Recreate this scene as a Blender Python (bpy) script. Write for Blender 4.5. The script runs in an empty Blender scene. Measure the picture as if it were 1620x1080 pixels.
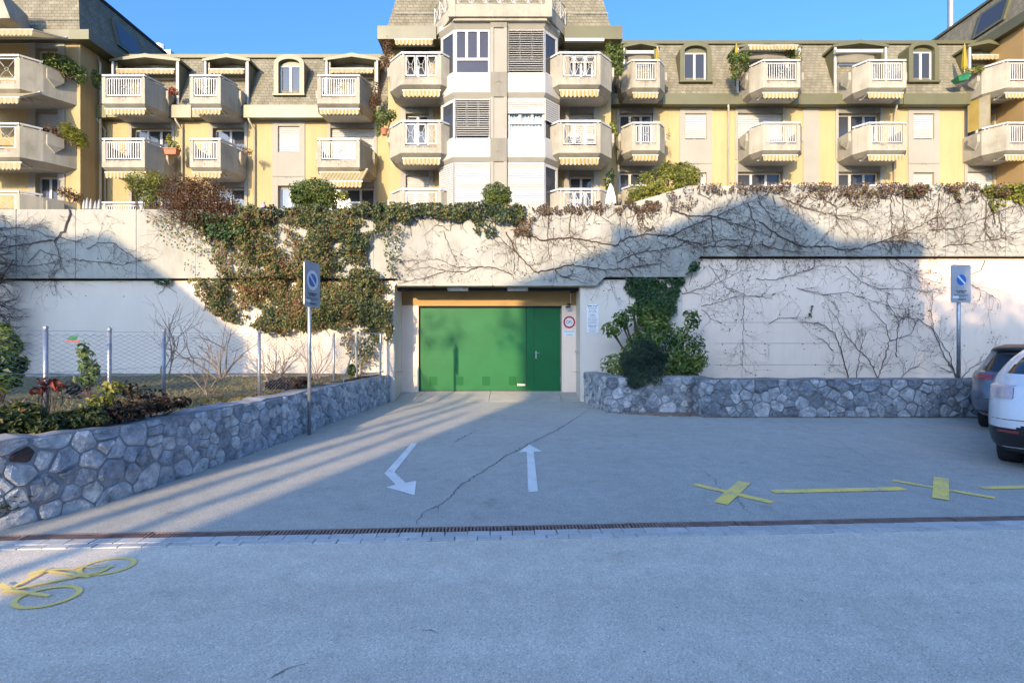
import bpy, math, random
import numpy as np
from mathutils import Vector, Matrix, noise

# ------------------------------------------------------------------ camera, sky, sun, exposure
scene = bpy.context.scene
COL = scene.collection
cam_d = bpy.data.cameras.new('camera'); cam = bpy.data.objects.new('camera', cam_d); COL.objects.link(cam)
cam.location = (0, 0, 1.6); cam.rotation_euler = (math.radians(90), 0, 0)
cam_d.sensor_width = 36; cam_d.lens = 18; cam_d.clip_end = 600; cam_d.clip_start = 0.05
scene.camera = cam
SUN = Vector((1.67, 4.73, -1.30)).normalized()
EXPOSURE = 1.88
world = bpy.data.worlds.new('World'); scene.world = world; world.use_nodes = True
wn = world.node_tree; wn.nodes.clear()
sky = wn.nodes.new('ShaderNodeTexSky'); sky.sky_type = 'NISHITA'; sky.sun_disc = False
sky.sun_elevation = math.asin(-SUN.z); sky.sun_rotation = math.atan2(-SUN.x, -SUN.y)
sky.altitude = 400; sky.air_density = 1.05; sky.dust_density = 6.0; sky.ozone_density = 7.8
bg = wn.nodes.new('ShaderNodeBackground'); bg.inputs['Strength'].default_value = 0.15
wo = wn.nodes.new('ShaderNodeOutputWorld')
wn.links.new(sky.outputs[0], bg.inputs[0]); wn.links.new(bg.outputs[0], wo.inputs[0])
sun_d = bpy.data.lights.new('sun', 'SUN'); sun = bpy.data.objects.new('sun', sun_d); COL.objects.link(sun)
sun_d.energy = 2.25; sun_d.angle = math.radians(0.53); sun_d.color = (1.0, 0.74, 0.44)
sun.rotation_euler = SUN.to_track_quat('-Z', 'Y').to_euler(); sun.location = (0, -30, 30)
scene.view_settings.view_transform = 'Standard'; scene.view_settings.look = 'None'
scene.view_settings.exposure = EXPOSURE; scene.view_settings.gamma = 1
scene.view_settings.use_curve_mapping = False
scene.render.resolution_x = 1024; scene.render.resolution_y = 682

# ------------------------------------------------------------------ measuring helpers
F = 810.0
SL = 0.0126                        # fall of the forecourt towards the drain
def PX(px, Y): return (px - 810) / F * Y
def PZ(py, Y): return 1.6 + (540 - py) / F * Y
def drain_y(x): return 4.32 + 0.0542 * x          # front edge of the grating
def gz(x, y):
    d = y - (drain_y(x) + 0.13)
    return SL * d if d > 0 else 0.0
def GP(px, py):                                   # a point on the ground
    k = (py - 540) / F; Y = 1.6 / k
    for _ in range(8): Y = (1.6 - gz(PX(px, Y), Y)) / k
    return PX(px, Y), Y
R = random.Random(7)
NP = np.random.default_rng(11)

# ------------------------------------------------------------------ materials
def nt_of(name):
    m = bpy.data.materials.new(name); m.use_nodes = True
    nt = m.node_tree; nt.nodes.clear()
    out = nt.nodes.new('ShaderNodeOutputMaterial'); b = nt.nodes.new('ShaderNodeBsdfPrincipled')
    nt.links.new(b.outputs[0], out.inputs[0])
    return m, nt, b, out
def N(nt, t, **kw):
    n = nt.nodes.new(t)
    for k, v in kw.items(): setattr(n, k, v)
    return n
def ramp(nt, fac, stops):
    r = N(nt, 'ShaderNodeValToRGB'); e = r.color_ramp.elements
    while len(e) < len(stops): e.new(0.5)
    for el, (p, c) in zip(e, stops): el.position = p; el.color = (*c, 1) if len(c) == 3 else c
    nt.links.new(fac, r.inputs[0]); return r.outputs[0]
def mixc(nt, fac, a, b, blend='MIX'):
    m = N(nt, 'ShaderNodeMix', data_type='RGBA', blend_type=blend)
    for s, v in ((0, fac), (6, a), (7, b)):
        if hasattr(v, 'is_linked'): nt.links.new(v, m.inputs[s])
        else: m.inputs[s].default_value = v if s == 0 else (*v, 1)
    return m.outputs[2]
def pos(nt, scale=(1, 1, 1)):
    g = N(nt, 'ShaderNodeNewGeometry'); mp = N(nt, 'ShaderNodeMapping')
    mp.inputs['Scale'].default_value = scale
    nt.links.new(g.outputs['Position'], mp.inputs[0]); return mp.outputs[0]
def noi(nt, vec, scale, detail=4, rough=0.55):
    n = N(nt, 'ShaderNodeTexNoise'); n.inputs['Scale'].default_value = scale
    n.inputs['Detail'].default_value = detail; n.inputs['Roughness'].default_value = rough
    nt.links.new(vec, n.inputs['Vector']); return n.outputs[0]
def bump(nt, b, h, strength, dist=0.01):
    n = N(nt, 'ShaderNodeBump'); n.inputs['Strength'].default_value = strength; n.inputs['Distance'].default_value = dist
    nt.links.new(h, n.inputs['Height']); nt.links.new(n.outputs[0], b.inputs['Normal'])
def sc(c, k): return tuple(min(1, x * k) for x in c)

def plain(name, c, rough=0.6, metal=0.0, var=0.12, scale=3.0, fine=60.0, bmp=0.15, streak=0.0, streakc=None, coat=0.0, spec=None):
    """paint, plaster, metal: base colour with large and fine variation, optional vertical run-off streaks"""
    m, nt, b, out = nt_of(name)
    p = pos(nt)
    n1 = noi(nt, p, scale, 5)
    col = ramp(nt, n1, [(0.3, sc(c, 1 - var)), (0.7, sc(c, 1 + var * 0.5))])
    n2 = noi(nt, p, fine, 3)
    if streak >= 0.5:
        wv = noi(nt, pos(nt, (1, 1, 0.6)), 0.9, 6, 0.7)
        col = mixc(nt, 1.0, col, ramp(nt, wv, [(0.32, (0.70, 0.69, 0.66)), (0.5, (1, 1, 1)), (0.7, (1.08, 1.07, 1.04))]), 'MULTIPLY')
    if streak > 0:
        sv = noi(nt, pos(nt, (3.2, 3.2, 0.22)), 1.6, 6, 0.7)
        sf = ramp(nt, sv, [(0.47, (0, 0, 0)), (0.70, (streak,) * 3)])
        col = mixc(nt, sf, col, streakc or sc(c, 0.45))
    nt.links.new(col, b.inputs['Base Color'])
    b.inputs['Roughness'].default_value = rough; b.inputs['Metallic'].default_value = metal
    if coat: b.inputs['Coat Weight'].default_value = coat; b.inputs['Coat Roughness'].default_value = 0.05
    if spec is not None: b.inputs['Specular IOR Level'].default_value = spec
    if bmp: bump(nt, b, n2, bmp, 0.004)
    return m

def asphalt(name, c, patch, track=0.1):
    m, nt, b, out = nt_of(name)
    p = pos(nt)
    big = noi(nt, p, 0.55, 6, 0.6); mid = noi(nt, p, 5, 5, 0.6); fine = noi(nt, p, 140, 2, 0.6)
    vor = N(nt, 'ShaderNodeTexVoronoi'); vor.inputs['Scale'].default_value = 150
    nt.links.new(p, vor.inputs['Vector'])
    col = ramp(nt, big, [(0.3, sc(c, 1 - patch)), (0.72, sc(c, 1 + patch))])
    col = mixc(nt, 0.5, col, ramp(nt, mid, [(0.25, sc(c, 0.78)), (0.75, sc(c, 1.18))]))
    agg = ramp(nt, vor.outputs['Color'], [(0.0, (0.52, 0.52, 0.53)), (0.3, (0.90, 0.90, 0.90)), (0.75, (1.06, 1.06, 1.06)), (1.0, (1.5, 1.48, 1.45))])
    col = mixc(nt, 1.0, col, agg, 'MULTIPLY')
    tr = noi(nt, pos(nt, (0.12, 1.6, 1)), 1.1, 4, 0.55)
    col = mixc(nt, 1.0, col, ramp(nt, tr, [(0.3, (1 - track,) * 3), (0.7, (1 + track * .6,) * 3)]), 'MULTIPLY')
    st = noi(nt, p, 1.7, 5, 0.7)
    col = mixc(nt, 1.0, col, ramp(nt, st, [(0.27, (0.72, 0.72, 0.72)), (0.40, (1, 1, 1)), (0.68, (1, 1, 1)), (0.8, (1.12, 1.1, 1.08))]), 'MULTIPLY')
    # pale grit lying in places
    sp = N(nt, 'ShaderNodeTexVoronoi'); sp.inputs['Scale'].default_value = 14; nt.links.new(p, sp.inputs['Vector'])
    grit = ramp(nt, sp.outputs['Distance'], [(0.03, (1, 1, 1)), (0.06, (0, 0, 0))])
    gm = N(nt, 'ShaderNodeMath', operation='MULTIPLY'); nt.links.new(grit, gm.inputs[0])
    nt.links.new(ramp(nt, mid, [(0.52, (0, 0, 0)), (0.62, (1, 1, 1))]), gm.inputs[1])
    col = mixc(nt, gm.outputs[0], col, (0.42, 0.40, 0.36))
    nt.links.new(col, b.inputs['Base Color']); b.inputs['Roughness'].default_value = 0.9
    b.inputs['Specular IOR Level'].default_value = 0.25
    bump(nt, b, fine, 0.35, 0.004)
    return m

def road_paint(name, c, ground, wear=0.5):
    m, nt, b, out = nt_of(name)
    p = pos(nt)
    n = noi(nt, p, 38, 5, 0.7); n2 = noi(nt, p, 3.5, 3)
    add = N(nt, 'ShaderNodeMath', operation='ADD'); nt.links.new(n, add.inputs[0])
    ml = N(nt, 'ShaderNodeMath', operation='MULTIPLY'); nt.links.new(n2, ml.inputs[0]); ml.inputs[1].default_value = 0.5
    nt.links.new(ml.outputs[0], add.inputs[1])
    f = ramp(nt, add.outputs[0], [(wear, (1, 1, 1)), (wear + 0.07, (0, 0, 0))])
    col = mixc(nt, f, ramp(nt, n2, [(0.3, sc(c, 0.85)), (0.7, c)]), ground)
    nt.links.new(col, b.inputs['Base Color']); b.inputs['Roughness'].default_value = 0.75
    bump(nt, b, n, 0.3, 0.003)
    return m

def stone_mat(name, stops, scale=9.0):
    m, nt, b, out = nt_of(name)
    oi = N(nt, 'ShaderNodeObjectInfo')
    base = ramp(nt, oi.outputs['Random'], stops)
    p = pos(nt)
    n = noi(nt, p, scale, 6, 0.65); n2 = noi(nt, p, 45, 4, 0.6); n3 = noi(nt, pos(nt, (1, 1, 2.5)), 4.5, 4, 0.7)
    col = mixc(nt, 1.0, base, ramp(nt, n, [(0.28, (0.40, 0.41, 0.44)), (0.5, (1, 1, 1)), (0.72, (1.55, 1.52, 1.45))]), 'MULTIPLY')
    col = mixc(nt, ramp(nt, n3, [(0.56, (0, 0, 0)), (0.68, (0.75, 0.75, 0.75))]), col, (0.50, 0.49, 0.46))
    col = mixc(nt, ramp(nt, n2, [(0.60, (0, 0, 0)), (0.74, (0.6, 0.6, 0.6))]), col, (0.09, 0.09, 0.10))
    nt.links.new(col, b.inputs['Base Color']); b.inputs['Roughness'].default_value = 0.85
    n4 = noi(nt, p, 16, 6, 0.7); bump(nt, b, n4, 1.0, 0.055)
    return m

def sett_mat(name, a, c):
    m, nt, b, out = nt_of(name)
    oi = N(nt, 'ShaderNodeObjectInfo'); col = ramp(nt, oi.outputs['Random'], [(0, a), (1, c)]); p = pos(nt)
    n = noi(nt, p, 60, 4, 0.65); n2 = noi(nt, p, 7, 4)
    col = mixc(nt, 1.0, col, ramp(nt, n, [(0.3, (0.82, 0.82, 0.83)), (0.7, (1.08, 1.08, 1.07))]), 'MULTIPLY')
    col = mixc(nt, ramp(nt, n2, [(0.55, (0, 0, 0)), (0.75, (0.35, 0.35, 0.35))]), col, (0.25, 0.24, 0.22))
    nt.links.new(col, b.inputs['Base Color']); b.inputs['Roughness'].default_value = 0.85; bump(nt, b, n, 0.3, 0.004)
    return m

def leaf_mat(name, stops, trans=0.3, rough=0.5):
    m, nt, b, out = nt_of(name)
    a = N(nt, 'ShaderNodeAttribute', attribute_name='v')
    col = ramp(nt, a.outputs['Fac'], stops)
    nt.links.new(col, b.inputs['Base Color']); b.inputs['Roughness'].default_value = rough
    b.inputs['Specular IOR Level'].default_value = 0.35
    t = N(nt, 'ShaderNodeBsdfTranslucent'); nt.links.new(mixc(nt, 1.0, col, (1.3, 1.35, 0.8), 'MULTIPLY'), t.inputs[0])
    mx = N(nt, 'ShaderNodeMixShader'); mx.inputs[0].default_value = trans
    nt.links.new(b.outputs[0], mx.inputs[1]); nt.links.new(t.outputs[0], mx.inputs[2]); nt.links.new(mx.outputs[0], out.inputs[0])
    return m

def shingle_mat(name):
    m, nt, b, out = nt_of(name)
    g = N(nt, 'ShaderNodeNewGeometry')
    sep = N(nt, 'ShaderNodeSeparateXYZ'); nt.links.new(g.outputs['Position'], sep.inputs[0])
    ad = N(nt, 'ShaderNodeMath', operation='ADD'); nt.links.new(sep.outputs[0], ad.inputs[0]); nt.links.new(sep.outputs[1], ad.inputs[1])
    cb = N(nt, 'ShaderNodeCombineXYZ'); nt.links.new(ad.outputs[0], cb.inputs[0]); nt.links.new(sep.outputs[2], cb.inputs[1])
    br = N(nt, 'ShaderNodeTexBrick'); nt.links.new(cb.outputs[0], br.inputs['Vector'])
    br.inputs['Scale'].default_value = 1.0; br.inputs['Brick Width'].default_value = 0.24; br.inputs['Row Height'].default_value = 0.155
    br.inputs['Mortar Size'].default_value = 0.009; br.inputs['Mortar Smooth'].default_value = 0.3
    br.inputs['Color1'].default_value = (0.205, 0.185, 0.130, 1); br.inputs['Color2'].default_value = (0.155, 0.140, 0.098, 1)
    br.inputs['Mortar'].default_value = (0.07, 0.062, 0.045, 1)
    p = pos(nt); n = noi(nt, pos(nt, (1, 1, 0.4)), 2.2, 5, 0.65)
    col = mixc(nt, 1.0, br.outputs[0], ramp(nt, n, [(0.3, (0.72, 0.70, 0.64)), (0.7, (1.15, 1.15, 1.12))]), 'MULTIPLY')
    nt.links.new(col, b.inputs['Base Color']); b.inputs['Roughness'].default_value = 0.85
    inv = N(nt, 'ShaderNodeMath', operation='SUBTRACT'); inv.inputs[0].default_value = 1; nt.links.new(br.outputs['Fac'], inv.inputs[1])
    bump(nt, b, inv.outputs[0], 0.6, 0.02)
    return m

def stripe_mat(name, c1, c2, period=0.14, vertical=True):
    m, nt, b, out = nt_of(name)
    g = N(nt, 'ShaderNodeNewGeometry'); sep = N(nt, 'ShaderNodeSeparateXYZ'); nt.links.new(g.outputs['Position'], sep.inputs[0])
    ml = N(nt, 'ShaderNodeMath', operation='MULTIPLY'); nt.links.new(sep.outputs[0], ml.inputs[0]); ml.inputs[1].default_value = 1 / period
    fr = N(nt, 'ShaderNodeMath', operation='FRACT'); nt.links.new(ml.outputs[0], fr.inputs[0])
    col = ramp(nt, fr.outputs[0], [(0.40, c1), (0.44, c2), (0.90, c2), (0.95, c1)])
    nz = noi(nt, pos(nt), 2.5, 4)
    col = mixc(nt, 1.0, col, ramp(nt, nz, [(0.3, (0.82, 0.80, 0.76)), (0.7, (1.05, 1.05, 1.05))]), 'MULTIPLY')
    nt.links.new(col, b.inputs['Base Color']); b.inputs['Roughness'].default_value = 0.8
    t = N(nt, 'ShaderNodeBsdfTranslucent'); nt.links.new(col, t.inputs[0])
    mx = N(nt, 'ShaderNodeMixShader'); mx.inputs[0].default_value = 0.35
    nt.links.new(b.outputs[0], mx.inputs[1]); nt.links.new(t.outputs[0], mx.inputs[2]); nt.links.new(mx.outputs[0], out.inputs[0])
    return m

def glass_mat(name, c=(0.035, 0.04, 0.05), rough=0.04):
    m, nt, b, out = nt_of(name)
    b.inputs['Base Color'].default_value = (*c, 1); b.inputs['Roughness'].default_value = rough
    b.inputs['Specular IOR Level'].default_value = 0.45
    n = noi(nt, pos(nt), 1.3, 2); bump(nt, b, n, 0.03, 0.05)
    return m

def clear_glass(name):
    m, nt, b, out = nt_of(name)
    t = N(nt, 'ShaderNodeBsdfTransparent'); t.inputs[0].default_value = (0.86, 0.9, 0.9, 1)
    g = N(nt, 'ShaderNodeBsdfGlossy'); g.inputs['Roughness'].default_value = 0.03
    fr = N(nt, 'ShaderNodeFresnel'); fr.inputs[0].default_value = 1.5
    mx = N(nt, 'ShaderNodeMixShader'); nt.links.new(fr.outputs[0], mx.inputs[0])
    nt.links.new(t.outputs[0], mx.inputs[1]); nt.links.new(g.outputs[0], mx.inputs[2]); nt.links.new(mx.outputs[0], out.inputs[0])
    return m

def grass_mat(name):
    m, nt, b, out = nt_of(name)
    p = pos(nt); n = noi(nt, p, 2.2, 6, 0.7); n2 = noi(nt, p, 40, 4, 0.7)
    col = ramp(nt, n, [(0.3, (0.10, 0.075, 0.045)), (0.45, (0.16, 0.13, 0.07)), (0.6, (0.13, 0.15, 0.05)), (0.75, (0.20, 0.17, 0.09))])
    col = mixc(nt, 1.0, col, ramp(nt, n2, [(0.25, (0.5, 0.5, 0.5)), (0.75, (1.4, 1.4, 1.3))]), 'MULTIPLY')
    nt.links.new(col, b.inputs['Base Color']); b.inputs['Roughness'].default_value = 0.95
    bump(nt, b, n2, 1.0, 0.03)
    return m

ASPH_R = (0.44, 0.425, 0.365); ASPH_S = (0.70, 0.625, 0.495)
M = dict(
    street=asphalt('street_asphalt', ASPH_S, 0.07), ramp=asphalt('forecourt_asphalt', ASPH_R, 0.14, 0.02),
    crack=plain('crack_dark', (0.16, 0.15, 0.14), 0.95),
    wpaint=road_paint('white_road_paint', (0.80, 0.80, 0.74), ASPH_R, 0.56), ypaint=road_paint('yellow_road_paint', (1.0, 0.74, 0.15), ASPH_R, 0.63),
    bpaint=road_paint('ochre_road_paint', (1.0, 0.74, 0.20), ASPH_S, 0.56),
    sett=sett_mat('sett_granite', (0.46, 0.46, 0.43), (0.56, 0.555, 0.52)),
    joint=plain('joint_mortar', (0.30, 0.29, 0.27), 0.95, fine=120, bmp=0.5),
    rust=plain('rusty_iron', (0.27, 0.185, 0.15), 0.8, var=0.4, scale=9, bmp=0.4), drain=plain('drain_pit', (0.02, 0.018, 0.016), 0.95),
    slab=plain('apron_concrete', (0.386, 0.368, 0.322), 0.9, var=0.2, scale=2.5, fine=90, bmp=0.35, streak=0.0),
    band=plain('parapet_concrete', (0.334, 0.334, 0.292), 0.9, var=0.14, scale=1.5, fine=50, bmp=0.35, streak=0.55, streakc=(0.27, 0.26, 0.24)),
    seal=plain('joint_sealant', (0.370, 0.364, 0.347), 0.8),
    pink=plain('pink_plaster', (0.80, 0.645, 0.505), 0.9, var=0.06, scale=0.8, fine=120, bmp=0.3, streak=0.12, streakc=(0.42, 0.38, 0.36)),
    white_pl=plain('white_plaster', (0.66, 0.585, 0.49), 0.9, var=0.06, scale=0.8, fine=120, bmp=0.3, streak=0.12, streakc=(0.44, 0.42, 0.40)),
    orange_pl=plain('orange_plaster', (0.339, 0.224, 0.091), 0.9, var=0.06, scale=1.0, fine=120, bmp=0.3),
    gap=plain('shadow_gap', (0.03, 0.03, 0.03), 0.95),
    stone=stone_mat('limestone', [(0, (0.29, 0.32, 0.35)), (0.35, (0.43, 0.46, 0.50)), (0.7, (0.56, 0.58, 0.60)), (1, (0.66, 0.66, 0.64))]),
    stone_d=stone_mat('dark_limestone', [(0, (0.16, 0.18, 0.20)), (0.4, (0.28, 0.31, 0.335)), (0.75, (0.39, 0.41, 0.43)), (1, (0.52, 0.53, 0.53))]),
    mortar=plain('lime_mortar', (0.29, 0.30, 0.31), 0.95, var=0.3, scale=5, fine=70, bmp=0.8),
    mortar_d=plain('dark_mortar', (0.208, 0.202, 0.195), 0.95, var=0.4, scale=6, fine=70, bmp=0.8),
    brown_st=plain('brown_stone', (0.085, 0.052, 0.045), 0.9, var=0.4, scale=12, fine=60, bmp=0.8),
    green=plain('green_paint', (0.005, 0.113, 0.032), 0.5, spec=0.25, var=0.12, scale=1.6, fine=200, bmp=0.04), green_d=plain('green_vent', (0.008, 0.095, 0.03), 0.5),
    black=plain('black_rubber', (0.015, 0.015, 0.016), 0.7), 
    galv=plain('galvanised_steel', (0.42, 0.44, 0.46), 0.45, 0.75, var=0.2, scale=14, bmp=0.05),
    signback=plain('sign_grey', (0.36, 0.37, 0.39), 0.5, bmp=0.0), signwhite=plain('sign_white', (0.72, 0.72, 0.71), 0.45, bmp=0.0, var=0.04),
    signblue=plain('sign_blue', (0.012, 0.13, 0.42), 0.4, bmp=0.0, var=0.04), signred=plain('sign_red', (0.42, 0.012, 0.02), 0.4, bmp=0.0, var=0.04),
    ink=plain('print_black', (0.04, 0.04, 0.045), 0.6, bmp=0.0), inkblue=plain('print_blue', (0.02, 0.16, 0.32), 0.5, bmp=0.0), sticker=plain('yellow_sticker', (0.75, 0.6, 0.05), 0.5),
    white=plain('white_paint', (0.406, 0.401, 0.380), 0.45, var=0.05, bmp=0.03),
    yellow=plain('yellow_render', (0.355, 0.268, 0.130), 0.9, var=0.06, scale=0.7, fine=90, bmp=0.25, streak=0.22),
    grey_pl=plain('grey_render', (0.260, 0.244, 0.201), 0.9, var=0.08, scale=1, fine=90, bmp=0.25), grey_dk=plain('grey_render_dark', (0.180, 0.168, 0.134), 0.9, var=0.1, scale=2, fine=90, bmp=0.25, streak=0.3),
    white_r=plain('white_render', (0.351, 0.341, 0.321), 0.85, var=0.04, scale=1, fine=90, bmp=0.15),
    conc=plain('balcony_concrete', (0.306, 0.282, 0.220), 0.9, var=0.12, scale=2.0, fine=60, bmp=0.35, streak=0.6, streakc=(0.20, 0.185, 0.155)),
    conc_st=plain('stained_balcony_concrete', (0.300, 0.270, 0.210), 0.9, var=0.2, scale=3.0, fine=60, bmp=0.35, streak=0.9, streakc=(0.085, 0.075, 0.058)),
    soffit=plain('soffit_bounce', (0.402, 0.378, 0.321), 0.9, bmp=0.1),  # bounced light under the balconies is put into this paler colour
    olive=plain('olive_sheet_metal', (0.100, 0.096, 0.045), 0.5, 0.1, var=0.12, scale=1.4, bmp=0.04), palemetal=plain('weathered_sheet_metal', (0.115, 0.112, 0.072), 0.45, 0.2, var=0.2, scale=1.1, bmp=0.05),
    shingle=shingle_mat('fibre_cement_shingles'),
    awn=stripe_mat('awning_stripes', (0.46, 0.43, 0.32), (0.40, 0.30, 0.09), 0.15), awn_cream=stripe_mat('awning_cream', (0.44, 0.39, 0.26), (0.40, 0.33, 0.17), 0.22), awn_wide=stripe_mat('awning_wide', (0.44, 0.40, 0.28), (0.38, 0.28, 0.07), 0.26),
    blind=plain('blind_white', (0.378, 0.371, 0.350), 0.6, var=0.03, bmp=0.0), blind_g=plain('blind_grey', (0.347, 0.340, 0.313), 0.6, var=0.05, bmp=0.0),
    glass=glass_mat('window_glass'), glass_v=glass_mat('violet_window_glass', (0.035, 0.031, 0.038)), cglass=clear_glass('clear_glass'), room=plain('room_dark', (0.07, 0.06, 0.05), 0.9), curtain=plain('curtain_cloth', (0.62, 0.66, 0.68), 0.9, bmp=0.0),
    wood=plain('brown_wood', (0.20, 0.11, 0.055), 0.6, var=0.3, scale=6), pipe=plain('downpipe_metal', (0.40, 0.37, 0.29), 0.5, 0.3),
    terracotta=plain('terracotta', (0.315, 0.119, 0.056), 0.8), greenbox=plain('green_plastic', (0.013, 0.135, 0.054), 0.5), pinkc=plain('pink_ceramic', (0.50, 0.30, 0.36), 0.6), parasol_y=plain('yellow_parasol_cloth', (0.270, 0.195, 0.011), 0.8), parasol_w=plain('cream_parasol_cloth', (0.72, 0.68, 0.55), 0.85),
    soil=grass_mat('bed_soil_grass'), gravel=plain('gravel_strip', (0.30, 0.29, 0.27), 0.95, var=0.25, scale=8, fine=60, bmp=0.9), terrace=plain('terrace_bounce_paving', (0.52, 0.48, 0.40), 0.9, var=0.2, scale=2),  # unseen terrace made pale to bounce light up to the balconies
    brick=stone_mat('brick_pavers', [(0, (0.26, 0.17, 0.12)), (1, (0.36, 0.28, 0.20))], 18),
    bark=plain('bark', (0.10, 0.065, 0.045), 0.9, var=0.35, scale=12, bmp=0.4), vine=plain('vine_stem', (0.085, 0.055, 0.045), 0.9, var=0.3, scale=9, bmp=0.2), palebark=plain('pale_twig', (0.26, 0.20, 0.14), 0.9, var=0.3, scale=9, bmp=0.2),
    twig_red=plain('russet_twig', (0.10, 0.045, 0.025), 0.85, var=0.3, scale=9, bmp=0.1),
    ivy=leaf_mat('ivy_leaves', [(0, (0.018, 0.036, 0.02)), (0.35, (0.052, 0.078, 0.028)), (0.62, (0.125, 0.14, 0.04)), (0.8, (0.23, 0.195, 0.045)), (0.9, (0.22, 0.13, 0.065)), (1, (0.19, 0.075, 0.05))]),
    ivy_g=leaf_mat('green_ivy_leaves', [(0, (0.018, 0.05, 0.022)), (0.6, (0.04, 0.09, 0.03)), (1, (0.09, 0.14, 0.04))]),  # plain green ivy without the yellow and brown tones
    dry=leaf_mat('dry_creeper_leaves', [(0, (0.06, 0.032, 0.022)), (0.5, (0.13, 0.068, 0.036)), (0.8, (0.19, 0.125, 0.06)), (1, (0.085, 0.10, 0.035))]),
    laurel=leaf_mat('laurel_leaves', [(0, (0.03, 0.07, 0.02)), (0.4, (0.085, 0.15, 0.03)), (0.75, (0.20, 0.26, 0.055)), (1, (0.36, 0.36, 0.11))], 0.3, 0.35),
    yew=leaf_mat('yew_needles', [(0, (0.02, 0.045, 0.032)), (0.5, (0.05, 0.085, 0.055)), (1, (0.12, 0.16, 0.09))]),
    box=leaf_mat('clipped_leaves', [(0, (0.04, 0.075, 0.018)), (0.5, (0.085, 0.13, 0.025)), (0.85, (0.16, 0.19, 0.04)), (1, (0.24, 0.14, 0.045))]),
    gold=leaf_mat('golden_foliage', [(0, (0.075, 0.095, 0.018)), (0.5, (0.17, 0.18, 0.03)), (1, (0.33, 0.31, 0.05))]),
    russet=leaf_mat('russet_leaves', [(0, (0.05, 0.022, 0.014)), (0.6, (0.12, 0.055, 0.028)), (1, (0.16, 0.10, 0.04))]),
    redleaf=leaf_mat('red_leaves', [(0, (0.10, 0.018, 0.014)), (0.6, (0.26, 0.04, 0.02)), (1, (0.36, 0.10, 0.03))]), purple=leaf_mat('purple_leaves', [(0, (0.02, 0.022, 0.014)), (0.5, (0.05, 0.035, 0.025)), (0.8, (0.09, 0.06, 0.03)), (1, (0.13, 0.035, 0.03))]),
    straw=leaf_mat('dry_grass', [(0, (0.16, 0.12, 0.05)), (0.6, (0.30, 0.23, 0.10)), (1, (0.16, 0.20, 0.05))]), tree=leaf_mat('tree_leaves', [(0, (0.03, 0.06, 0.015)), (1, (0.08, 0.12, 0.03))]),
    carwhite=plain('white_car_paint', (0.74, 0.75, 0.76), 0.3, var=0.01, bmp=0, coat=1.0), cargrey=plain('blue_grey_car_paint', (0.115, 0.14, 0.18), 0.32, 0.3, var=0.02, bmp=0, coat=1.0),
    carblack=plain('black_trim', (0.018, 0.018, 0.02), 0.45, bmp=0), carglass=glass_mat('car_glass', (0.02, 0.022, 0.025), 0.02), lens=plain('red_lens', (0.30, 0.035, 0.04), 0.12, bmp=0, coat=1.0), lenspale=plain('pale_lens', (0.55, 0.46, 0.47), 0.12, bmp=0, coat=1.0), tyre=plain('tyre_rubber', (0.022, 0.022, 0.024), 0.85), chrome=plain('bright_trim', (0.6, 0.6, 0.62), 0.2, 1.0, bmp=0), alloy=plain('alloy_rim', (0.30, 0.30, 0.31), 0.3, 0.9, bmp=0),
    house=plain('house_render', (0.72, 0.70, 0.66), 0.9), roof=plain('clay_roof', (0.22, 0.10, 0.06), 0.9),
)

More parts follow.
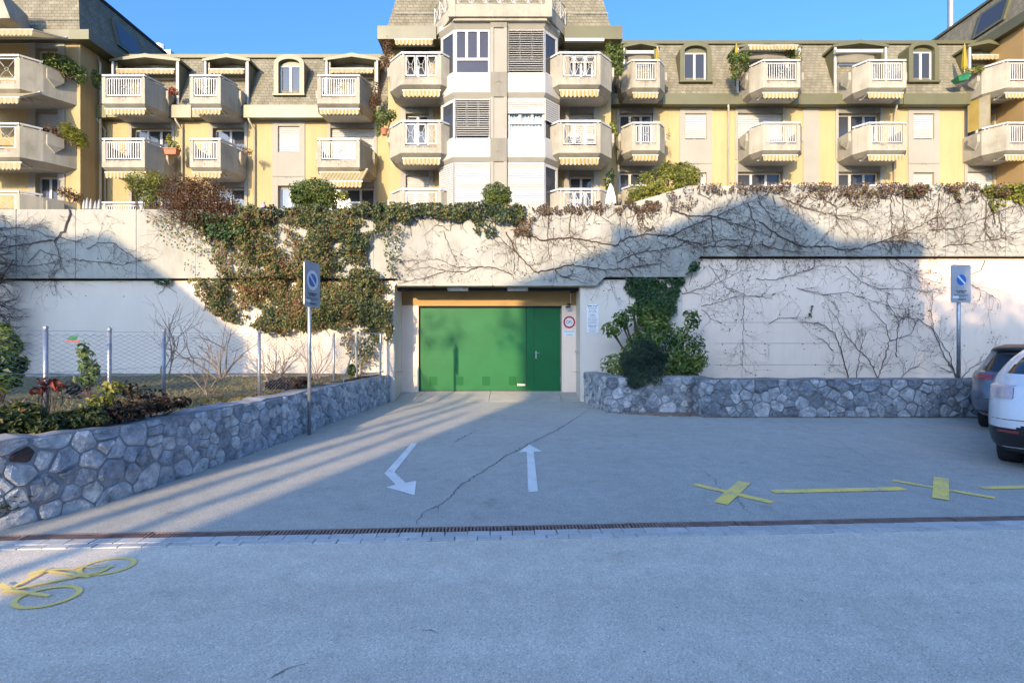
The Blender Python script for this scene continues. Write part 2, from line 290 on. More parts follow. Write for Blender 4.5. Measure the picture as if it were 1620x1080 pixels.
# ------------------------------------------------------------------ mesh and object helpers
BASE = {}
class MB:
    def __init__(s): s.v = []; s.f = []; s.a = None
    def add(s, vs, fs):
        o = len(s.v); s.v.extend(vs); s.f.extend([tuple(i + o for i in f) for f in fs]); return s
    def box(s, x0, x1, y0, y1, z0, z1):
        return s.add([(x0, y0, z0), (x1, y0, z0), (x1, y1, z0), (x0, y1, z0), (x0, y0, z1), (x1, y0, z1), (x1, y1, z1), (x0, y1, z1)],
                     [(0, 3, 2, 1), (4, 5, 6, 7), (0, 1, 5, 4), (1, 2, 6, 5), (2, 3, 7, 6), (3, 0, 4, 7)])
    def hexa(s, b, t):             # bottom quad, top quad
        return s.add(list(b) + list(t), [(0, 3, 2, 1), (4, 5, 6, 7), (0, 1, 5, 4), (1, 2, 6, 5), (2, 3, 7, 6), (3, 0, 4, 7)])
    def quad(s, *p): return s.add(list(p), [tuple(range(len(p)))])
    def prism_z(s, pts, z0, z1):   # plan polygon
        n = len(pts)
        return s.add([(x, y, z0) for x, y in pts] + [(x, y, z1) for x, y in pts],
                     [tuple(range(n))[::-1], tuple(range(n, 2 * n))] + [(i, (i + 1) % n, n + (i + 1) % n, n + i) for i in range(n)])
    def prism_y(s, pts, y0, y1):   # elevation polygon (x, z)
        n = len(pts)
        return s.add([(x, y0, z) for x, z in pts] + [(x, y1, z) for x, z in pts],
                     [tuple(range(n)), tuple(range(n, 2 * n))[::-1]] + [((i + 1) % n, i, n + i, n + (i + 1) % n) for i in range(n)])
    def tube(s, path, r, n=6, cap=True):
        P = [Vector(p) for p in path]; k = len(P); o = len(s.v)
        rr = r if hasattr(r, '__len__') else [r] * k
        ref = Vector((0, 0, 1))
        for i in range(k):
            d = (P[min(i + 1, k - 1)] - P[max(i - 1, 0)])
            d = d.normalized() if d.length > 1e-9 else Vector((0, 0, 1))
            if abs(d.dot(ref)) > 0.95: ref = Vector((0.3, 0.95, 0.1)).normalized() if abs(d.z) > 0.7 else Vector((0, 0, 1))
            a = d.cross(ref).normalized(); b = d.cross(a)
            for j in range(n):
                t = 2 * math.pi * j / n
                q = P[i] + (a * math.cos(t) + b * math.sin(t)) * rr[i]; s.v.append((q.x, q.y, q.z))
        for i in range(k - 1):
            for j in range(n):
                s.f.append((o + i * n + j, o + i * n + (j + 1) % n, o + (i + 1) * n + (j + 1) % n, o + (i + 1) * n + j))
        if cap and n > 2:
            s.f.append(tuple(o + j for j in range(n))[::-1]); s.f.append(tuple(o + (k - 1) * n + j for j in range(n)))
        return s
    def lathe(s, cx, cy, prof, n=12):
        o = len(s.v)
        for r, z in prof:
            for j in range(n):
                t = 2 * math.pi * j / n; s.v.append((cx + r * math.cos(t), cy + r * math.sin(t), z))
        for i in range(len(prof) - 1):
            for j in range(n): s.f.append((o + i * n + j, o + i * n + (j + 1) % n, o + (i + 1) * n + (j + 1) % n, o + (i + 1) * n + j))
        s.f.append(tuple(o + j for j in range(n))[::-1]); e = o + (len(prof) - 1) * n; s.f.append(tuple(e + j for j in range(n)))
        return s
    def disc_y(s, cx, z, y, r0, r1, n=32, sx=1.0):  # ring or disc facing -y
        o = len(s.v)
        for i in range(n):
            t = 2 * math.pi * i / n
            s.v.append((cx + r1 * sx * math.cos(t), y, z + r1 * math.sin(t))); s.v.append((cx + r0 * sx * math.cos(t), y, z + r0 * math.sin(t)))
        for i in range(n):
            j = (i + 1) % n; s.f.append((o + 2 * i, o + 2 * j, o + 2 * j + 1, o + 2 * i + 1))
        return s
    def build(s, name, mat, parent=None, base=None, smooth=False):
        me = bpy.data.meshes.new(name)
        if parent is not None: b = BASE[parent.name]
        elif base is not None: b = Vector(base)
        else:
            A = np.array(s.v); b = Vector(((A[:, 0].min() + A[:, 0].max()) / 2, (A[:, 1].min() + A[:, 1].max()) / 2, A[:, 2].min()))
        A = np.array(s.v, dtype=float) - np.array(b)
        me.from_pydata(A.tolist(), [], s.f); 
        if s.a is not None:
            at = me.attributes.new('v', 'FLOAT', 'FACE'); at.data.foreach_set('value', np.asarray(s.a, dtype=np.float32))
        if smooth: me.polygons.foreach_set('use_smooth', [True] * len(me.polygons))
        me.materials.append(M[mat] if isinstance(mat, str) else mat)
        o = bpy.data.objects.new(name, me); COL.objects.link(o)
        if parent is not None: o.parent = parent
        else: o.location = b
        BASE[o.name] = b
        return o
def bx(*a): return MB().box(*a)
def thing(name, label, cat, base, group=None):
    o = bpy.data.objects.new(name, None); o.empty_display_size = 0.2; COL.objects.link(o)
    o.location = base; BASE[o.name] = Vector(base); return tag(o, label, cat, group)
def tag(o, label, cat, group=None):
    o['label'] = label; o['category'] = cat
    if group: o['group'] = group
    return o
def struct(o): o['kind'] = 'structure'; return o
def stuff(o): o['kind'] = 'stuff'; return o

def in_poly(x, y, poly):
    c = False; n = len(poly); j = n - 1
    for i in range(n):
        xi, yi = poly[i]; xj, yj = poly[j]
        if (yi > y) != (yj > y) and x < (xj - xi) * (y - yi) / (yj - yi) + xi: c = not c
        j = i
    return c
def clip_half(poly, px, py, nx, ny):   # keep (p - P).n <= 0
    out = []; k = len(poly)
    for i in range(k):
        a = poly[i]; b = poly[(i + 1) % k]
        da = (a[0] - px) * nx + (a[1] - py) * ny; db = (b[0] - px) * nx + (b[1] - py) * ny
        if da <= 0: out.append(a)
        if da * db < 0:
            t = da / (da - db); out.append((a[0] + t * (b[0] - a[0]), a[1] + t * (b[1] - a[1])))
    return out
def nz(x, y, z=0.0): return noise.noise(Vector((x, y, z)))

def leaf_mesh(P, Nn, size, rng, aspect=0.62, fold=0.18, droop=0.0, mb=None, v=None):
    """P (n,3) leaf centres, Nn (n,3) outward normals: one folded four-point leaf each"""
    P = np.asarray(P, float); Nn = np.asarray(Nn, float); n = len(P)
    nn = Nn + rng.normal(0, 0.45, (n, 3)); nn /= np.linalg.norm(nn, axis=1)[:, None] + 1e-9
    d = rng.normal(0, 1, (n, 3)); d[:, 2] -= droop
    d -= nn * (d * nn).sum(1)[:, None]; d /= np.linalg.norm(d, axis=1)[:, None] + 1e-9
    w = np.cross(nn, d)
    s = size * rng.uniform(0.6, 1.35, n)[:, None]
    a = P - d * s * 0.5; t = P + d * s * 0.5
    l = P - w * s * aspect * 0.5 + nn * s * fold - d * s * 0.06; r = P + w * s * aspect * 0.5 + nn * s * fold - d * s * 0.06
    V = np.stack([a, l, t, r], 1).reshape(-1, 3)
    mb = mb or MB()
    o = len(mb.v); mb.v.extend(map(tuple, V.tolist()))
    idx = (np.arange(n) * 4 + o)
    T = np.stack([np.stack([idx, idx + 2, idx + 1], 1), np.stack([idx, idx + 3, idx + 2], 1)], 1).reshape(-1, 3)
    mb.f.extend(map(tuple, T.tolist()))
    vv = np.repeat(rng.uniform(0, 1, n) if v is None else v, 2)
    mb.a = list(vv) if mb.a is None else list(mb.a) + list(vv)
    return mb
def blob_points(blobs, n, rng, shell=0.55):
    """points in a union of ellipsoids (cx,cy,cz,rx,ry,rz), mostly near the surface, with clumps"""
    vol = np.array([b[3] * b[4] * b[5] for b in blobs]) ** 0.67; vol = vol / vol.sum()
    ps, ns = [], []
    for b, k in zip(blobs, (vol * n).astype(int)):
        u = rng.normal(0, 1, (k, 3)); u /= np.linalg.norm(u, axis=1)[:, None]
        cl = np.array([nz(*(q * 2.6 + np.array(b[:3]))) for q in u])
        keep = rng.uniform(-0.55, 0.35, k) < cl; u = u[keep]; cl = cl[keep]
        r = (shell + (1 - shell) * rng.uniform(0, 1, len(u)) ** 0.5) * (1 + 0.28 * cl)
        ps.append(np.array(b[:3]) + u * r[:, None] * np.array(b[3:])); ns.append(u / np.array(b[3:]) * min(b[3:]))
    return np.concatenate(ps), np.concatenate(ns)
def grow(mb, p, d, length, r, depth, rnd, spread=0.5, up=0.0, taper=0.7, n=4, kids=(2, 3), wob=0.12, tips=None):
    p = Vector(p); d = Vector(d).normalized(); path = [p.copy()]; k = 4
    for i in range(k):
        d = (d + Vector((rnd.gauss(0, wob), rnd.gauss(0, wob), rnd.gauss(0, wob) + up * 0.1))).normalized()
        p = p + d * length / k; path.append(p.copy())
    mb.tube(path, [r * (1 - (1 - taper) * i / k) for i in range(k + 1)], n, cap=False)
    if tips is not None and depth <= 1: tips.append((p.copy(), d.copy()))
    if depth > 0:
        for _ in range(rnd.randint(*kids)):
            q = path[rnd.randint(2, k)]
            nd = (d + Vector((rnd.gauss(0, spread), rnd.gauss(0, spread), rnd.gauss(0, spread) + up))).normalized()
            grow(mb, q, nd, length * rnd.uniform(0.55, 0.85), r * taper * rnd.uniform(0.6, 0.85), depth - 1, rnd, spread, up, taper, n if depth > 2 else 3, kids, wob, tips)

# ================================================================== GROUND
g = MB(); xs = [-90, -30, -8, 0, 8, 30, 90]
for a, b in zip(xs[:-1], xs[1:]):
    g.quad((a, -90, 0), (b, -90, 0), (b, drain_y(b) - 0.185, 0), (a, drain_y(a) - 0.185, 0))
street = struct(g.build('street', 'street', base=(0, 0, 0)))
g = MB(); xs = [-40, -8, 0, 8, 40]
for a, b in zip(xs[:-1], xs[1:]):
    ya, yb = drain_y(a) + 0.138, drain_y(b) + 0.138
    g.quad((a, ya, gz(a, ya)), (b, yb, gz(b, yb)), (b, 12.9, gz(b, 12.9)), (a, 12.9, gz(a, 12.9)))
forecourt = struct(g.build('forecourt', 'ramp', base=(0, 0, 0)))
g = MB()
g.quad((-40, drain_y(-40) - 0.3, -0.035), (40, drain_y(40) - 0.3, -0.035), (40, drain_y(40) + 0.3, -0.035), (-40, drain_y(-40) + 0.3, -0.035))
struct(g.build('channel_bedding', 'joint', base=(0, 0, -0.035)))

# cracks: thin dark sheets in the asphalt
def crack(pts, w, parent, seed, z=0.0035):
    rnd = random.Random(seed); W = [GP(*p) for p in pts]; path = []
    for (a, b) in zip(W[:-1], W[1:]):
        L = math.hypot(b[0] - a[0], b[1] - a[1]); n = max(2, int(L / 0.035))
        for i in range(n):
            t = i / n; path.append((a[0] + (b[0] - a[0]) * t + rnd.gauss(0, 0.011), a[1] + (b[1] - a[1]) * t + rnd.gauss(0, 0.011)))
    mb = MB(); prev = None
    for i, (x, y) in enumerate(path):
        q = path[min(i + 1, len(path) - 1)]; p = path[max(i - 1, 0)]
        d = Vector((q[0] - p[0], q[1] - p[1])); d = d.normalized() if d.length else Vector((1, 0))
        ww = w * .65 * rnd.uniform(0.3, 1.4) * min(1, 0.25 + 4 * min(i, len(path) - 1 - i) / len(path))
        l = (x - d.y * ww, y + d.x * ww); r = (x + d.y * ww, y - d.x * ww)
        cur = ((*l, gz(*l) + z), (*r, gz(*r) + z))
        if prev: mb.quad(prev[0], prev[1], cur[1], cur[0])
        prev = cur
    mb.build('crack', 'crack', parent)
z2 = lambda L: [(400 + x * .3241, 550 + y * .3241) for x, y in L]
z3 = lambda L: [(800 + x * .3241, 550 + y * .3241) for x, y in L]
crack(z2([(800, 868), (806, 840), (850, 790), (915, 768), (970, 720), (1000, 682), (1060, 642), (1140, 592), (1190, 560), (1240, 522), (1296, 502)]) + z3([(50, 505), (110, 470), (180, 435), (250, 402), (300, 370), (410, 300)]), 0.014, forecourt, 1)
crack(z2([(850, 790), (905, 770), (912, 790), (870, 815)]), 0.010, forecourt, 2)
crack(z2([(975, 468), (1005, 448), (1045, 428), (1095, 405)]), 0.016, forecourt, 3); crack(z2([(1125, 380), (1142, 376)]), 0.016, forecourt, 4)
crack(z2([(700, 606), (728, 600)]), 0.014, forecourt, 5)
crack(z3([(900, 560), (1020, 640), (1030, 675), (1125, 725), (1180, 800), (1296, 840)]), 0.006, forecourt, 6)
crack([(1240, 660), (1330, 700), (1420, 755)], 0.004, forecourt, 7)
crack([(418, 1080), (430, 1070), (455, 1057), (478, 1054), (492, 1043)], 0.006, street, 8)
crack([(668, 998), (685, 1000), (702, 1005)], 0.007, street, 9); crack([(716, 1005), (728, 1008)], 0.005, street, 10)
crack([(772, 918), (777, 930)], 0.003, street, 11)

# kerb of two rows of setts
kerb = thing('sett_kerb', 'two flush rows of pale grey stone setts running along the drain', 'kerb', (0, 4.2, 0))
def sett_mesh(L, W, seed):
    rnd = random.Random(seed); mb = MB(); j = lambda: rnd.uniform(-0.004, 0.004); e = 0.004
    o = [(-L / 2 + j(), -W / 2 + j()), (L / 2 + j(), -W / 2 + j()), (L / 2 + j(), W / 2 + j()), (-L / 2 + j(), W / 2 + j())]
    i = [(x * (1 - 2 * e / L), y * (1 - 2 * e / W)) for x, y in o]
    mb.add([(x, y, -0.03) for x, y in o] + [(x, y, 0.003 + j() * .3) for x, y in o] + [(x, y, 0.009 + j() * .4) for x, y in i],
           [(0, 1, 5, 4), (1, 2, 6, 5), (2, 3, 7, 6), (3, 0, 4, 7), (4, 5, 9, 8), (5, 6, 10, 9), (6, 7, 11, 10), (7, 4, 8, 11), (8, 9, 10, 11)])
    me = bpy.data.meshes.new('sett'); me.from_pydata(mb.v, [], mb.f); me.materials.append(M['sett']); return me
rot = math.atan(0.0542)
for (off, W, step, ph) in ((-0.054, 0.102, 0.186, 0.0), (-0.146, 0.075, 0.186, 0.09)):
    ms = [sett_mesh(step - 0.004, W, k + int(ph * 100)) for k in range(5)]
    k = 0; x = -6.6 + ph
    while x < 6.8:
        o = bpy.data.objects.new('sett', ms[R.randrange(5)]); COL.objects.link(o); o.parent = kerb
        o.location = (x, drain_y(x) + off - 4.2 + R.uniform(-.003, .003), R.uniform(-0.002, 0.003)); o.rotation_euler = (0, 0, rot + R.uniform(-.012, .012) + (math.pi if k % 2 else 0))
        x += step; k += 1

# drain channel with iron gratings
drain = thing('drain_channel', 'rusty iron slot drain crossing the mouth of the driveway', 'drain', (0, 4.38, -0.1))
g = MB()
for (o0, o1, z0, z1) in ((0.0, 0.138, -0.12, -0.10),): g.hexa([(-7, drain_y(-7) + o0, z0), (7, drain_y(7) + o0, z0), (7, drain_y(7) + o1, z0), (-7, drain_y(-7) + o1, z0)], [(-7, drain_y(-7) + o0, -0.032), (7, drain_y(7) + o0, -0.032), (7, drain_y(7) + o1, -0.032), (-7, drain_y(-7) + o1, -0.032)])
g.build('channel', 'drain', drain)
g = MB(); g.box(-0.496, 0.496, -0.066, -0.050, -0.025, 0.0); g.box(-0.496, 0.496, 0.050, 0.066, -0.025, 0.0)
for s in (-0.496, 0.478): g.box(s, s + 0.018, -0.05, 0.05, -0.025, 0.0)
n = 31
for i in range(n):
    x = -0.478 + (i + 1) * 0.956 / (n + 1); g.box(x - 0.0075, x + 0.0075, -0.05, 0.05, -0.025, -0.001)
gm = bpy.data.meshes.new('grating'); gm.from_pydata(g.v, [], g.f); gm.materials.append(M['rust'])
for i in range(14):
    x = -6.5 + i
    o = bpy.data.objects.new('grating', gm); COL.objects.link(o); o.parent = drain
    o.location = (x, drain_y(x) + 0.069 - 4.38, 0.1 + 0.003 + R.uniform(-.003, .003)); o.rotation_euler = (0, R.uniform(-.002, .002), rot)

# ------------------------------------------------------------------ painted markings
def marking(name, polys, mat, label, group=None, z=0.006):
    mb = MB()
    for p in polys: mb.quad(*[(x, y, gz(x, y) + z) for x, y in p])
    return tag(mb.build(name, mat), label, 'road marking', group)
pa = [GP(*q) for q in z2([(775, 467), (803, 467), (692, 608), (745, 660), (798, 650), (790, 722), (652, 682), (697, 668), (642, 614)])]
marking('road_arrow', [[pa[0], pa[1], pa[2], pa[8]], [pa[8], pa[2], pa[3], pa[7]], [pa[3], pa[4], pa[5], pa[6], pa[7]]], 'wpaint', 'white bent arrow painted on the driveway, pointing out to the street')
pa = [GP(*q) for q in z3([(115, 473), (177, 507), (137, 508), (158, 705), (110, 706), (103, 508), (60, 512)])]
marking('road_arrow', [[pa[0], pa[1], pa[2], pa[5], pa[6]], [pa[2], pa[3], pa[4], pa[5]]], 'wpaint', 'white straight arrow painted on the driveway, pointing at the garage')
def stroke(a, b, w, skew=0.0):
    d = Vector((b[0] - a[0], b[1] - a[1])).normalized(); nrm = Vector((-d.y, d.x)) * w / 2
    return [(a[0] + nrm.x, a[1] + nrm.y), (b[0] + nrm.x, b[1] + nrm.y), (b[0] - nrm.x, b[1] - nrm.y), (a[0] - nrm.x, a[1] - nrm.y)]
marking('yellow_cross', [stroke(GP(1097, 766), GP(1222, 795), 0.105)], 'ypaint', 'yellow painted cross on the asphalt nearest the arrows')
bpy.data.objects['yellow_cross'].data  # (second arm laid a little higher so the arms never share a plane)
c = bpy.data.objects['yellow_cross']
def arm(parent, a, b, w, z=0.0085):
    mb = MB(); mb.quad(*[(x, y, gz(x, y) + z) for x, y in stroke(GP(*a), GP(*b), w)]); mb.build('cross_arm', 'ypaint', parent)
arm(c, (1178, 763), (1140, 797), 0.135)
c2 = marking('yellow_cross', [stroke(GP(1412, 760), GP(1574, 788), 0.085)], 'ypaint', 'yellow painted cross on the asphalt behind the white car')
arm(c2, (1489, 756), (1488, 790), 0.135)
marking('yellow_line', [stroke(GP(1222, 778), GP(1430, 773), 0.115)], 'ypaint', 'yellow painted line between the two yellow crosses')
marking('yellow_line', [stroke(GP(1552, 772), GP(1700, 769), 0.105)], 'ypaint', 'yellow painted line at the right edge under the white car')
# bicycle symbol
B = lambda x, y: GP(x * .2593, 800 + y * .2593)
wheel1 = (-2.878, 3.640); wheel2 = (-2.908, 3.205)
def ring(c, rx, ry, t, n=40):
    out = []
    for i in range(n):
        a, b = 2 * math.pi * i / n, 2 * math.pi * (i + 1) / n
        f = lambda q, k: (c[0] + (rx + k) * math.cos(q), c[1] + (ry + k) * math.sin(q))
        out.append([f(a, t / 2), f(b, t / 2), f(b, -t / 2), f(a, -t / 2)])
    return out
bike = marking('bicycle_symbol', ring(wheel1, .165, .135, .032) , 'bpaint', 'yellow bicycle symbol painted on the street at bottom left')
bb = B(540, 436); sad = B(262, 402); head = B(50, 524)
sub = [ring(wheel2, .165, .135, .032), [stroke(B(690, 368), B(575, 425), .03)], [stroke(B(470, 388), B(250, 400), .026)], [stroke(B(265, 402), B(545, 440), .028)], [stroke(B(590, 415), B(20, 530), .03)], [stroke(B(268, 405), B(50, 520), .028)],
       [stroke(B(175, 428), B(275, 398), .045)], [stroke(B(0, 488), B(60, 525), .03)], [stroke(B(20, 527), B(300, 560), .03)], [stroke(B(640, 380), B(460, 388), .022)]]
for i, ps in enumerate(sub):
    mb = MB()
    for p in ps: mb.quad(*[(x, y, gz(x, y) + 0.0062 + 0.0012 * (i + 1)) for x, y in p])
    mb.build('wheel_ring' if i == 0 else 'frame_stroke', 'bpaint', bike)

# ------------------------------------------------------------------ raised ground
YW, YB = 12.75, 12.60            # lower wall plane, parapet band plane
WALLLINE = [(-5.6, 3.05), (-4.75, 3.75), (-4.30, 4.40), (-4.01, 5.0), (-3.80, 6.1), (-3.60, 7.48), (-3.45, 9.0), (-3.27, 10.8), (-3.04, 12.73)]
def wl_x(y):
    for (a, b) in zip(WALLLINE[:-1], WALLLINE[1:]):
        if a[1] <= y <= b[1]: return a[0] + (b[0] - a[0]) * (y - a[1]) / (b[1] - a[1])
    return WALLLINE[0][0]
def bed_z(x, y): return 0.735 + 0.05 * nz(x * 0.8, y * 0.8, 3) + max(0, min(0.06, (y - 9) * 0.02)) + 0.03 * nz(x * 3, y * 3, 1)
g = MB(); nx, ny = 40, 60; ids = {}
for j in range(ny + 1):
    y = 3.2 + (YW - 3.2) * j / ny; xr = wl_x(y) - 0.22
    for i in range(nx + 1):
        x = -16 + (xr + 16) * (i / nx) ** 0.55; ids[i, j] = len(g.v); g.v.append((x, y, bed_z(x, y)))
for j in range(ny):
    for i in range(nx): g.f.append((ids[i, j], ids[i + 1, j], ids[i + 1, j + 1], ids[i, j + 1]))
struct(g.build('garden_bed', 'soil', base=(-6, 8, 0.7), smooth=True))
g = MB().box(-16, -3.3, 12.0, 12.74, 0.5, 0.80); struct(g.build('gravel_path', 'gravel'))
g = MB(); g.box(-40, 4.6, 12.86, 60, 3.9, 4.35); struct(g.build('upper_terrace', 'terrace'))
g = MB(); g.box(4.62, 40, 12.86, 60, 4.2, 4.95); struct(g.build('upper_terrace', 'terrace'))
g = MB(); g.quad((2.0, 11.1, .62), (3.9, 11.1, .62), (12, 10.5, .66), (12, 12.74, .66), (1.9, 12.74, .62)); struct(g.build('planter_soil', 'soil'))

# ================================================================== RETAINING WALL with garage mouth
wall = thing('retaining_wall', 'tall retaining wall of pale plaster with a concrete parapet band over the garage', 'wall', (0, 12.75, 0))
GL, GR = PX(624, YW), PX(918, YW)      # garage mouth
YD = 13.6
zb_l, zb_g, zb_m, zb_r = PZ(440, YB), PZ(452, YB), PZ(438, YB), PZ(405, YB)
def band_bottom(x):
    xs = [(PX(628, YB), zb_l), (PX(628.1, YB), zb_g), (PX(943, YB), zb_g), (PX(957, YB), zb_m), (PX(1085, YB), zb_m), (PX(1108, YB), zb_r)]
    if x <= xs[0][0]: return xs[0][1]
    for (a, b) in zip(xs[:-1], xs[1:]):
        if a[0] <= x <= b[0]: return a[1] + (b[1] - a[1]) * (x - a[0]) / (b[0] - a[0])
    return xs[-1][1]
def band_top(x):
    xs = [(-30, PZ(332, YB)), (PX(380, YB), PZ(331, YB)), (PX(985, YB), PZ(325, YB)), (PX(1090, YB), PZ(294, YB)), (30, PZ(293, YB))]
    for (a, b) in zip(xs[:-1], xs[1:]):
        if a[0] <= x <= b[0]: return a[1] + (b[1] - a[1]) * (x - a[0]) / (b[0] - a[0])
def wall_y(x, z): return YB if z > band_bottom(x) else YW
# lower walls (each stops 5 cm below the band: open shadow gap)
gp = 0.045
g = MB().prism_y([(-16, 0.3), (GL, 0.05), (GL, zb_g), (PX(628, YB), zb_l - gp), (-16, zb_l - gp)], YW, YW + 0.3); g.build('lower_wall', 'white_pl', wall)
g = MB().prism_y([(GR, 0.05), (PX(1079, YW), 0.05), (PX(1079, YW), zb_m - gp), (PX(957, YB) - 0.02, zb_m - gp), (PX(943, YB), zb_g - .002), (GR, zb_g - .002)], YW, YW + 0.3); g.build('lower_wall', 'white_pl', wall)
g = MB().prism_y([(PX(1079, YW) + .006, 0.05), (14, 0.05), (14, zb_r - gp), (PX(1108, YB) - .02, zb_r - gp), (PX(1085, YB) - .02, zb_m - gp), (PX(1079, YW) + .006, zb_m - gp)], YW + 0.004, YW + 0.3); g.build('lower_wall', 'pink', wall)
bx(-16, 14, YW + 0.31, YW + 0.6, 2.9, 4.4).build('wall_core', 'gap', wall)
# cast lines and tie holes of the formwork
def lineset(zs, x0, x1):
    for z in zs: bx(x0, x1, YW - .0005, YW + .01, z - .004, z + .004).build('cast_line', 'grey_pl', wall)
lineset([PZ(510, YW), PZ(543, YW), PZ(577, YW)], PX(1130, YW), PX(1335, YW))
for px, py in [(1140, 511), (1143, 545), (1147, 554), (1140, 577), (1210, 544), (1210, 554), (1270, 544), (1272, 552), (1290, 577), (955, 460), (965, 458), (75, 467), (101, 453), (136, 468), (196, 469)]:
    x, z = PX(px, YW), PZ(py, YW); MB().disc_y(x, z, YW - .003, 0.0, 0.015, 10).build('tie_hole', 'gap', wall)
# concrete band in panels
joints = [-16] + [PX(p, YB) for p in (-70, 26, 120, 216, 310, 404, 498, 592, 686, 780, 874, 965, 1043, 1111, 1206, 1303, 1394, 1495, 1590, 1690)] + [15]
brk = [PX(p, YB) for p in (380, 628, 628.1, 943, 957, 985, 1085, 1090, 1108)]
for a, b in zip(joints[:-1], joints[1:]):
    xa, xb = a + .014, b - .014; mid = sorted([x for x in brk if xa < x < xb])
    pts = [(x, band_bottom(x)) for x in [xa] + mid + [xb]] + [(x, band_top(x)) for x in [xb] + mid[::-1] + [xa]]
    MB().prism_y(pts, YB + R.uniform(-.004, .004), YB + 0.245).build('concrete_panel', 'band', wall)
    xs = b; MB().box(xs - .0135, xs + .0135, YB + .012, YB + .06, band_bottom(xs - .02) + .02, band_top(xs) - .02).build('joint_seal', 'seal', wall)
# recess of the garage
bx(GL - .001, GL + .0, YW, YD, 0, 3).__class__
g = MB(); g.quad((GL, YW + .3, 0), (GL, YD + .1, 0), (GL, YD + .1, zb_g), (GL, YW + .3, zb_g)); g.quad((GR, YW + .3, 0), (GR, YD + .1, 0), (GR, YD + .1, zb_g), (GR, YW + .3, zb_g)); g.build('recess_side', 'white_pl', wall)
g = MB(); g.box(GL, GR, YB + .25, YD + .4, zb_g + .001, zb_g + .06); g.build('recess_ceiling', 'orange_pl', wall)
DL, DR, DT, DB = PX(662, YD), PX(889, YD), PZ(486, YD), PZ(620, YD)
zl = PZ(483, YD)
bx(GL, GR, YD, YD + .3, zl, zb_g).build('lintel', 'orange_pl', wall)
bx(GL, DL, YD + .002, YD + .3, 0, zl).build('pier', 'pink', wall); bx(DR, GR, YD + .002, YD + .3, 0, zl).build('pier', 'pink', wall)
bx(DL + .02, DR, YD - .035, YD - .002, PZ(484, YD), PZ(478, YD)).build('lintel_sun_strip', 'orange_pl', wall)  # raised strip added to shape the band where sun grazes the lintel
# apron slabs
apron = struct(bx(GL, GR, YW, YD + .3, -.05, 0.04).build('garage_apron', 'joint', base=(0, 12.7, 0)))
def apz(y): return 0.112 + (y - YW) / (YD - YW) * (DB - 0.112)
cuts = [(GL + .0, GL), (PX(655, YW), PX(672, YD)), (PX(773, YW), PX(776, YD)), (PX(889, YW), PX(884, YD)), (GR, GR)]
for (a, b) in zip(cuts[:-1], cuts[1:]):
    e = .005; y0, y1 = YW - .03, YD + .12
    MB().hexa([(a[0] + e, y0, 0), (b[0] - e, y0, 0), (b[1] - e, y1, 0), (a[1] + e, y1, 0)], [(a[0] + e, y0, apz(y0)), (b[0] - e, y0, apz(y0)), (b[1] - e, y1, apz(y1)), (a[1] + e, y1, apz(y1))]).build('concrete_slab', 'slab', apron)

# ------------------------------------------------------------------ garage door
door = thing('garage_door', 'wide green metal garage door with a wicket door on its right', 'door', (PX(775, YD), YD, DB))
XS = PX(833.5, YD); XP = PX(845, YD)
yd = YD + 0.10
bx(DL + .02, XS - .012, yd, yd + .05, DB + .035, DT - .02).build('door_leaf', 'green', door)
bx(DL + .02, XS - .012, yd - .004, yd + .045, DB, DB + .032).build('bottom_seal', 'black', door)
bx(XS, XP - .006, yd - .02, yd + .05, DB + .005, DT - .012).build('door_post', 'green', door)
wk = bx(XP, DR - .03, yd - .006, yd + .05, DB + .01, DT - .016).build('wicket_door', 'green', door)
bx(DL, DR, yd - .03, yd + .06, DT - .014, DT + .04).build('top_track', 'black', door)
bx(DL - .002, DL + .018, yd - .03, yd + .06, DB, DT - .016).build('side_track', 'black', door); bx(DR - .028, DR + .004, yd - .03, yd + .06, DB, DT - .016).build('side_track', 'grey_pl', door)
bx(XS - .011, XS - .001, yd + .01, yd + .05, DB, DT - .02).build('closing_gap', 'black', door)
for px in (685, 727, 769, 811):
    x = PX(px, yd); z0, z1 = PZ(610, yd), PZ(594, yd); w = 0.118
    v = MB(); v.box(x - w, x + w, yd - .012, yd - .001, z0, z0 + .012); v.box(x - w, x + w, yd - .012, yd - .001, z1 - .012, z1); v.box(x - w, x - w + .01, yd - .012, yd - .001, z0 + .012, z1 - .012); v.box(x + w - .01, x + w, yd - .012, yd - .001, z0 + .012, z1 - .012)
    v = v.build('vent', 'green_d', door)
    s = MB(); k = 8
    for i in range(k):
        za = z0 + .016 + (z1 - z0 - .032) * i / k; s.hexa([(x - w + .011, yd - .013, za), (x + w - .011, yd - .013, za), (x + w - .011, yd - .002, za + .012), (x - w + .011, yd - .002, za + .012)], [(x - w + .011, yd - .013, za + .006), (x + w - .011, yd - .013, za + .006), (x + w - .011, yd - .002, za + .018), (x - w + .011, yd - .002, za + .018)])
    s.build('louvre_slats', 'green', v)
hx = PX(845, yd) + .05
h = MB(); h.box(hx - .016, hx + .016, yd - .018, yd - .007, PZ(567, yd), PZ(555, yd)); h.tube([(hx, yd - .018, PZ(558, yd)), (hx, yd - .05, PZ(558, yd)), (hx + .09, yd - .05, PZ(558, yd))], .009, 6); h.build('handle', 'galv', wk)
for py in (503, 601): bx(DR - .036, DR - .018, yd - .03, yd - .008, PZ(py + 6, yd), PZ(py - 6, yd)).build('hinge', 'galv', wk)
x = PX(826, yd); bx(x - .13, x + .09, yd - .009, yd - .0015, PZ(610, yd), PZ(607, yd)).build('sticker', 'signwhite', door); bx(x - .13, x - .09, yd - .012, yd - .0095, PZ(610, yd), PZ(606.5, yd)).build('sticker', 'sticker', door); bx(x + .06, x + .09, yd - .012, yd - .0095, PZ(610, yd), PZ(607, yd)).build('sticker', 'sticker', door)

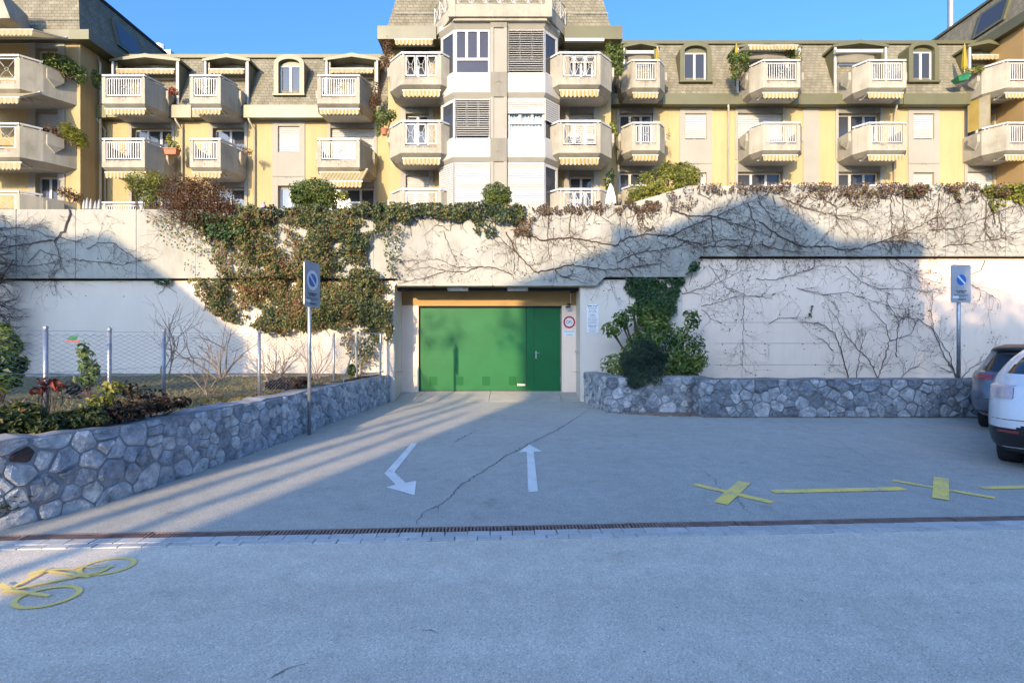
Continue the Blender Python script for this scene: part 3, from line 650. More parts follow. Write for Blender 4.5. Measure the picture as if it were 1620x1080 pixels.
# fittings in the mouth
for i, px in enumerate((724, 819)):
    y0 = 12.9; x = PX(px, y0); 
    l = tag(bx(x - .26, x + .26, y0, y0 + .16, zb_g - .07, zb_g - .002).build('ceiling_lamp', 'galv'), ('long grey lamp under the beam above the middle of the garage door', 'long grey lamp under the beam nearer the wicket door')[i], 'lamp', 'lamps under the garage beam')
    bx(x - .25, x + .25, y0 + .01, y0 + .15, zb_g - .085, zb_g - .071).build('diffuser', 'signwhite', l)
y0 = YD - .04
sn = thing('siren_box', 'small grey alarm box with black lamp above the red ring sign', 'alarm', (PX(901, YD), YD, PZ(492, YD)))
x = PX(901, YD)
bx(x - .055, x + .055, YD - .05, YD, PZ(492, YD), PZ(486, YD)).build('box', 'galv', sn); MB().tube([(x - .02, YD - .05, PZ(483, YD)), (x - .02, YD - .05, PZ(480.5, YD))], .05, 10).build('lamp', 'black', sn); bx(x - .10, x + .02, YD - .11, YD - .0, PZ(486, YD), PZ(484.5, YD)).build('arm', 'black', sn)
MB().tube([(x + .03, YD - .012, PZ(486, YD)), (x + .03, YD - .012, zb_g)], .009, 6).build('conduit', 'signwhite', sn)
cm = thing('motion_sensor', 'small black and red sensor under the right end of the beam', 'sensor', (PX(908, 13.3), 13.3, zb_g - .12)); x = PX(908, 13.3)
bx(x - .06, x + .05, 13.25, 13.35, zb_g - .045, zb_g - .002).build('base', 'signred', cm); bx(x - .10, x + .05, 13.22, 13.3, zb_g - .11, zb_g - .06).build('head', 'black', cm); bx(x - .01, x + .01, 13.26, 13.29, zb_g - .06, zb_g - .045).build('neck', 'black', cm)
for px, py in ((915.5, 556), (917, 589)):
    y0 = 13.1; z = PZ(py, y0); o = MB(); o.box(GR - .09, GR, y0, y0 + .06, z - .03, z + .03) if py < 570 else o.tube([(GR, y0, z), (GR - .16, y0 - .1, z + .03)], .01, 6)
    tag(o.build('door_stay', 'galv'), 'small grey switch box on the right side of the garage recess' if py < 570 else 'short metal stay on the right side of the garage recess', 'fitting')
o = MB().tube([(GL, 13.1, PZ(588, 13.1)), (GL + .16, 13.0, PZ(587, 13.1))], .01, 6); tag(o.build('door_stay', 'galv'), 'short metal stay on the left side of the garage recess', 'fitting')

# ------------------------------------------------------------------ lettering
def text_mb(s, size, width=None):
    cu = bpy.data.curves.new('t', 'FONT'); cu.body = s; cu.size = size; cu.align_x = 'CENTER'; cu.align_y = 'CENTER'
    o = bpy.data.objects.new('t', cu); COL.objects.link(o)
    bpy.context.view_layer.update()
    me = bpy.data.meshes.new_from_object(o.evaluated_get(bpy.context.evaluated_depsgraph_get()))
    V = [tuple(v.co) for v in me.vertices]; Fc = [tuple(p.vertices) for p in me.polygons]
    bpy.data.objects.remove(o); bpy.data.curves.remove(cu); bpy.data.meshes.remove(me)
    if width:
        xs = [v[0] for v in V]; k = width / (max(xs) - min(xs)); m = (max(xs) + min(xs)) / 2; V = [((v[0] - m) * k, v[1], 0) for v in V]
    return V, Fc
def text_on_wall(s, size, x, y, z, mat, parent, width=None):
    V, Fc = text_mb(s, size, width); mb = MB(); mb.add([(x + a, y, z + b) for a, b, _ in V], Fc); return mb.build('lettering', mat, parent)
def word_lines(x0, x1, z, h, y, rnd, mat, parent, center=True, fill=0.9):
    """print too small to read: rows of word-long strokes"""
    mb = MB(); W = (x1 - x0) * fill; x = (x0 + x1) / 2 - W / 2 if center else x0; e = x + W
    while x < e - h * .5:
        w = min(e - x, h * rnd.uniform(1.2, 4.5)); q = x
        while q < x + w - h * .3:
            cw = h * rnd.uniform(.35, .6); mb.quad((q, y, z), (min(q + cw, x + w), y, z), (min(q + cw, x + w), y, z + h * rnd.uniform(.75, 1)), (q, y, z + h * rnd.uniform(.75, 1))); q += cw + h * .12
        x += w + h * .5
    if mb.f: return mb.build('print_line', mat, parent)
gs = thing('round_sign', 'round white sign with a red ring reading GPL beside the green door', 'sign', (PX(900.5, YD), YD, PZ(529, YD)))
x, z = PX(900.5, YD), PZ(509.5, YD); y0 = YD - .012
MB().disc_y(x, z, y0, 0.0, .172, 40).build('plate', 'signwhite', gs); MB().disc_y(x, z, y0 - .003, .118, .162, 40, 0.98).build('red_ring', 'signred', gs)
g = MB(); 
o = MB().tube([(x, YD - .011, z), (x, YD, z)], .172, 40); o.build('plate_edge', 'signwhite', gs)
text_on_wall('GPL', .115, x, y0 - .004, z, 'ink', gs, .165)
bx(x - .155, x + .155, YD - .012, YD - .0, PZ(532, YD), PZ(521.3, YD)).build('text_plate', 'signwhite', gs)
text_on_wall('Véhicules GPL', .06, x, YD - .015, PZ(524.2, YD), 'inkblue', gs, .27); text_on_wall('interdits', .06, x, YD - .015, PZ(529.3, YD), 'inkblue', gs, .16)
nb = thing('notice_plate', 'white notice plate with rows of small print on the wall right of the garage', 'notice', (PX(937, YW), YW, PZ(528, YW)))
x0, x1 = PX(928.3, YW), PX(946.5, YW); z0, z1 = PZ(528, YW), PZ(481.5, YW)
bx(x0, x1, YW - .012, YW, z0, z1).build('plate', 'signwhite', nb)
rnd = random.Random(5); y0 = YW - .014; H = z1 - z0
word_lines(x0 + .01, x1 - .01, z1 - .055, .034, y0, rnd, 'ink', nb, True, .9)
for i in range(19):
    if i in (4, 8, 12, 16): bx(x0 + .018, x1 - .018, y0, y0 + .001, z1 - .09 - i * .034 - .003, z1 - .09 - i * .034 + .001).build('rule', 'ink', nb)
    else: word_lines(x0 + .02, x1 - .02, z1 - .095 - i * .034, .013 if i not in (5, 9, 13) else .018, y0, rnd, 'ink', nb, True, rnd.uniform(.5, .92))
for cx in (x0 + .015, x1 - .015):
    for cz in (z0 + .018, z1 - .016): MB().disc_y(cx, cz, y0, 0, .010, 8).build('screw', 'ink', nb)

# ------------------------------------------------------------------ no-parking signs
def parking_sign(cx, cy, zbase, zt, zb, w, rotz, label, pole_r=.03, frame=False):
    t = thing('no_parking_sign', label, 'sign', (cx, cy, zbase), 'no parking signs on poles'); t.rotation_euler = (0, 0, rotz)
    H = zt - zb; zb -= zbase; zt -= zbase; BASE[t.name] = Vector((0, 0, 0)); hw = w / 2
    MB().tube([(0, 0, 0), (0, 0, zt - .08)], pole_r, 12).build('pole', 'galv', t, smooth=True)
    def rr(x0, x1, z0, z1, r, n=5):
        p = []
        for (qx, qz, a0) in ((x1 - r, z1 - r, 0), (x0 + r, z1 - r, 90), (x0 + r, z0 + r, 180), (x1 - r, z0 + r, 270)):
            for i in range(n + 1): a = math.radians(a0 + 90 * i / n); p.append((qx + r * math.cos(a), qz + r * math.sin(a)))
        return p[::-1]
    MB().prism_y(rr(-hw, hw, zb, zt, .04), -.055, -.045).build('panel', 'signback', t)
    edge = rr(-hw, hw, zb, zt, .04); MB().tube([(x, -.05, z) for x, z in edge + edge[:1]], .008, 5, cap=False).build('rim', 'galv', t)
    y = -.058; cz = zb + H * .60; r = w * .245 
    MB().disc_y(0, cz, y, 0, r * 1.5, 40).build('white_disc', 'signwhite' if not frame else 'signback', t)
    b = MB().disc_y(0, cz, y - .003, 0, r, 40).build('blue_disc', 'signblue', t)
    d = r * .72; k = r * .16; MB().quad((-d - k * .7, y - .006, cz + d - k * .7), (-d + k * .7, y - .006, cz + d + k * .7), (d + k * .7, y - .006, cz - d + k * .7), (d - k * .7, y - .006, cz - d - k * .7)).build('diagonal_bar', 'signwhite', b)
    rn = random.Random(3)
    for (zz, hh, fl, m_) in ((.285, .026, .62, 'ink'), (.245, .026, .46, 'ink'), (.195, .012, .8, 'ink'), (.168, .012, .8, 'ink'), (.142, .012, .4, 'ink')): word_lines(-hw + .02, hw - .02, zb + H * zz, hh, y, rn, m_, t, True, fl)
    MB().quad((-hw + .03, y, zb + H * .10), (-hw + .17, y, zb + H * .10), (-hw + .17, y, zb + H * .165), (-hw + .03, y, zb + H * .165)).build('white_field', 'signwhite', t)
    word_lines(-.07, .11, zb + H * .055, .03, y - .002, rn, 'ink', t, True, 1.0)
    for zz in (zb + .12, zt - .14): bx(-.045, .045, -.045, .035, zz - .015, zz + .015).build('clamp', 'galv', t)
    return t
Y1 = 8.5; x1_ = PX(487.5, Y1)
parking_sign(x1_ + .02, Y1, gz(x1_, Y1), PZ(415.5, Y1), PZ(485.5, Y1), .45, math.radians(79), 'no parking sign on a pole at the foot of the left stone wall')
Y2 = 10.65; x2_ = PX(1516.5, Y2)
parking_sign(x2_, Y2, .70, PZ(420, Y2), PZ(478, Y2), .45, math.radians(6), 'no parking sign on a pole behind the right stone wall', .034, True)

# ================================================================== RUBBLE STONE WALLS
def rubble(wallobj, path, z0f, z1f, size, seed, smat, mmat, gap=.012, bulge=.03, rows=None, brown=None, thick=.3, side=1):
    """stones on a vertical face that follows a plan polyline; (u along, z up); outward normal = right of travel * side"""
    rnd = random.Random(seed); seg = []; L = 0
    for a, b in zip(path[:-1], path[1:]):
        l = math.hypot(b[0] - a[0], b[1] - a[1]); seg.append((L, l, a, b)); L += l
    def at(u, z, out):
        for k, (s, l, a, b) in enumerate(seg):
            if u <= s + l or k == len(seg) - 1:
                t = (u - s) / l; dx, dy = (b[0] - a[0]) / l, (b[1] - a[1]) / l
                return (a[0] + (b[0] - a[0]) * t + dy * out * side, a[1] + (b[1] - a[1]) * t - dx * out * side, z)
    # mortar core
    core = MB(); nu = max(8, int(L / .15)); top = MB()
    for i in range(nu):
        u0, u1 = L * i / nu, L * (i + 1) / nu
        core.quad(at(u0, z0f(u0) - .06, 0), at(u1, z0f(u1) - .06, 0), at(u1, z1f(u1), 0), at(u0, z1f(u0), 0))
        core.quad(at(u0, z1f(u0), 0), at(u1, z1f(u1), 0), at(u1, z1f(u1) + .012, -thick), at(u0, z1f(u0) + .012, -thick))
        core.quad(at(u0, z1f(u0) + .012, -thick), at(u1, z1f(u1) + .012, -thick), at(u1, z0f(u1) - .06, -thick), at(u0, z0f(u0) - .06, -thick))
    for u in (0, L): core.quad(at(u, z0f(u) - .06, 0), at(u, z1f(u), 0), at(u, z1f(u) + .012, -thick), at(u, z0f(u) - .06, -thick))
    core.build('mortar_core', mmat, wallobj)
    seeds = []; tries = 0
    while tries < 9000:
        tries += 1; u = rnd.uniform(0, L); z = rnd.uniform(z0f(u), z1f(u)); s = size * rnd.choice((.5, .62, .8, .95, 1.1, 1.3, 1.55))
        if all(((u - p[0]) / 1.15) ** 2 + (z - p[1]) ** 2 > ((s + p[2]) * .5) ** 2 for p in seeds): seeds.append((u, z, s))
    cnt = 0; bsel = min(seeds, key=lambda q: (q[0] - brown[0]) ** 2 + (q[1] - brown[1]) ** 2)[:2] if brown else None
    for (u, z, s) in seeds:
        um, zm = u, z
        poly = [(u - .6, z0f(u) - .02), (u + .6, z0f(u) - .02), (u + .6, z1f(u)), (u - .6, z1f(u))]
        poly = [(min(max(a, .004), L - .004), min(max(b, z0f(min(max(a, 0), L)) - .02), z1f(min(max(a, 0), L)) - .002)) for a, b in poly]
        for (p, q, t) in seeds:
            if (p, q) == (u, z) or abs(p - u) > 1.2: continue
            dx, dy = p - u, q - z; d = math.hypot(dx, dy); f = .5 + .22 * (s - t) / (s + t); poly = clip_half(poly, u + dx * f, z + dy * f, dx / d, dy / d)
            if len(poly) < 3: break
        if len(poly) < 3: continue
        cx = sum(p[0] for p in poly) / len(poly); cz = sum(p[1] for p in poly) / len(poly)
        rad = min(math.hypot(p[0] - cx, p[1] - cz) for p in poly)
        if rad < gap * 1.4: continue
        # round the corners, pull in by the joint
        sg = rnd.choice((.15, .3, .5, .9, 1.6))
        pts = []
        n = len(poly)
        for i in range(n):
            a, b, c_ = poly[i - 1], poly[i], poly[(i + 1) % n]
            for w_ in (rnd.uniform(.08, .2), .0):
                if w_: pts.append((b[0] + (a[0] - b[0]) * w_, b[1] + (a[1] - b[1]) * w_)); pts.append((b[0] + (c_[0] - b[0]) * w_, b[1] + (c_[1] - b[1]) * w_))
        q = []
        for (a, b) in pts:
            d = math.hypot(a - cx, b - cz) + 1e-6; k = max(.5, (d - gap * sg * rnd.uniform(.6, 1.5)) / d); q.append((cx + (a - cx) * k, cz + (b - cz) * k))
        m = len(q); h = bulge * rnd.uniform(.3, 1.3); tx, tz = rnd.uniform(-.6, .6) * h / max(rad, .03), rnd.uniform(-.6, .6) * h / max(rad, .03)
        mb = MB(); ring0 = [at(a, b, -.02) for a, b in q]
        ring1 = [at(cx + (a - cx) * .96, cz + (b - cz) * .96, h * .45 + rnd.uniform(-.004, .004)) for a, b in q]
        ring2 = [at(cx + (a - cx) * rnd.uniform(.6, .86), cz + (b - cz) * rnd.uniform(.6, .86), h + (a - cx) * tx + (b - cz) * tz + rnd.uniform(-.009, .009)) for a, b in q]
        ctr = at(cx, cz, h * 1.05 + rnd.uniform(-.008, .008))
        mb.v = ring0 + ring1 + ring2 + [ctr]
        for i in range(m):
            j = (i + 1) % m; mb.f += [(i, j, m + j, m + i), (m + i, m + j, 2 * m + j, 2 * m + i), (2 * m + i, 2 * m + j, 3 * m)]
        o = mb.build('stone', 'brown_st' if brown and (um, zm) == bsel else smat, wallobj); cnt += 1
    return cnt
ws = thing('stone_wall', 'low grey rubble stone wall curving along the left of the driveway', 'stone wall', (-3.6, 8, 0), 'rubble stone walls')
Ls = [0]
for a, b in zip(WALLLINE[:-1], WALLLINE[1:]): Ls.append(Ls[-1] + math.hypot(b[0] - a[0], b[1] - a[1]))
def uy(u):
    for (s, e, a, b) in zip(Ls[:-1], Ls[1:], WALLLINE[:-1], WALLLINE[1:]):
        if u <= e + 1e-6: t = (u - s) / (e - s); return a[0] + (b[0] - a[0]) * t, a[1] + (b[1] - a[1]) * t
    return WALLLINE[-1]
c1 = rubble(ws, WALLLINE, lambda u: gz(*uy(min(max(u, 0), Ls[-1]))), lambda u: .755 + .03 * nz(u * 2, 1, 1) + .02 * nz(u * 7, 2, 1), .185, 21, 'stone', 'mortar', .008, .024, side=1, brown=(Ls[2] + .06, .57))
wr = thing('stone_wall', 'low dark rubble stone wall along the right of the yard below the bare creepers', 'stone wall', (6.5, 10.3, 0), 'rubble stone walls')
c2 = rubble(wr, [(3.86, 11.2), (3.84, 10.33), (3.9, 10.28), (9.6, 10.30)], lambda u: .10, lambda u: .838 + .012 * nz(u * 2, 5, 1) + .012 * nz(u * 7, 5, 1), .215, 22, 'stone_d', 'mortar_d', .011, .032, side=1)
wp = thing('stone_planter', 'raised rubble stone planter below the laurel at the garage corner', 'planter', (2.9, 11, 0), 'rubble stone walls')
c3 = rubble(wp, [(1.80, 12.73), (2.06, 11.02), (2.12, 10.96), (4.05, 10.95)], lambda u: .09, lambda u: .845 + .01 * nz(u * 2, 9, 1), .20, 23, 'stone_d', 'mortar', .011, .030, side=1)
# brick pavers in the nook between planter and wall
pv = struct(bx(2.0, 3.95, 10.36, 11.0, 0, gz(3, 10.36) - .002).build('paver_nook', 'joint', base=(3, 10.6, 0)))
pmsh = bx(-.052, .052, -.022, .022, -.03, .012); pm = bpy.data.meshes.new('brick'); pm.from_pydata(pmsh.v, [], pmsh.f); pm.materials.append(M['brick'])
for j in range(12):
    for i in range(19):
        x, y = 2.05 + i * .109 + (j % 2) * .05, 10.42 + j * .049
        if x > 3.85 or y > 10.93 or y < 10.93 - (x - 1.95) * .42 + (0): continue
        o = bpy.data.objects.new('brick', pm); COL.objects.link(o); o.parent = pv; o.location = (x - 3, y - 10.6, gz(x, y) + .004 + R.uniform(-.003, .003)); o.rotation_euler = (R.uniform(-.02, .02), R.uniform(-.02, .02), R.uniform(-.03, .03))
print('STONES', c1, c2, c3)

# ================================================================== APARTMENT BUILDING (five joined blocks)
def facade(b, X0, X1, z0, z1, Y, ops, mat='yellow', depth=.28, name='wall'):
    xs = sorted({X0, X1} | {v for o in ops for v in o[:2]}); zs = sorted({z0, z1} | {v for o in ops for v in o[2:4]}); mb = MB()
    for a, c in zip(xs[:-1], xs[1:]):
        for d, e in zip(zs[:-1], zs[1:]):
            mx, mz = (a + c) / 2, (d + e) / 2
            if not any(o[0] < mx < o[1] and o[2] < mz < o[3] for o in ops): mb.quad((a, Y, d), (c, Y, d), (c, Y, e), (a, Y, e))
    for (a, c, d, e) in [o[:4] for o in ops]:
        mb.quad((a, Y, d), (a, Y + depth, d), (a, Y + depth, e), (a, Y, e)); mb.quad((c, Y, d), (c, Y + depth, d), (c, Y + depth, e), (c, Y, e))
        mb.quad((a, Y, e), (c, Y, e), (c, Y + depth, e), (a, Y + depth, e)); mb.quad((a, Y, d), (c, Y, d), (c, Y + depth, d), (a, Y + depth, d))
    return mb.build(name, mat, b)
def window(b, X0, X1, z0, z1, Y, panes=2, blind=0.0, bmat='blind', glass='glass', low=0.0, open_slats=False, curtain=False, ft=.075):
    """frame, panes, optional louvred blind that covers a share of the height from the top"""
    f = MB(); y0, y1 = Y, Y + .06
    f.box(X0, X1, y0, y1, z0, z0 + ft); f.box(X0, X1, y0, y1, z1 - ft, z1); f.box(X0, X0 + ft, y0, y1, z0 + ft, z1 - ft); f.box(X1 - ft, X1, y0, y1, z0 + ft, z1 - ft)
    zl = z0 + ft
    if low: zl = z0 + (z1 - z0) * low; f.box(X0 + ft, X1 - ft, y0, y1, zl - .05, zl + .05); zl += .05
    for i in range(1, panes): x = X0 + (X1 - X0) * i / panes; f.box(x - .05, x + .05, y0 - .002, y1, zl, z1 - ft)
    w = f.build('window', 'white', b)
    gl = MB()
    for i in range(panes):
        a = X0 + (X1 - X0) * i / panes + (.05 if i else ft); c = X0 + (X1 - X0) * (i + 1) / panes - (.05 if i < panes - 1 else ft)
        MB().quad((a, Y + .035, zl), (c, Y + .035 + R.uniform(-.004, .004), zl), (c, Y + .035 + R.uniform(-.004, .004), z1 - ft), (a, Y + .035, z1 - ft)).build('pane', 'cglass' if curtain else glass, w)
    if low: MB().quad((X0 + ft, Y + .035, z0 + ft), (X1 - ft, Y + .035, z0 + ft), (X1 - ft, Y + .035, zl - .1), (X0 + ft, Y + .035, zl - .1)).build('pane', 'cglass' if curtain else glass, w)
    if curtain:
        MB().box(X0 + .01, X1 - .01, Y + .35, Y + .36, z0, z1).build('room_back', 'room', w)
        c = MB(); n = 90
        for i in range(n):
            a, d = X0 + (X1 - X0) * i / n, X0 + (X1 - X0) * (i + 1) / n; s = lambda q: Y + .12 + .035 * math.sin(q * 46) + .015 * math.sin(q * 17)
            c.quad((a, s(a), z0 + .04), (d, s(d), z0 + .04), (d, s(d), z1 - .05), (a, s(a), z1 - .05))
        c.build('curtain', 'curtain', w)
    if blind:
        s = MB(); zb = z1 - (z1 - z0) * blind; st = .085; k = int((z1 - zb) / st); yb = Y - .075; th = .02 if open_slats else .006
        for i in range(k):
            za = z1 - (i + 1) * st
            if open_slats: s.hexa([(X0 + .02, yb, za), (X1 - .02, yb, za), (X1 - .02, yb + .06, za + .05), (X0 + .02, yb + .06, za + .05)], [(X0 + .02, yb - .004, za + .008), (X1 - .02, yb - .004, za + .008), (X1 - .02, yb + .056, za + .058), (X0 + .02, yb + .056, za + .058)])
            else: s.hexa([(X0 + .015, yb, za), (X1 - .015, yb, za), (X1 - .015, yb + .03, za + st), (X0 + .015, yb + .03, za + st)], [(X0 + .015, yb - .01, za + .014), (X1 - .015, yb - .01, za + .014), (X1 - .015, yb + .018, za + st + .006), (X0 + .015, yb + .018, za + st + .006)])
        s.build('blind', bmat, w)
        r = MB(); 
        for x in (X0, X1 - .02): r.box(x, x + .02, yb - .01, yb + .05, zb, z1)
        r.build('blind_rail', bmat, w)
    return w
def surround(b, X0, X1, z0, z1, Y, w=.26, head=.5, mat='grey_pl', proud=.035):
    bx(X0 - w, X0, Y - proud, Y, z0, z1 + head).build('jamb', mat, b); bx(X1, X1 + w, Y - proud, Y, z0, z1 + head).build('jamb', mat, b)
    bx(X0 + .003, X1 - .003, Y - proud * .6, Y + .02, z1, z1 + head).build('lintel', 'grey_dk', b)
def chevron(b, x, y, z, s, parent):
    m = MB(); m.hexa([(x - s, y, z - s * .5), (x, y, z), (x, y + .01, z), (x - s, y + .01, z - s * .5)], [(x - s, y, z - s * .5 + .035), (x, y, z + .035), (x, y + .01, z + .035), (x - s, y + .01, z - s * .5 + .035)])
    m.hexa([(x + .002, y, z), (x + s, y, z - s * .5), (x + s, y + .01, z - s * .5), (x + .002, y + .01, z)], [(x + .002, y, z + .035), (x + s, y, z - s * .5 + .035), (x + s, y + .01, z - s * .5 + .035), (x + .002, y + .01, z + .035)]); m.build('chevron', 'grey_dk', parent)
def valance(m, X0, X1, Y, zt, drop, slope=0.0):
    n = max(4, int((X1 - X0) / .15)); k = 6
    for i in range(n):
        a, c = X0 + (X1 - X0) * i / n, X0 + (X1 - X0) * (i + 1) / n
        for j in range(k):
            t0, t1 = j / k, (j + 1) / k; x0, x1 = a + (c - a) * t0, a + (c - a) * t1; d = lambda t: drop * (.74 + .26 * math.sin(math.pi * t))
            m.quad((x0, Y, zt - d(t0)), (x1, Y, zt - d(t1)), (x1, Y, zt), (x0, Y, zt))
def awning(b, X0, X1, Yf, Yb, zf, zb, drop=.26, mat='awn'):
    """cloth from the roller (Yb, zb) to the front bar (Yf, zf), scalloped valance, arms"""
    a = MB().box(X0 - .03, X1 + .03, Yf + .006, Yf + .05, zf - .03, zf + .03).build('awning', 'white', b)
    m = MB(); valance(m, X0, X1, Yf, zf, drop); m.build('valance', mat, a)
    if Yb - Yf > .15: MB().quad((X0, Yf + .02, zf + .034), (X1, Yf + .02, zf + .034), (X1, Yb, zb), (X0, Yb, zb)).build('awning_cloth', mat, a)
    r = MB()
    for x in (X0 + .04, X1 - .04): r.tube([(x, Yf + .05, zf), (x, Yb + .02, zb - .06)], .022, 5)
    r.tube([(X0, Yb + .03, zb + .0), (X1, Yb + .03, zb + .0)], .05, 8); r.build('awning_arms', 'white', a)
    return a
def balcony(b, plan, zr, Yw, style='bars', body=1.22, piers=.16, rail_open=(.22, .62), awn=True, aw=(0, 0), awmat='awn', drop=.27, emblem=True, wedge=True):
    """plan: six points wall-left .. wall-right; zr: top of the handrail; bottom at zr - body"""
    zb = zr - body; zs = zb + .2; zt = zr - .13; T = .11
    p = plan; f0, f1 = p[2], p[3]; Yf = f0[1]
    cxm = (f0[0] + f1[0]) / 2; cym = Yw
    def inset(q, k): return (q[0] + (cxm - q[0]) * k, q[1] + (cym - q[1]) * k)
    # floor slab, its underside chamfered all round
    m = MB(); lo = [inset(q, .17) if q[1] < Yw - .01 else (q[0] + (cxm - q[0]) * .17, q[1]) for q in p]; n = 6
    m.v = [(x, y, zb - .15) for x, y in lo] + [(x, y, zb) for x, y in p] + [(x, y, zs) for x, y in p]
    m.f = [tuple(range(6))[::-1], (12, 13, 14, 15, 16, 17)] + [(i, (i + 1) % 6, 6 + (i + 1) % 6, 6 + i) for i in range(6)] + [(6 + i, 6 + (i + 1) % 6, 12 + (i + 1) % 6, 12 + i) for i in range(6)]
    o = m.build('balcony', 'conc', b)
    MB().prism_z([(x + (cxm - x) * .02, y + .02) if y < Yw - .01 else (x + (cxm - x) * .02, y - .01) for x, y in lo], zb - .162, zb - .153).build('soffit_panel', 'soffit', o)
    def pw(a, c, z0, z1, name='parapet', mat='conc', t=T, off=0.0):
        d = Vector((c[0] - a[0], c[1] - a[1])); L = d.length; d /= L; nn = Vector((-d.y, d.x))
        if (Vector((cxm, cym)) - Vector(a)).dot(nn) < 0: nn = -nn
        a2 = (a[0] + nn.x * t, a[1] + nn.y * t); c2 = (c[0] + nn.x * t, c[1] + nn.y * t)
        m = MB().hexa([(*a, z0), (*c, z0), (*c2, z0), (*a2, z0)], [(*a, z1), (*c, z1), (*c2, z1), (*a2, z1)])
        return m.build(name, mat, o)
    zs2 = zs + .001
    for (i, j) in ((0, 1), (1, 2), (3, 4), (4, 5)): pw(p[i], p[j], zs2, zt)
    pw((f0[0], Yf), (f0[0] + piers, Yf), zs2, zt, 'pier', t=T - .003); pw((f1[0] - piers, Yf), (f1[0], Yf), zs2, zt, 'pier', t=T - .003)
    zo = zb + body * rail_open[0] + .02; pw((f0[0] + piers + .002, Yf + .012), (f1[0] - piers - .002, Yf + .012), zs2, zo, 'low_parapet', 'conc_st')
    if emblem:
        s = MB(); x = cxm; s.tube([(x + .05, Yf + .006, zo - .10), (x - .03, Yf - .012, zo - .15), (x + .02, Yf + .004, zo - .22)], .014, 5); s.build('overflow_spout', 'pipe', o)
    # wedge-shaped boxes on the flanks
    if wedge:
        for (a, c) in ((p[0], p[1]), (p[5], p[4])):
            d = Vector((c[0] - a[0], c[1] - a[1])); L = d.length; d /= L; nn = Vector((-d.y, d.x))
            if (Vector((cxm, (Yf + Yw) / 2)) - Vector(a)).dot(nn) > 0: nn = -nn
            q = lambda u, k: (a[0] + d.x * u * L + nn.x * k, a[1] + d.y * u * L + nn.y * k)
            m = MB(); zc = zb + body * .52; u0, u1, um = .42, .92, .67; k = .12
            m.v = [(*q(u0, .003), zc), (*q(u1, .003), zc), (*q(u1, .003), zt - .12), (*q(u0, .003), zt - .12), (*q(u0, k), zc), (*q(u1, k), zc), (*q(u1, k), zt - .12), (*q(u0, k), zt - .12), (*q(um, .003), zc - .28), (*q(um, k * .35), zc - .26)]
            m.f = [(4, 5, 6, 7), (0, 3, 7, 4), (1, 5, 6, 2), (3, 2, 6, 7), (4, 9, 5), (0, 8, 9, 4), (1, 5, 9, 8)]; m.build('flank_box', 'conc', o)
    # white handrail
    hp = [(*p[1], zr), (*p[2], zr), (*p[3], zr), (*p[4], zr)]
    m = MB()
    def bar(a, c, w, h, z):
        d = Vector((c[0] - a[0], c[1] - a[1])); L = d.length; d /= L; nn = Vector((-d.y, d.x)) * w / 2
        m.hexa([(a[0] - nn.x, a[1] - nn.y, z - h), (c[0] - nn.x, c[1] - nn.y, z - h), (c[0] + nn.x, c[1] + nn.y, z - h), (a[0] + nn.x, a[1] + nn.y, z - h)], [(a[0] - nn.x, a[1] - nn.y, z), (c[0] - nn.x, c[1] - nn.y, z), (c[0] + nn.x, c[1] + nn.y, z), (a[0] + nn.x, a[1] + nn.y, z)])
    e = [inset(q, .03) for q in p]; bar(e[1], e[2], .09, .07, zr - .002); bar((e[2][0] - .02, e[2][1]), (e[3][0] + .02, e[3][1]), .10, .075, zr); bar(e[3], e[4], .09, .07, zr - .002)
    for (a, c) in ((e[1], e[2]), (e[3], e[4])):
        for t in (.12, .9): x, y = a[0] + (c[0] - a[0]) * t, a[1] + (c[1] - a[1]) * t; m.box(x - .02, x + .02, y - .02, y + .02, zt - .02, zr - .071)
    for x in (f0[0] + piers * .5, f1[0] - piers * .5): m.box(x - .022, x + .022, Yf + .03, Yf + .074, zt - .02, zr - .076)
    m.build('handrail', 'white', o)
    # railing between the piers
    x0, x1 = f0[0] + piers + .02, f1[0] - piers - .02; z0, z1 = zo + .05, zr - .14; y0, y1 = Yf + .02, Yf + .05; m = MB()
    if style == 'X':
        n = 3; g_ = .03; w = (x1 - x0 - g_ * (n - 1)) / n
        for i in range(n):
            a = x0 + i * (w + g_); c = a + w; cx, cz = (a + c) / 2, (z0 + z1) / 2
            m.box(a, c, y0, y1, z0, z0 + .035); m.box(a, c, y0, y1, z1 - .035, z1); m.box(a, a + .035, y0, y1, z0 + .035, z1 - .035); m.box(c - .035, c, y0, y1, z0 + .035, z1 - .035)
            for (sx, sz) in ((1, 1), (1, -1), (-1, 1), (-1, -1)):
                m.tube([(cx + sx * w * .12, y0 + .015, cz + sz * w * .12), (cx + sx * (w / 2 - .02), y0 + .015, cz + sz * ((z1 - z0) / 2 - .02))], .013, 4)
            m.tube([(cx + .072 * math.cos(t * math.pi / 4), y0 + .015, cz + .072 * math.sin(t * math.pi / 4)) for t in range(9)], .012, 4, cap=False)
    else:
        m.box(x0, x1, y0, y1, z0, z0 + .04); m.box(x0, x1, y0, y1, z1 - .04, z1); n = max(6, int((x1 - x0) / .095))
        for i in range(n + 1): x = x0 + .016 + (x1 - x0 - .032) * i / n; m.box(x - .016, x + .016, y0 + .004, y1 - .004, z0 + .04, z1 - .04)
        cx, cz = (x0 + x1) / 2, (z0 + z1) / 2; m.tube([(cx + .10 * math.cos(t * math.pi / 2), y0 - .012, cz + .10 * math.sin(t * math.pi / 2)) for t in range(5)], .014, 4, cap=False)
    m.build('railing', 'white', o)
    if awn: awning(o, f0[0] + .06 + aw[0], f1[0] - .06 + aw[1], Yf + .10, Yf + .62, zb - .17, zb - .19, drop, awmat)
    return o
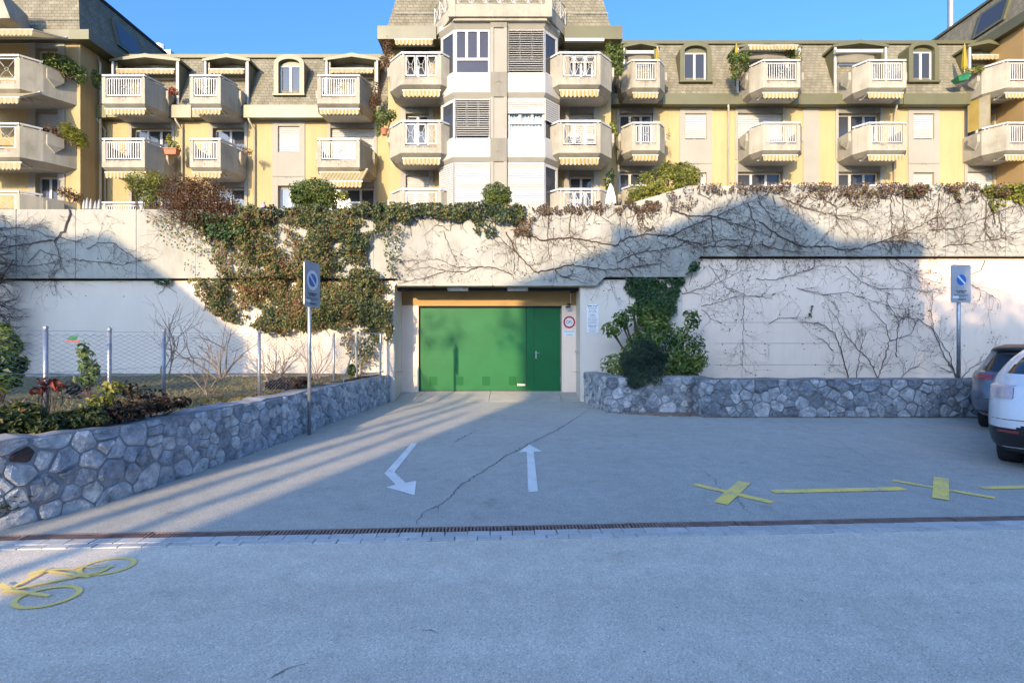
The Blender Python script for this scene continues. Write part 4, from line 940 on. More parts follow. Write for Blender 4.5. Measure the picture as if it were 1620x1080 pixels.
def plan6(f0, f1, Yf, Yw, cx, cy, wl=0.0, wr=0.0): return [(f0 - cx - wl, Yw), (f0 - cx, Yf + cy), (f0, Yf), (f1, Yf), (f1 + cx, Yf + cy), (f1 + cx + wr, Yw)]
def mansard(b, X0, X1, Y0, z0, Y1, z1, lean0=0, lean1=0, name='roof'): return MB().quad((X0, Y0, z0), (X1, Y0, z0), (X1 - lean1, Y1, z1), (X0 + lean0, Y1, z1)).build(name, 'shingle', b)
def gable_dormer(b, X0, X1, z0, ze, zp, Yf, Yback, awn=True, mat='olive', door=True, ajar=False):
    cx = (X0 + X1) / 2; T = .16
    m = MB()   # cheek
    m.hexa([(X0, Yf, z0), (X0 + T, Yf, z0), (X0 + T, Yback, z0), (X0, Yback, z0)], [(X0, Yf, ze), (X0 + T, Yf, ze), (X0 + T, Yback, ze), (X0, Yback, ze)])
    d = m.build('dormer', mat, b)
    MB().hexa([(X1 - T, Yf, z0), (X1, Yf, z0), (X1, Yback, z0), (X1 - T, Yback, z0)], [(X1 - T, Yf, ze), (X1, Yf, ze), (X1, Yback, ze), (X1 - T, Yback, ze)]).build('dormer_cheek', mat, d)
    m = MB(); o = .10; h = .17   # shallow pediment board and roof slabs behind it
    m.prism_y([(X0 - o, ze), (X0 - o, ze - h * .6), (cx, zp - h), (X1 + o, ze - h * .6), (X1 + o, ze), (cx, zp)][::-1], Yf - .12, Yback + .3); m.build('dormer_roof', mat, d)
    bx(X0 + T, X1 - T, Yf + .55, Yf + .6, z0, zp - .25).build('dormer_back', 'wood', d)
    m = MB(); m.prism_y([(X0 + T, ze - .55), (X1 - T, ze - .55), (X1 - T, ze - .02), (cx, zp - h - .02), (X0 + T, ze - .02)], Yf + .45, Yf + .50); m.build('tympanum', 'grey_dk', d)
    for x in (X0 - .02, X1 - .06): bx(x, x + .08, Yf - .10, Yf - .02, z0 + .1, ze - .1).build('corner_post', 'white', d)
    if door: window(b, X0 + T + .3, X1 - T - .1, z0, ze - .55, Yf + .46, 2, 0)
    if awn: awning(d, X0 + T, X1 - T - .05, Yf - .06, Yf + .4, ze - .42, ze - .36, .22, 'awn_cream')
    return d
def arch_dormer(b, X0, X1, z0, z1, Yf, Yback, mat='olive'):
    cx = (X0 + X1) / 2; w = (X1 - X0) / 2; T = .20; r = w; zs = z1 - r * .62; n = 14
    def arc(rw, rh, zc): return [(cx + rw * math.cos(math.pi * i / n), zc + rh * math.sin(math.pi * i / n)) for i in range(n + 1)]
    outer = [(X1, z0)] + arc(w, z1 - zs, zs) + [(X0, z0)]; inner = [(X1 - T, z0)] + arc(w - T, z1 - zs - T, zs) + [(X0 + T, z0)]
    m = MB(); k = len(outer)
    m.v = [(x, Yf, z) for x, z in outer] + [(x, Yf, z) for x, z in inner] + [(x, Yback, z) for x, z in outer] + [(x, Yf + .3, z) for x, z in inner]
    for i in range(k - 1): m.f += [(i, i + 1, k + i + 1, k + i), (i + 1, i, 2 * k + i, 2 * k + i + 1), (k + i, k + i + 1, 3 * k + i + 1, 3 * k + i)]
    d = m.build('dormer', mat, b)
    bx(X0 - .04, X1 + .04, Yf - .06, Yf + .1, z0 - .07, z0).build('dormer_sill', mat, d)
    zh = zs + .02; m = MB(); m.prism_y([(X1 - T, zh)] + arc(w - T, z1 - zs - T, zs + .001)[1:-1] + [(X0 + T, zh)], Yf + .18, Yf + .22); m.build('arch_panel', mat, d)
    window(b, X0 + T, X1 - T, z0, zh, Yf + .2, 2, 0)
    return d

# ---------------- central tower
Yt = 21.2
tower = thing('apartment_tower', 'central tower of the apartment block with white bay windows and a mansard roof', 'building', (-.48, 21.2, 4.3), 'joined blocks of the apartment building')
TX0, TX1 = PX(614, Yt), PX(966.5, Yt); FL = 2.62
dl = (PX(642, Yt), PX(678, Yt)); dr = (PX(901, Yt), PX(939, Yt)); zh = [PZ(72, Yt), PZ(180, Yt), PZ(278, Yt)]
ops = [(d[0], d[1], h - 2.15, h) for d in (dl, dr) for h in zh]
facade(tower, TX0, TX1, 4, PZ(62, 20.5), Yt, ops)
m = MB(); m.quad((TX0, Yt, 4), (TX0, 30, 4), (TX0, 30, 14), (TX0, Yt, 14)); m.quad((TX1, Yt, 4), (TX1, 30, 4), (TX1, 30, 14), (TX1, Yt, 14)); m.build('side_wall', 'yellow', tower)
for i, h in enumerate(zh):
    for j, d in enumerate((dl, dr)):
        surround(tower, d[0], d[1], h - 2.15, h, Yt, .22, .42)
        bl = {(2, 0): .98, (1, 1): .95, (0, 1): .35, (0, 0): .0}.get((i, j), 0)
        window(tower, d[0], d[1], h - 2.15, h, Yt + .17, 2, bl, 'blind')
Yf_ = 20.45; zf0, zf1 = PZ(62, Yf_), PZ(41, Yf_)
fx0, fx1 = PX(597, Yf_), PX(985, Yf_)
m = MB(); m.box(fx0, PX(690, Yf_), Yf_, 30, zf0, zf1); m.build('eaves_fascia', 'palemetal', tower)
m = MB(); m.box(PX(893, Yf_), fx1, Yf_, 30, zf0, zf1); m.build('eaves_fascia', 'olive', tower)
bx(PX(690, Yf_), PX(893, Yf_), 21.19, 30, zf0, zf1).build('roof_deck', 'olive', tower)
mansard(tower, PX(611, 20.75), PX(968, 20.75), 20.75, zf1, 21.75, zf1 + 3.4, .62, .62)
m = MB(); x0, x1 = PX(611, 20.75), PX(968, 20.75)
m.quad((x0, 20.75, zf1), (x0, 30, zf1), (x0 + .62, 30, zf1 + 3.4), (x0 + .62, 21.75, zf1 + 3.4)); m.quad((x1, 20.75, zf1), (x1, 30, zf1), (x1 - .62, 30, zf1 + 3.4), (x1 - .62, 21.75, zf1 + 3.4)); m.quad((x0 + .62, 21.75, zf1 + 3.4), (x1 - .62, 21.75, zf1 + 3.4), (x1 - .62, 30, zf1 + 3.4), (x0 + .62, 30, zf1 + 3.4)); m.build('roof', 'shingle', tower)
for (a, c) in ((625, 688), (905, 962)):   # snow guard rails
    z = PZ(23.5, 21.0); m = MB().tube([(PX(a, 20.95), 20.9, z), (PX(c, 20.95), 20.9, z)], .018, 5)
    for k in range(3): x = PX(a + (c - a) * (.2 + .3 * k), 20.95); m.tube([(x, 20.9, z), (x, 21.05, z - .06)], .014, 4)
    m.build('snow_guard', 'pipe', tower)
# bay
Yb = 19.6; bx0, bx1 = PX(718, Yb), PX(862, Yb); cxl, cxr = PX(695, 20.25), PX(885, 20.25)
bayp = [(cxl, 21.25), (cxl, 20.25), (bx0, Yb), (bx1, Yb), (cxr, 20.25), (cxr, 21.25)]
def grown(p, k, c=(-.48, 21.0)): return [(x + (k if x > c[0] else -k) * .6, y - (k if y < 21.2 else 0)) for x, y in p]
def zz(py): return PZ(py, Yb)
lev = [(zz(45), zz(28)), (zz(155), zz(116)), (zz(257), zz(220))]
for i, (z0, z1) in enumerate(lev):
    bp = MB().prism_z(grown(bayp, .02), z0 + .18, z1).build('bay_parapet', 'white_r', tower)
    q0, q1 = grown(bayp, -.08), grown(bayp, .05)
    m = MB(); m.v = [(x, y, z0) for x, y in q0] + [(x, y, z0 + .18) for x, y in q1] + [(x, y, z0 + .2) for x, y in q1]; n = 6
    m.f = [tuple(range(6))[::-1], (12, 13, 14, 15, 16, 17)] + [(k * 6 + i_, k * 6 + (i_ + 1) % 6, k * 6 + 6 + (i_ + 1) % 6, k * 6 + 6 + i_) for k in (0, 1) for i_ in range(6)]
    m.build('bay_cornice', 'grey_pl', bp)
MB().prism_z(grown(bayp, .02), 4, zz(342)).build('bay_parapet', 'white_r', tower)
core = grown(bayp, -.35); MB().prism_z(core, 4.4, 14).build('bay_core', 'room', tower)
wz = [(lev[1][1], lev[0][0]), (lev[2][1], lev[1][0]), (zz(342), lev[2][0])]
px0, px1 = PX(776, Yb), PX(802, Yb)
pl = MB(); pl.box(px0, px0 + .12, Yb - .09, Yb + .2, 4, zz(28)); pl.box(px1 - .12, px1, Yb - .09, Yb + .2, 4, zz(28)); pl.box(px0 + .12, px1 - .12, Yb - .05, Yb + .2, 4, zz(28)); pil = pl.build('pilaster', 'grey_pl', tower)
for (a, c) in ((155, 116), (257, 220), (46, 34)): bx(px0 - .004, px1 + .004, Yb - .095, Yb - .091, zz(a), zz(c)).build('pilaster_block', 'grey_dk', pil)
for py in (131, 240): chevron(tower, (px0 + px1) / 2, Yb - .11, zz(py), .13, pil)
for i, (z0, z1) in enumerate(wz):
    for s in (0, 1):
        a, c = (bx0, px0) if s == 0 else (px1, bx1)
        o = {(0, 0): dict(blind=0, glass='glass_v', low=.34), (1, 0): dict(blind=.97, bmat='blind_g', open_slats=True, low=.3), (2, 0): dict(blind=.98), (0, 1): dict(blind=.98, bmat='blind_g', open_slats=True, low=.3), (1, 1): dict(blind=.38, low=.42, curtain=True), (2, 1): dict(blind=.98)}[(i, s)]
        window(tower, a + .03, c - .02, z0 + .0, z1, Yb + .09, 3, **o)
    for s in (0, 1):   # chamfer lights
        p, q = (bayp[1], bayp[2]) if s == 0 else (bayp[3], bayp[4])
        d = Vector((q[0] - p[0], q[1] - p[1])); L = d.length; ang = math.atan2(d.y, d.x)
        w = window(tower, 0.02, L - .02, z0, z1, .06, 1, {(2, 0): .97, (1, 1): .55, (0, 0): 0}.get((i, s), 0), 'blind', 'glass', ft=.11)
        M4 = Matrix.Translation(Vector((p[0], p[1], 0)) - BASE[tower.name]) @ Matrix.Rotation(ang, 4, 'Z')
        bz = BASE[tower.name]
        for ob in [w] + list(w.children): ob.data.transform(Matrix.Translation(bz)); ob.data.transform(M4)
# roof terrace on the bay
tp = [(PX(686, 20.8), 21.4), (PX(686, 20.8), 20.8), (PX(715, 19.35), 19.35), (PX(868, 19.35), 19.35), (PX(897, 20.8), 20.8), (PX(897, 20.8), 21.4)]
zt0, zt1 = PZ(25.5, 19.35), PZ(7, 19.35)
ter = MB().prism_z([(x + (.06 if x < 0 else -.06), y + .08) for x, y in tp], zt0 - .12, zt0 + .1).build('terrace_slab', 'conc', tower)
def seg(a, c, z0, z1, t, name, mat, par, yoff=0):
    d = Vector((c[0] - a[0], c[1] - a[1])).normalized(); nn = Vector((-d.y, d.x)) * t
    return MB().hexa([(*a, z0), (*c, z0), (c[0] + nn.x, c[1] + nn.y, z0), (a[0] + nn.x, a[1] + nn.y, z0)], [(*a, z1), (*c, z1), (c[0] + nn.x, c[1] + nn.y, z1), (a[0] + nn.x, a[1] + nn.y, z1)]).build(name, mat, par)
seg(tp[2], tp[3], zt0 - .02, zt1, .14, 'terrace_parapet', 'conc', ter); seg(tp[1], tp[2], zt0 - .022, zt1 - .003, .14, 'terrace_parapet', 'conc', ter); seg(tp[3], tp[4], zt0 - .022, zt1 - .003, .14, 'terrace_parapet', 'conc', ter)
for (x, y) in (tp[2], tp[3]): bx(x - .13, x + .13, y - .012, y + .2, zt0 - .03, zt1 + .9).build('terrace_pier', 'conc', ter)
for (a, c, k) in ((tp[1], tp[2], 3), (tp[3], tp[4], 3), (tp[2], tp[3], 6)):
    m = MB(); e = .04
    for i in range(k):
        t0, t1 = .06 + .88 * i / k, .06 + .88 * (i + .94) / k
        P = lambda t: (a[0] + (c[0] - a[0]) * t, a[1] + (c[1] - a[1]) * t + .05)
        u, v = P(t0), P(t1); z0, z1 = zt1 + .05, zt1 + .75
        m.tube([(*u, z0), (*v, z0), (*v, z1), (*u, z1), (*u, z0)], .022, 4); m.tube([(*u, z0), (*v, z1)], .014, 4); m.tube([(*v, z0), (*u, z1)], .014, 4)
    m.build('terrace_railing', 'white', ter)
# tower balconies
zrT = [PZ(82, 19.65), PZ(190, 19.65), PZ(297.5, 19.65)]
for i, z in enumerate(zrT):
    balcony(tower, plan6(PX(634, 19.65), PX(698, 19.65), 19.65, Yt, .56, .6), z, Yt, 'X', 1.26)
    balcony(tower, plan6(PX(884, 19.65), PX(950, 19.65), 19.65, Yt, .54, .6), z, Yt, 'X', 1.26)
awning(tower, PX(625, 20.3), PX(684, 20.3), 20.3, 20.8, PZ(62.5, 20.3), PZ(60, 20.3), .24, 'awn')
bx(PX(894, 20.3), PX(956, 20.3), 20.3, 20.42, PZ(65, 20.3), PZ(60.5, 20.3)).build('awning_box', 'white', tower)

# ---------------- wings
def wing(name, label, X0, X1, Yw, zeave0, zeave1, zroof, rails, Yf, balcs, doors, cols, arches, gables, fascia, pipes, off, panels=()):
    b = thing(name, label, 'building', ((X0 + X1) / 2, Yw, 4.3), 'joined blocks of the apartment building')
    ops = []
    hz = [r - 1.1 + 2.13 for r in rails[1:]]     # door heads of the two wall floors
    for (a, c, bl) in doors:
        for i, h in enumerate(hz): ops.append((a, c, h - 2.1, h))
    for (a, c, zt, zb, zt2) in cols: ops.append((a, c, zb, zt)); ops.append((a, c, zt2 - 1.3, zt2))
    facade(b, X0, X1, 4, zeave0 + .1, Yw, ops)
    for (a, c, bl) in doors:
        for i, h in enumerate(hz):
            surround(b, a, c, h - 2.1, h, Yw, .13, .40); k = bl[i]; window(b, a, c, h - 2.1, h, Yw + .17, 2 if c - a < 1.5 else 3, k, 'blind' if k else 'blind')
    for (a, c, zt, zb, zt2) in cols:
        m = MB(); m.box(a - .24, a, Yw - .035, Yw, 5, zeave0 + .05); m.box(c, c + .24, Yw - .035, Yw, 5, zeave0 + .05); m.box(a, c, Yw - .03, Yw, zt, zeave0 + .05); m.box(a, c, Yw - .03, Yw, zt2, zb); m.build('window_strip', 'grey_pl', b)
        bx(a - .24, c + .24, Yw - .042, Yw - .036, zt2 + .38, zt2 + .41).build('strip_joint', 'grey_dk', b); chevron(b, (a + c) / 2, Yw - .045, (zt2 + zb) / 2 - .35, .13, b)
        window(b, a, c, zb, zt, Yw + .13, 2, .98); window(b, a, c, zt2 - 1.3, zt2, Yw + .17, 2, .0 if off else .9)
    for (a, c) in panels: bx(a, c, Yw - .03, Yw, 5, zeave0).build('pilaster', 'grey_pl', b); chevron(b, (a + c) / 2, Yw - .04, 7.6, .13, b)
    yr0, yr1 = Yw - .25, Yw + .85
    # fascia runs between the balconies
    for (a, c, mt) in fascia: bx(a, c, Yw - .42, Yw + .3, zeave0, zeave1).build('eaves_fascia', mt, b)
    bx(X0, X1, Yw - .38, Yw + .3, zeave0 + .03, zeave1 - .03).build('eaves_soffit', 'olive', b)
    mansard(b, X0, X1, yr0, zeave1, yr1, zroof)
    bx(X0, X1, yr1 - .12, yr1 + 7, zroof - .02, zroof + .14).build('roof_edge', 'olive', b)
    m = MB().tube([(X0, yr0 + .25, zeave1 + .62), (X1, yr0 + .25, zeave1 + .62)], .012, 4); m.build('snow_guard', 'pipe', b)
    for (f0, f1, st, cx, cy, aw, am) in balcs:
        for i, z in enumerate(rails): balcony(b, plan6(f0, f1, Yf, Yw, cx, cy, .04, .04), z, Yw, st, 1.2, awn=True, awmat=am, drop=.26 if i else .25)
    for (a, c, zp, aw) in gables: gable_dormer(b, a, c, zeave1 + .02, zp - .24, zp, Yw - .12, Yw + .75, aw, 'olive' if not off else 'palemetal')
    for (a, c, z0, z1) in arches: arch_dormer(b, a, c, z0, z1, Yw - .12, Yw + .75, 'olive' if not off else 'palemetal')
    for x in pipes:
        MB().tube([(x - .12, Yw - .36, zeave0), (x - .1, Yw - .34, zeave0 - .1), (x, Yw - .07, zeave0 - .4), (x, Yw - .07, 4.4)], .045, 8).build('downpipe', 'pipe', b, smooth=True)
    return b
YL = 22.6; YfL = 21.1
railsL = [PZ(118, YfL), PZ(218.5, YfL), PZ(319, YfL)]
l = lambda p: PX(p, YL); lf = lambda p: PX(p, YfL)
wingL = wing('apartment_wing', 'left wing of the apartment block with pale metal eaves and three balcony columns', -18.05, TX0, YL, PZ(186, YL - .42), PZ(166, YL - .42), PZ(93, YL + .85), railsL, YfL,
     [(lf(161), lf(229), 'bars', .27, .8, 0, 'awn'), (lf(300), lf(349), 'bars', .27, .8, 0, 'awn'), (lf(502), lf(569), 'bars', .27, .8, 0, 'awn')],
     [(l(209), l(272), (0, 0)), (l(337), l(387), (0, 0)), (l(523), l(592), (.97, 0))], [(l(440), l(474), PZ(200, YL), PZ(241, YL), PZ(294, YL))],
     [(PX(433, 22.48), PX(481, 22.48), PZ(149, 22.48), PZ(86, 22.48))], [(PX(180, 22.48), PX(284, 22.48), PZ(87, 22.48), 1), (PX(326, 22.48), PX(394, 22.48), PZ(87, 22.48), 1), (PX(517, 22.48), PX(598, 22.48), PZ(86, 22.48), 1)],
     [(PX(270, 22.18), PX(302, 22.18), 'palemetal'), (PX(385, 22.18), PX(512, 22.18), 'palemetal'), (PX(152, 22.18), PX(168, 22.18), 'olive')], [l(168), l(290), l(404)], True)
awning(wingL, PX(502, 20.6), PX(572, 20.6), 20.6, 21.5, PZ(287, 20.6), PZ(268, 21.5), .26, 'awn')
YR = 23.2; YfR = 21.7
railsR = [PZ(94, YfR), PZ(193, YfR), PZ(292, YfR)]
r_ = lambda p: PX(p, YR); rf = lambda p: PX(p, YfR)
wingR = wing('apartment_wing', 'right wing of the apartment block with olive eaves and arched dormers', TX1, 23.5, YR, PZ(165, YR - .42), PZ(148, YR - .42), PZ(71, YR + .85), railsR, YfR,
     [(rf(1000), rf(1044), 'bars', .35, .5, 0, 'awn'), (rf(1207), rf(1266), 'bars', .35, .5, 0, 'awn'), (rf(1374), rf(1434), 'bars', .35, .5, 0, 'awn'), (rf(1592), rf(1660), 'bars', .5, .6, 0, 'awn')],
     [(r_(980), r_(1033), (0, 0)), (r_(1167), r_(1238), (.9, 0)), (r_(1326), r_(1392), (0, 0)), (r_(1530), r_(1572), (0, .98))], [(r_(1083.5), r_(1117.6), PZ(180, YR), PZ(221, YR), PZ(273, YR)), (r_(1444.5), r_(1477), PZ(180, YR), PZ(221, YR), PZ(273, YR))],
     [(PX(1076, 23.08), PX(1126, 23.08), PZ(128, 23.08), PZ(65, 23.08)), (PX(1438, 23.08), PX(1486, 23.08), PZ(128, 23.08), PZ(64, 23.08))],
     [(PX(986, 23.08), PX(1040, 23.08), PZ(66, 23.08), 0), (PX(1165, 23.08), PX(1264, 23.08), PZ(66, 23.08), 0), (PX(1319, 23.08), PX(1400, 23.08), PZ(65, 23.08), 0), (PX(1531, 23.08), PX(1590, 23.08), PZ(65, 23.08), 1)],
     [(PX(970, 22.78), PX(985, 22.78), 'olive'), (PX(1048, 22.78), PX(1169, 22.78), 'olive'), (PX(1266, 22.78), PX(1327, 22.78), 'olive'), (PX(1430, 22.78), PX(1535, 22.78), 'olive')], [r_(1151), r_(1413)], False, [(r_(1270), r_(1295))])
awning(wingR, PX(1185, 21.9), PX(1262, 21.9), 21.9, 23.0, PZ(72, 21.9), PZ(80, 23.0), .2, 'awn')
bx(PX(1322, 22.8), PX(1396, 22.8), 22.75, 22.9, PZ(84, 22.8), PZ(79, 22.8)).build('awning_box', 'white', wingR); bx(PX(988, 22.8), PX(1034, 22.8), 22.75, 22.9, PZ(86, 22.8), PZ(81, 22.8)).build('awning_box', 'white', wingR)
m = MB()   # vertical side blind on the last balcony
p0, p1 = (PX(1531, 22.9), 22.9), (PX(1567, 22.1), 22.1); m.quad((*p0, railsR[1] + .02), (*p1, railsR[1] + .02), (*p1, railsR[0] - 1.28), (*p0, railsR[0] - 1.28)); m.build('side_blind', 'awn_wide', wingR)
# ---------------- left block
YLb = 21.4; LX = PX(127, YLb)
blockL = thing('apartment_block', 'left end block of the apartment building, cut by the left picture edge', 'building', (-22, YLb, 4.3), 'joined blocks of the apartment building')
zrL = [PZ(86, 20), PZ(194, 20), PZ(301, 20)]; zeL0, zeL1 = PZ(62, 21.1), PZ(46.5, 21.1)
dx0, dx1 = PX(57, YLb), PX(92, YLb)
ops = [(dx0, dx1, z - 1.1, z + 1.0) for z in zrL] + [(-25, -22.6, z - 1.1, z + .95) for z in zrL]
facade(blockL, -30, LX, 4, zeL0 + .05, YLb, ops)
MB().quad((LX, YLb, 4), (LX, 30, 4), (LX, 30, zeL0 + .05), (LX, YLb, zeL0 + .05)).build('side_wall', 'yellow', blockL)
for i, z in enumerate(zrL): surround(blockL, dx0, dx1, z - 1.1, z + 1.0, YLb, .3, .4); window(blockL, dx0, dx1, z - 1.1, z + 1.0, YLb + .17, 2, .3 if i == 1 else 0); window(blockL, -25, -22.6, z - 1.1, z + .95, YLb + .17, 3, .2)
bx(-30, PX(127, 21.1) + .0, 21.1, 21.45, zeL0, zeL1).build('eaves_fascia', 'palemetal', blockL); bx(LX - .2, PX(127, 21.1) + .35, 21.1 - .003, 30, zeL0 - .004, zeL1 - .004).build('eaves_fascia', 'olive', blockL)
X_ = LX + .1; mansard(blockL, -30, X_, 21.25, zeL1, 21.9, zeL1 + 2.55, 0, .62)
MB().quad((X_, 21.25, zeL1), (X_, 29, zeL1), (X_ - .62, 29, zeL1 + 2.55), (X_ - .62, 21.9, zeL1 + 2.55)).build('roof', 'shingle', blockL)
bx(-30, X_ - .55, 21.9, 29, zeL1 + 2.5, zeL1 + 2.62).build('roof_edge', 'gap', blockL)
def skylight(b, X, s, y0, y1, z0, z1, zbase, lean):
    q = lambda y, z: (X - s * (z - zbase) * lean, y, z); o = .05 * s
    m = MB(); A = [q(y0, z0), q(y1, z0), q(y1, z1), q(y0, z1)]; B_ = [(x + o * 2, y, z) for x, y, z in A]; m.hexa(A, B_); f = m.build('skylight', 'olive', b)
    c = [(y0 + .14, z0 + .14), (y1 - .14, z0 + .14), (y1 - .14, z1 - .14), (y0 + .14, z1 - .14)]; m = MB().quad(*[(q(y, z)[0] + o * 2.2, y, z) for y, z in c]); m.build('pane', 'glass', f)
skylight(blockL, X_, 1, 23.45, 25.0, zeL1 + .72, zeL1 + 1.95, zeL1, .62 / 2.55)
for k in range(3): x = LX - .6 - k * 1.1; 
m = MB().tube([(-30, 21.3, zeL1 + .55), (LX - .05, 21.3, zeL1 + .55)], .018, 4); m.build('snow_guard', 'pipe', blockL)
for i, z in enumerate(zrL):
    f0, f1 = PX(-75, 20), PX(31, 20); balcony(blockL, [(f0 - .9, YLb), (f0 - .5, 20.5), (f0, 20.0), (f1, 20.0), (f1 + .47, 20.5), (f1 + 1.05, YLb)], z, YLb, 'X', 1.35, awmat='awn_cream', drop=.3)
awning(blockL, -23, PX(51, 19.4), 19.4, 20.9, PZ(47, 19.4), PZ(60, 20.9), .24, 'awn_cream')
awning(blockL, -22, PX(29, 19.5), 19.5, 20.4, PZ(154, 19.5), PZ(146, 20.4), .26, 'awn_cream')
MB().hexa([(-24, 19.9, zeL1 - .3), (PX(20, 20), 19.9, zeL1 - .3), (PX(46, 20.9), 21.0, zeL1 - .3), (-24, 21.0, zeL1 - .3)], [(-24, 19.9, zeL1 + .95), (PX(0, 20), 19.9, zeL1 + .95), (PX(40, 20.9), 21.0, zeL1 + .5), (-24, 21.0, zeL1 + .5)]).build('loggia_parapet', 'conc', blockL)
MB().tube([(LX, 22.3, zeL0), (LX + .12, 22.3, zeL0 - .4), (LX + .12, 22.3, 4.4)], .045, 8).build('downpipe', 'pipe', blockL)
# ---------------- right block
RX = 21.9
blockR = thing('apartment_block', 'right end block of the apartment building, cut by the right picture edge', 'building', (26, 22, 4.3), 'joined blocks of the apartment building')
zeR0, zeR1 = 15.1, 15.55
MB().quad((RX, 21.9, 4), (RX, 31, 4), (RX, 31, zeR0 + .05), (RX, 21.9, zeR0 + .05)).build('side_wall', 'orange_pl', blockR)
facade(blockR, RX, 32, 4, zeR0 + .05, 21.9, [(24, 25, 12.2, 14.3), (24, 25, 9.6, 11.7)]); window(blockR, 24, 25, 12.2, 14.3, 22.07); window(blockR, 24, 25, 9.6, 11.7, 22.07)
bx(RX - .3, RX + .2, 21.5, 31, zeR0, zeR1).build('eaves_fascia', 'olive', blockR); bx(RX - .297, 32, 21.5 - .003, 21.9, zeR0 + .003, zeR1 - .003).build('eaves_fascia', 'olive', blockR)
MB().quad((RX - .1, 21.7, zeR1), (RX - .1, 31, zeR1), (RX + .55, 31, zeR1 + 2.0), (RX + .55, 22.3, zeR1 + 2.0)).build('roof', 'shingle', blockR); MB().quad((RX - .1, 21.7, zeR1), (32, 21.7, zeR1), (32, 22.3, zeR1 + 2), (RX + .55, 22.3, zeR1 + 2)).build('roof', 'shingle', blockR)
bx(RX + .45, 32, 22.2, 31, zeR1 + 1.98, zeR1 + 2.1).build('roof_edge', 'olive', blockR)
skylight(blockR, RX - .1, -1, 22.75, 24.3, zeR1 + .35, zeR1 + 1.6, zeR1, .65 / 2)
ch = tag(MB().tube([(PX(1504, 29), 29, 14), (PX(1504, 29), 29, 26)], .15, 14).build('flue_pipe', 'galv', smooth=True), 'tall slim grey flue pipe rising behind the right roof', 'chimney')
vt = thing('roof_vent', 'white box vent lying on the roof below the flue pipe', 'vent', (PX(1483, 27), 27, 16.2)); x = PX(1483, 27); bx(x - .75, x + .65, 26.8, 27.3, 16.35, 16.85).build('duct', 'signwhite', vt); MB().tube([(x + .65, 27.05, 16.75), (x + .66, 27.05, 17.2)], .24, 10).build('cowl', 'signwhite', vt)
vt = thing('roof_vent', 'small white round vent on the left block roof edge', 'vent', (PX(254, 27.5), 27.5, 17)); x = PX(254, 27.5); MB().tube([(x, 27.5, 16.9), (x, 27.5, 17.5)], .22, 10).build('cowl', 'signwhite', vt); bx(x + .1, x + .6, 27.4, 27.7, 16.9, 17.2).build('duct', 'galv', vt)

# ================================================================== FENCE
fence = thing('chain_link_fence', 'galvanised chain link fence on posts along the top of the left stone wall', 'fence', (-4.2, 7.5, .75))
posts = [(-7.4, 3.3), (-5.75, 4.75), (-5.12, 5.62), (PX(173, 6.35), 6.35), (PX(259, 6.95), 6.95), (PX(410, 7.95), 7.95), (PX(528, 10.4), 10.4), (PX(563.5, 11.55), 11.55)]
ztop = 1.735
for i, (x, y) in enumerate(posts[:-1]):
    MB().tube([(x, y, .55), (x, y, ztop + .01)], .024, 10).build('post', 'galv', fence, smooth=True); MB().lathe(x, y, [(.027, ztop + .005), (.027, ztop + .03), (.012, ztop + .04)], 8).build('post_cap', 'galv', fence)
m = MB()
for (a, b) in zip(posts[:-1], posts[1:]):
    L = math.hypot(b[0] - a[0], b[1] - a[1]); dx, dy = (b[0] - a[0]) / L, (b[1] - a[1]) / L; c = .052; n = int(L / c); z0, z1 = .80, ztop - .03; k = int((z1 - z0) / c)
    ox, oy = dy * .028, -dx * .028
    P = lambda u, z, o=1: (a[0] + dx * u + ox * o, a[1] + dy * u + oy * o, z)
    for i in range(n):
        u = i * c; path = []
        for j in range(2 * k + 1):
            path.append(P(u + (c if (j + i) % 2 else 0), z0 + j * c / 2, 1 + (.12 if j % 2 else 0)))
        m.tube(path, .0034, 3, cap=False)
        
    for z in (z1 + .01, (z0 + z1) / 2, z0): m.tube([P(u, z + .006 * math.sin(u * 3)) for u in np.linspace(0, L, 8)], .0022, 4)
stuff(m.build('wire_mesh', 'galv', fence))
x, y = PX(541, 10.9), 10.9
MB().tube([(PX(543, 10.6), 10.6, .75), (posts[-1][0] - .02, posts[-1][1] - .03, 1.55)], .017, 8).build('brace', 'galv', fence)
gx0, gx1 = posts[-1][0], PX(606, 12.3); gy0, gy1 = 11.55, 12.3
gate = thing('fence_gate', 'small galvanised wire gate at the end of the left fence by the garage', 'gate', (gx0, gy0, .75))
MB().tube([(gx0, gy0, .6), (gx0, gy0, 1.80)], .032, 10).build('post', 'galv', gate); 
m = MB(); zt = 1.79
m.tube([(gx0 + .06, gy0 + .08, .86), (gx1, gy1, .86), (gx1, gy1, zt), (gx0 + .06, gy0 + .08, zt), (gx0 + .06, gy0 + .08, .86)], .018, 8); m.build('frame', 'galv', gate)
m = MB(); L = .75; n = 14
for i in range(n):
    a, b = i / n, (i + 1) / n; path = [(gx0 + .06 + (gx1 - gx0 - .06) * (b if (j + i) % 2 else a), gy0 + .08 + (gy1 - gy0 - .08) * (b if (j + i) % 2 else a), .86 + j * .93 / 36) for j in range(37)]; m.tube(path, .0021, 3, cap=False)
stuff(m.build('wire_mesh', 'galv', gate))
MB().tube([(PX(602, 12.45), 12.45, .6), (PX(602, 12.45), 12.45, 1.8)], .026, 8).build('post', 'galv', gate)
fl = thing('small_flag', 'small green and red paper flag stuck on the fence at the left', 'flag', (PX(108, 6.0), 6.0, 1.5))
X, Z, Yq = PX(104, 6.0), 1.6, 6.0
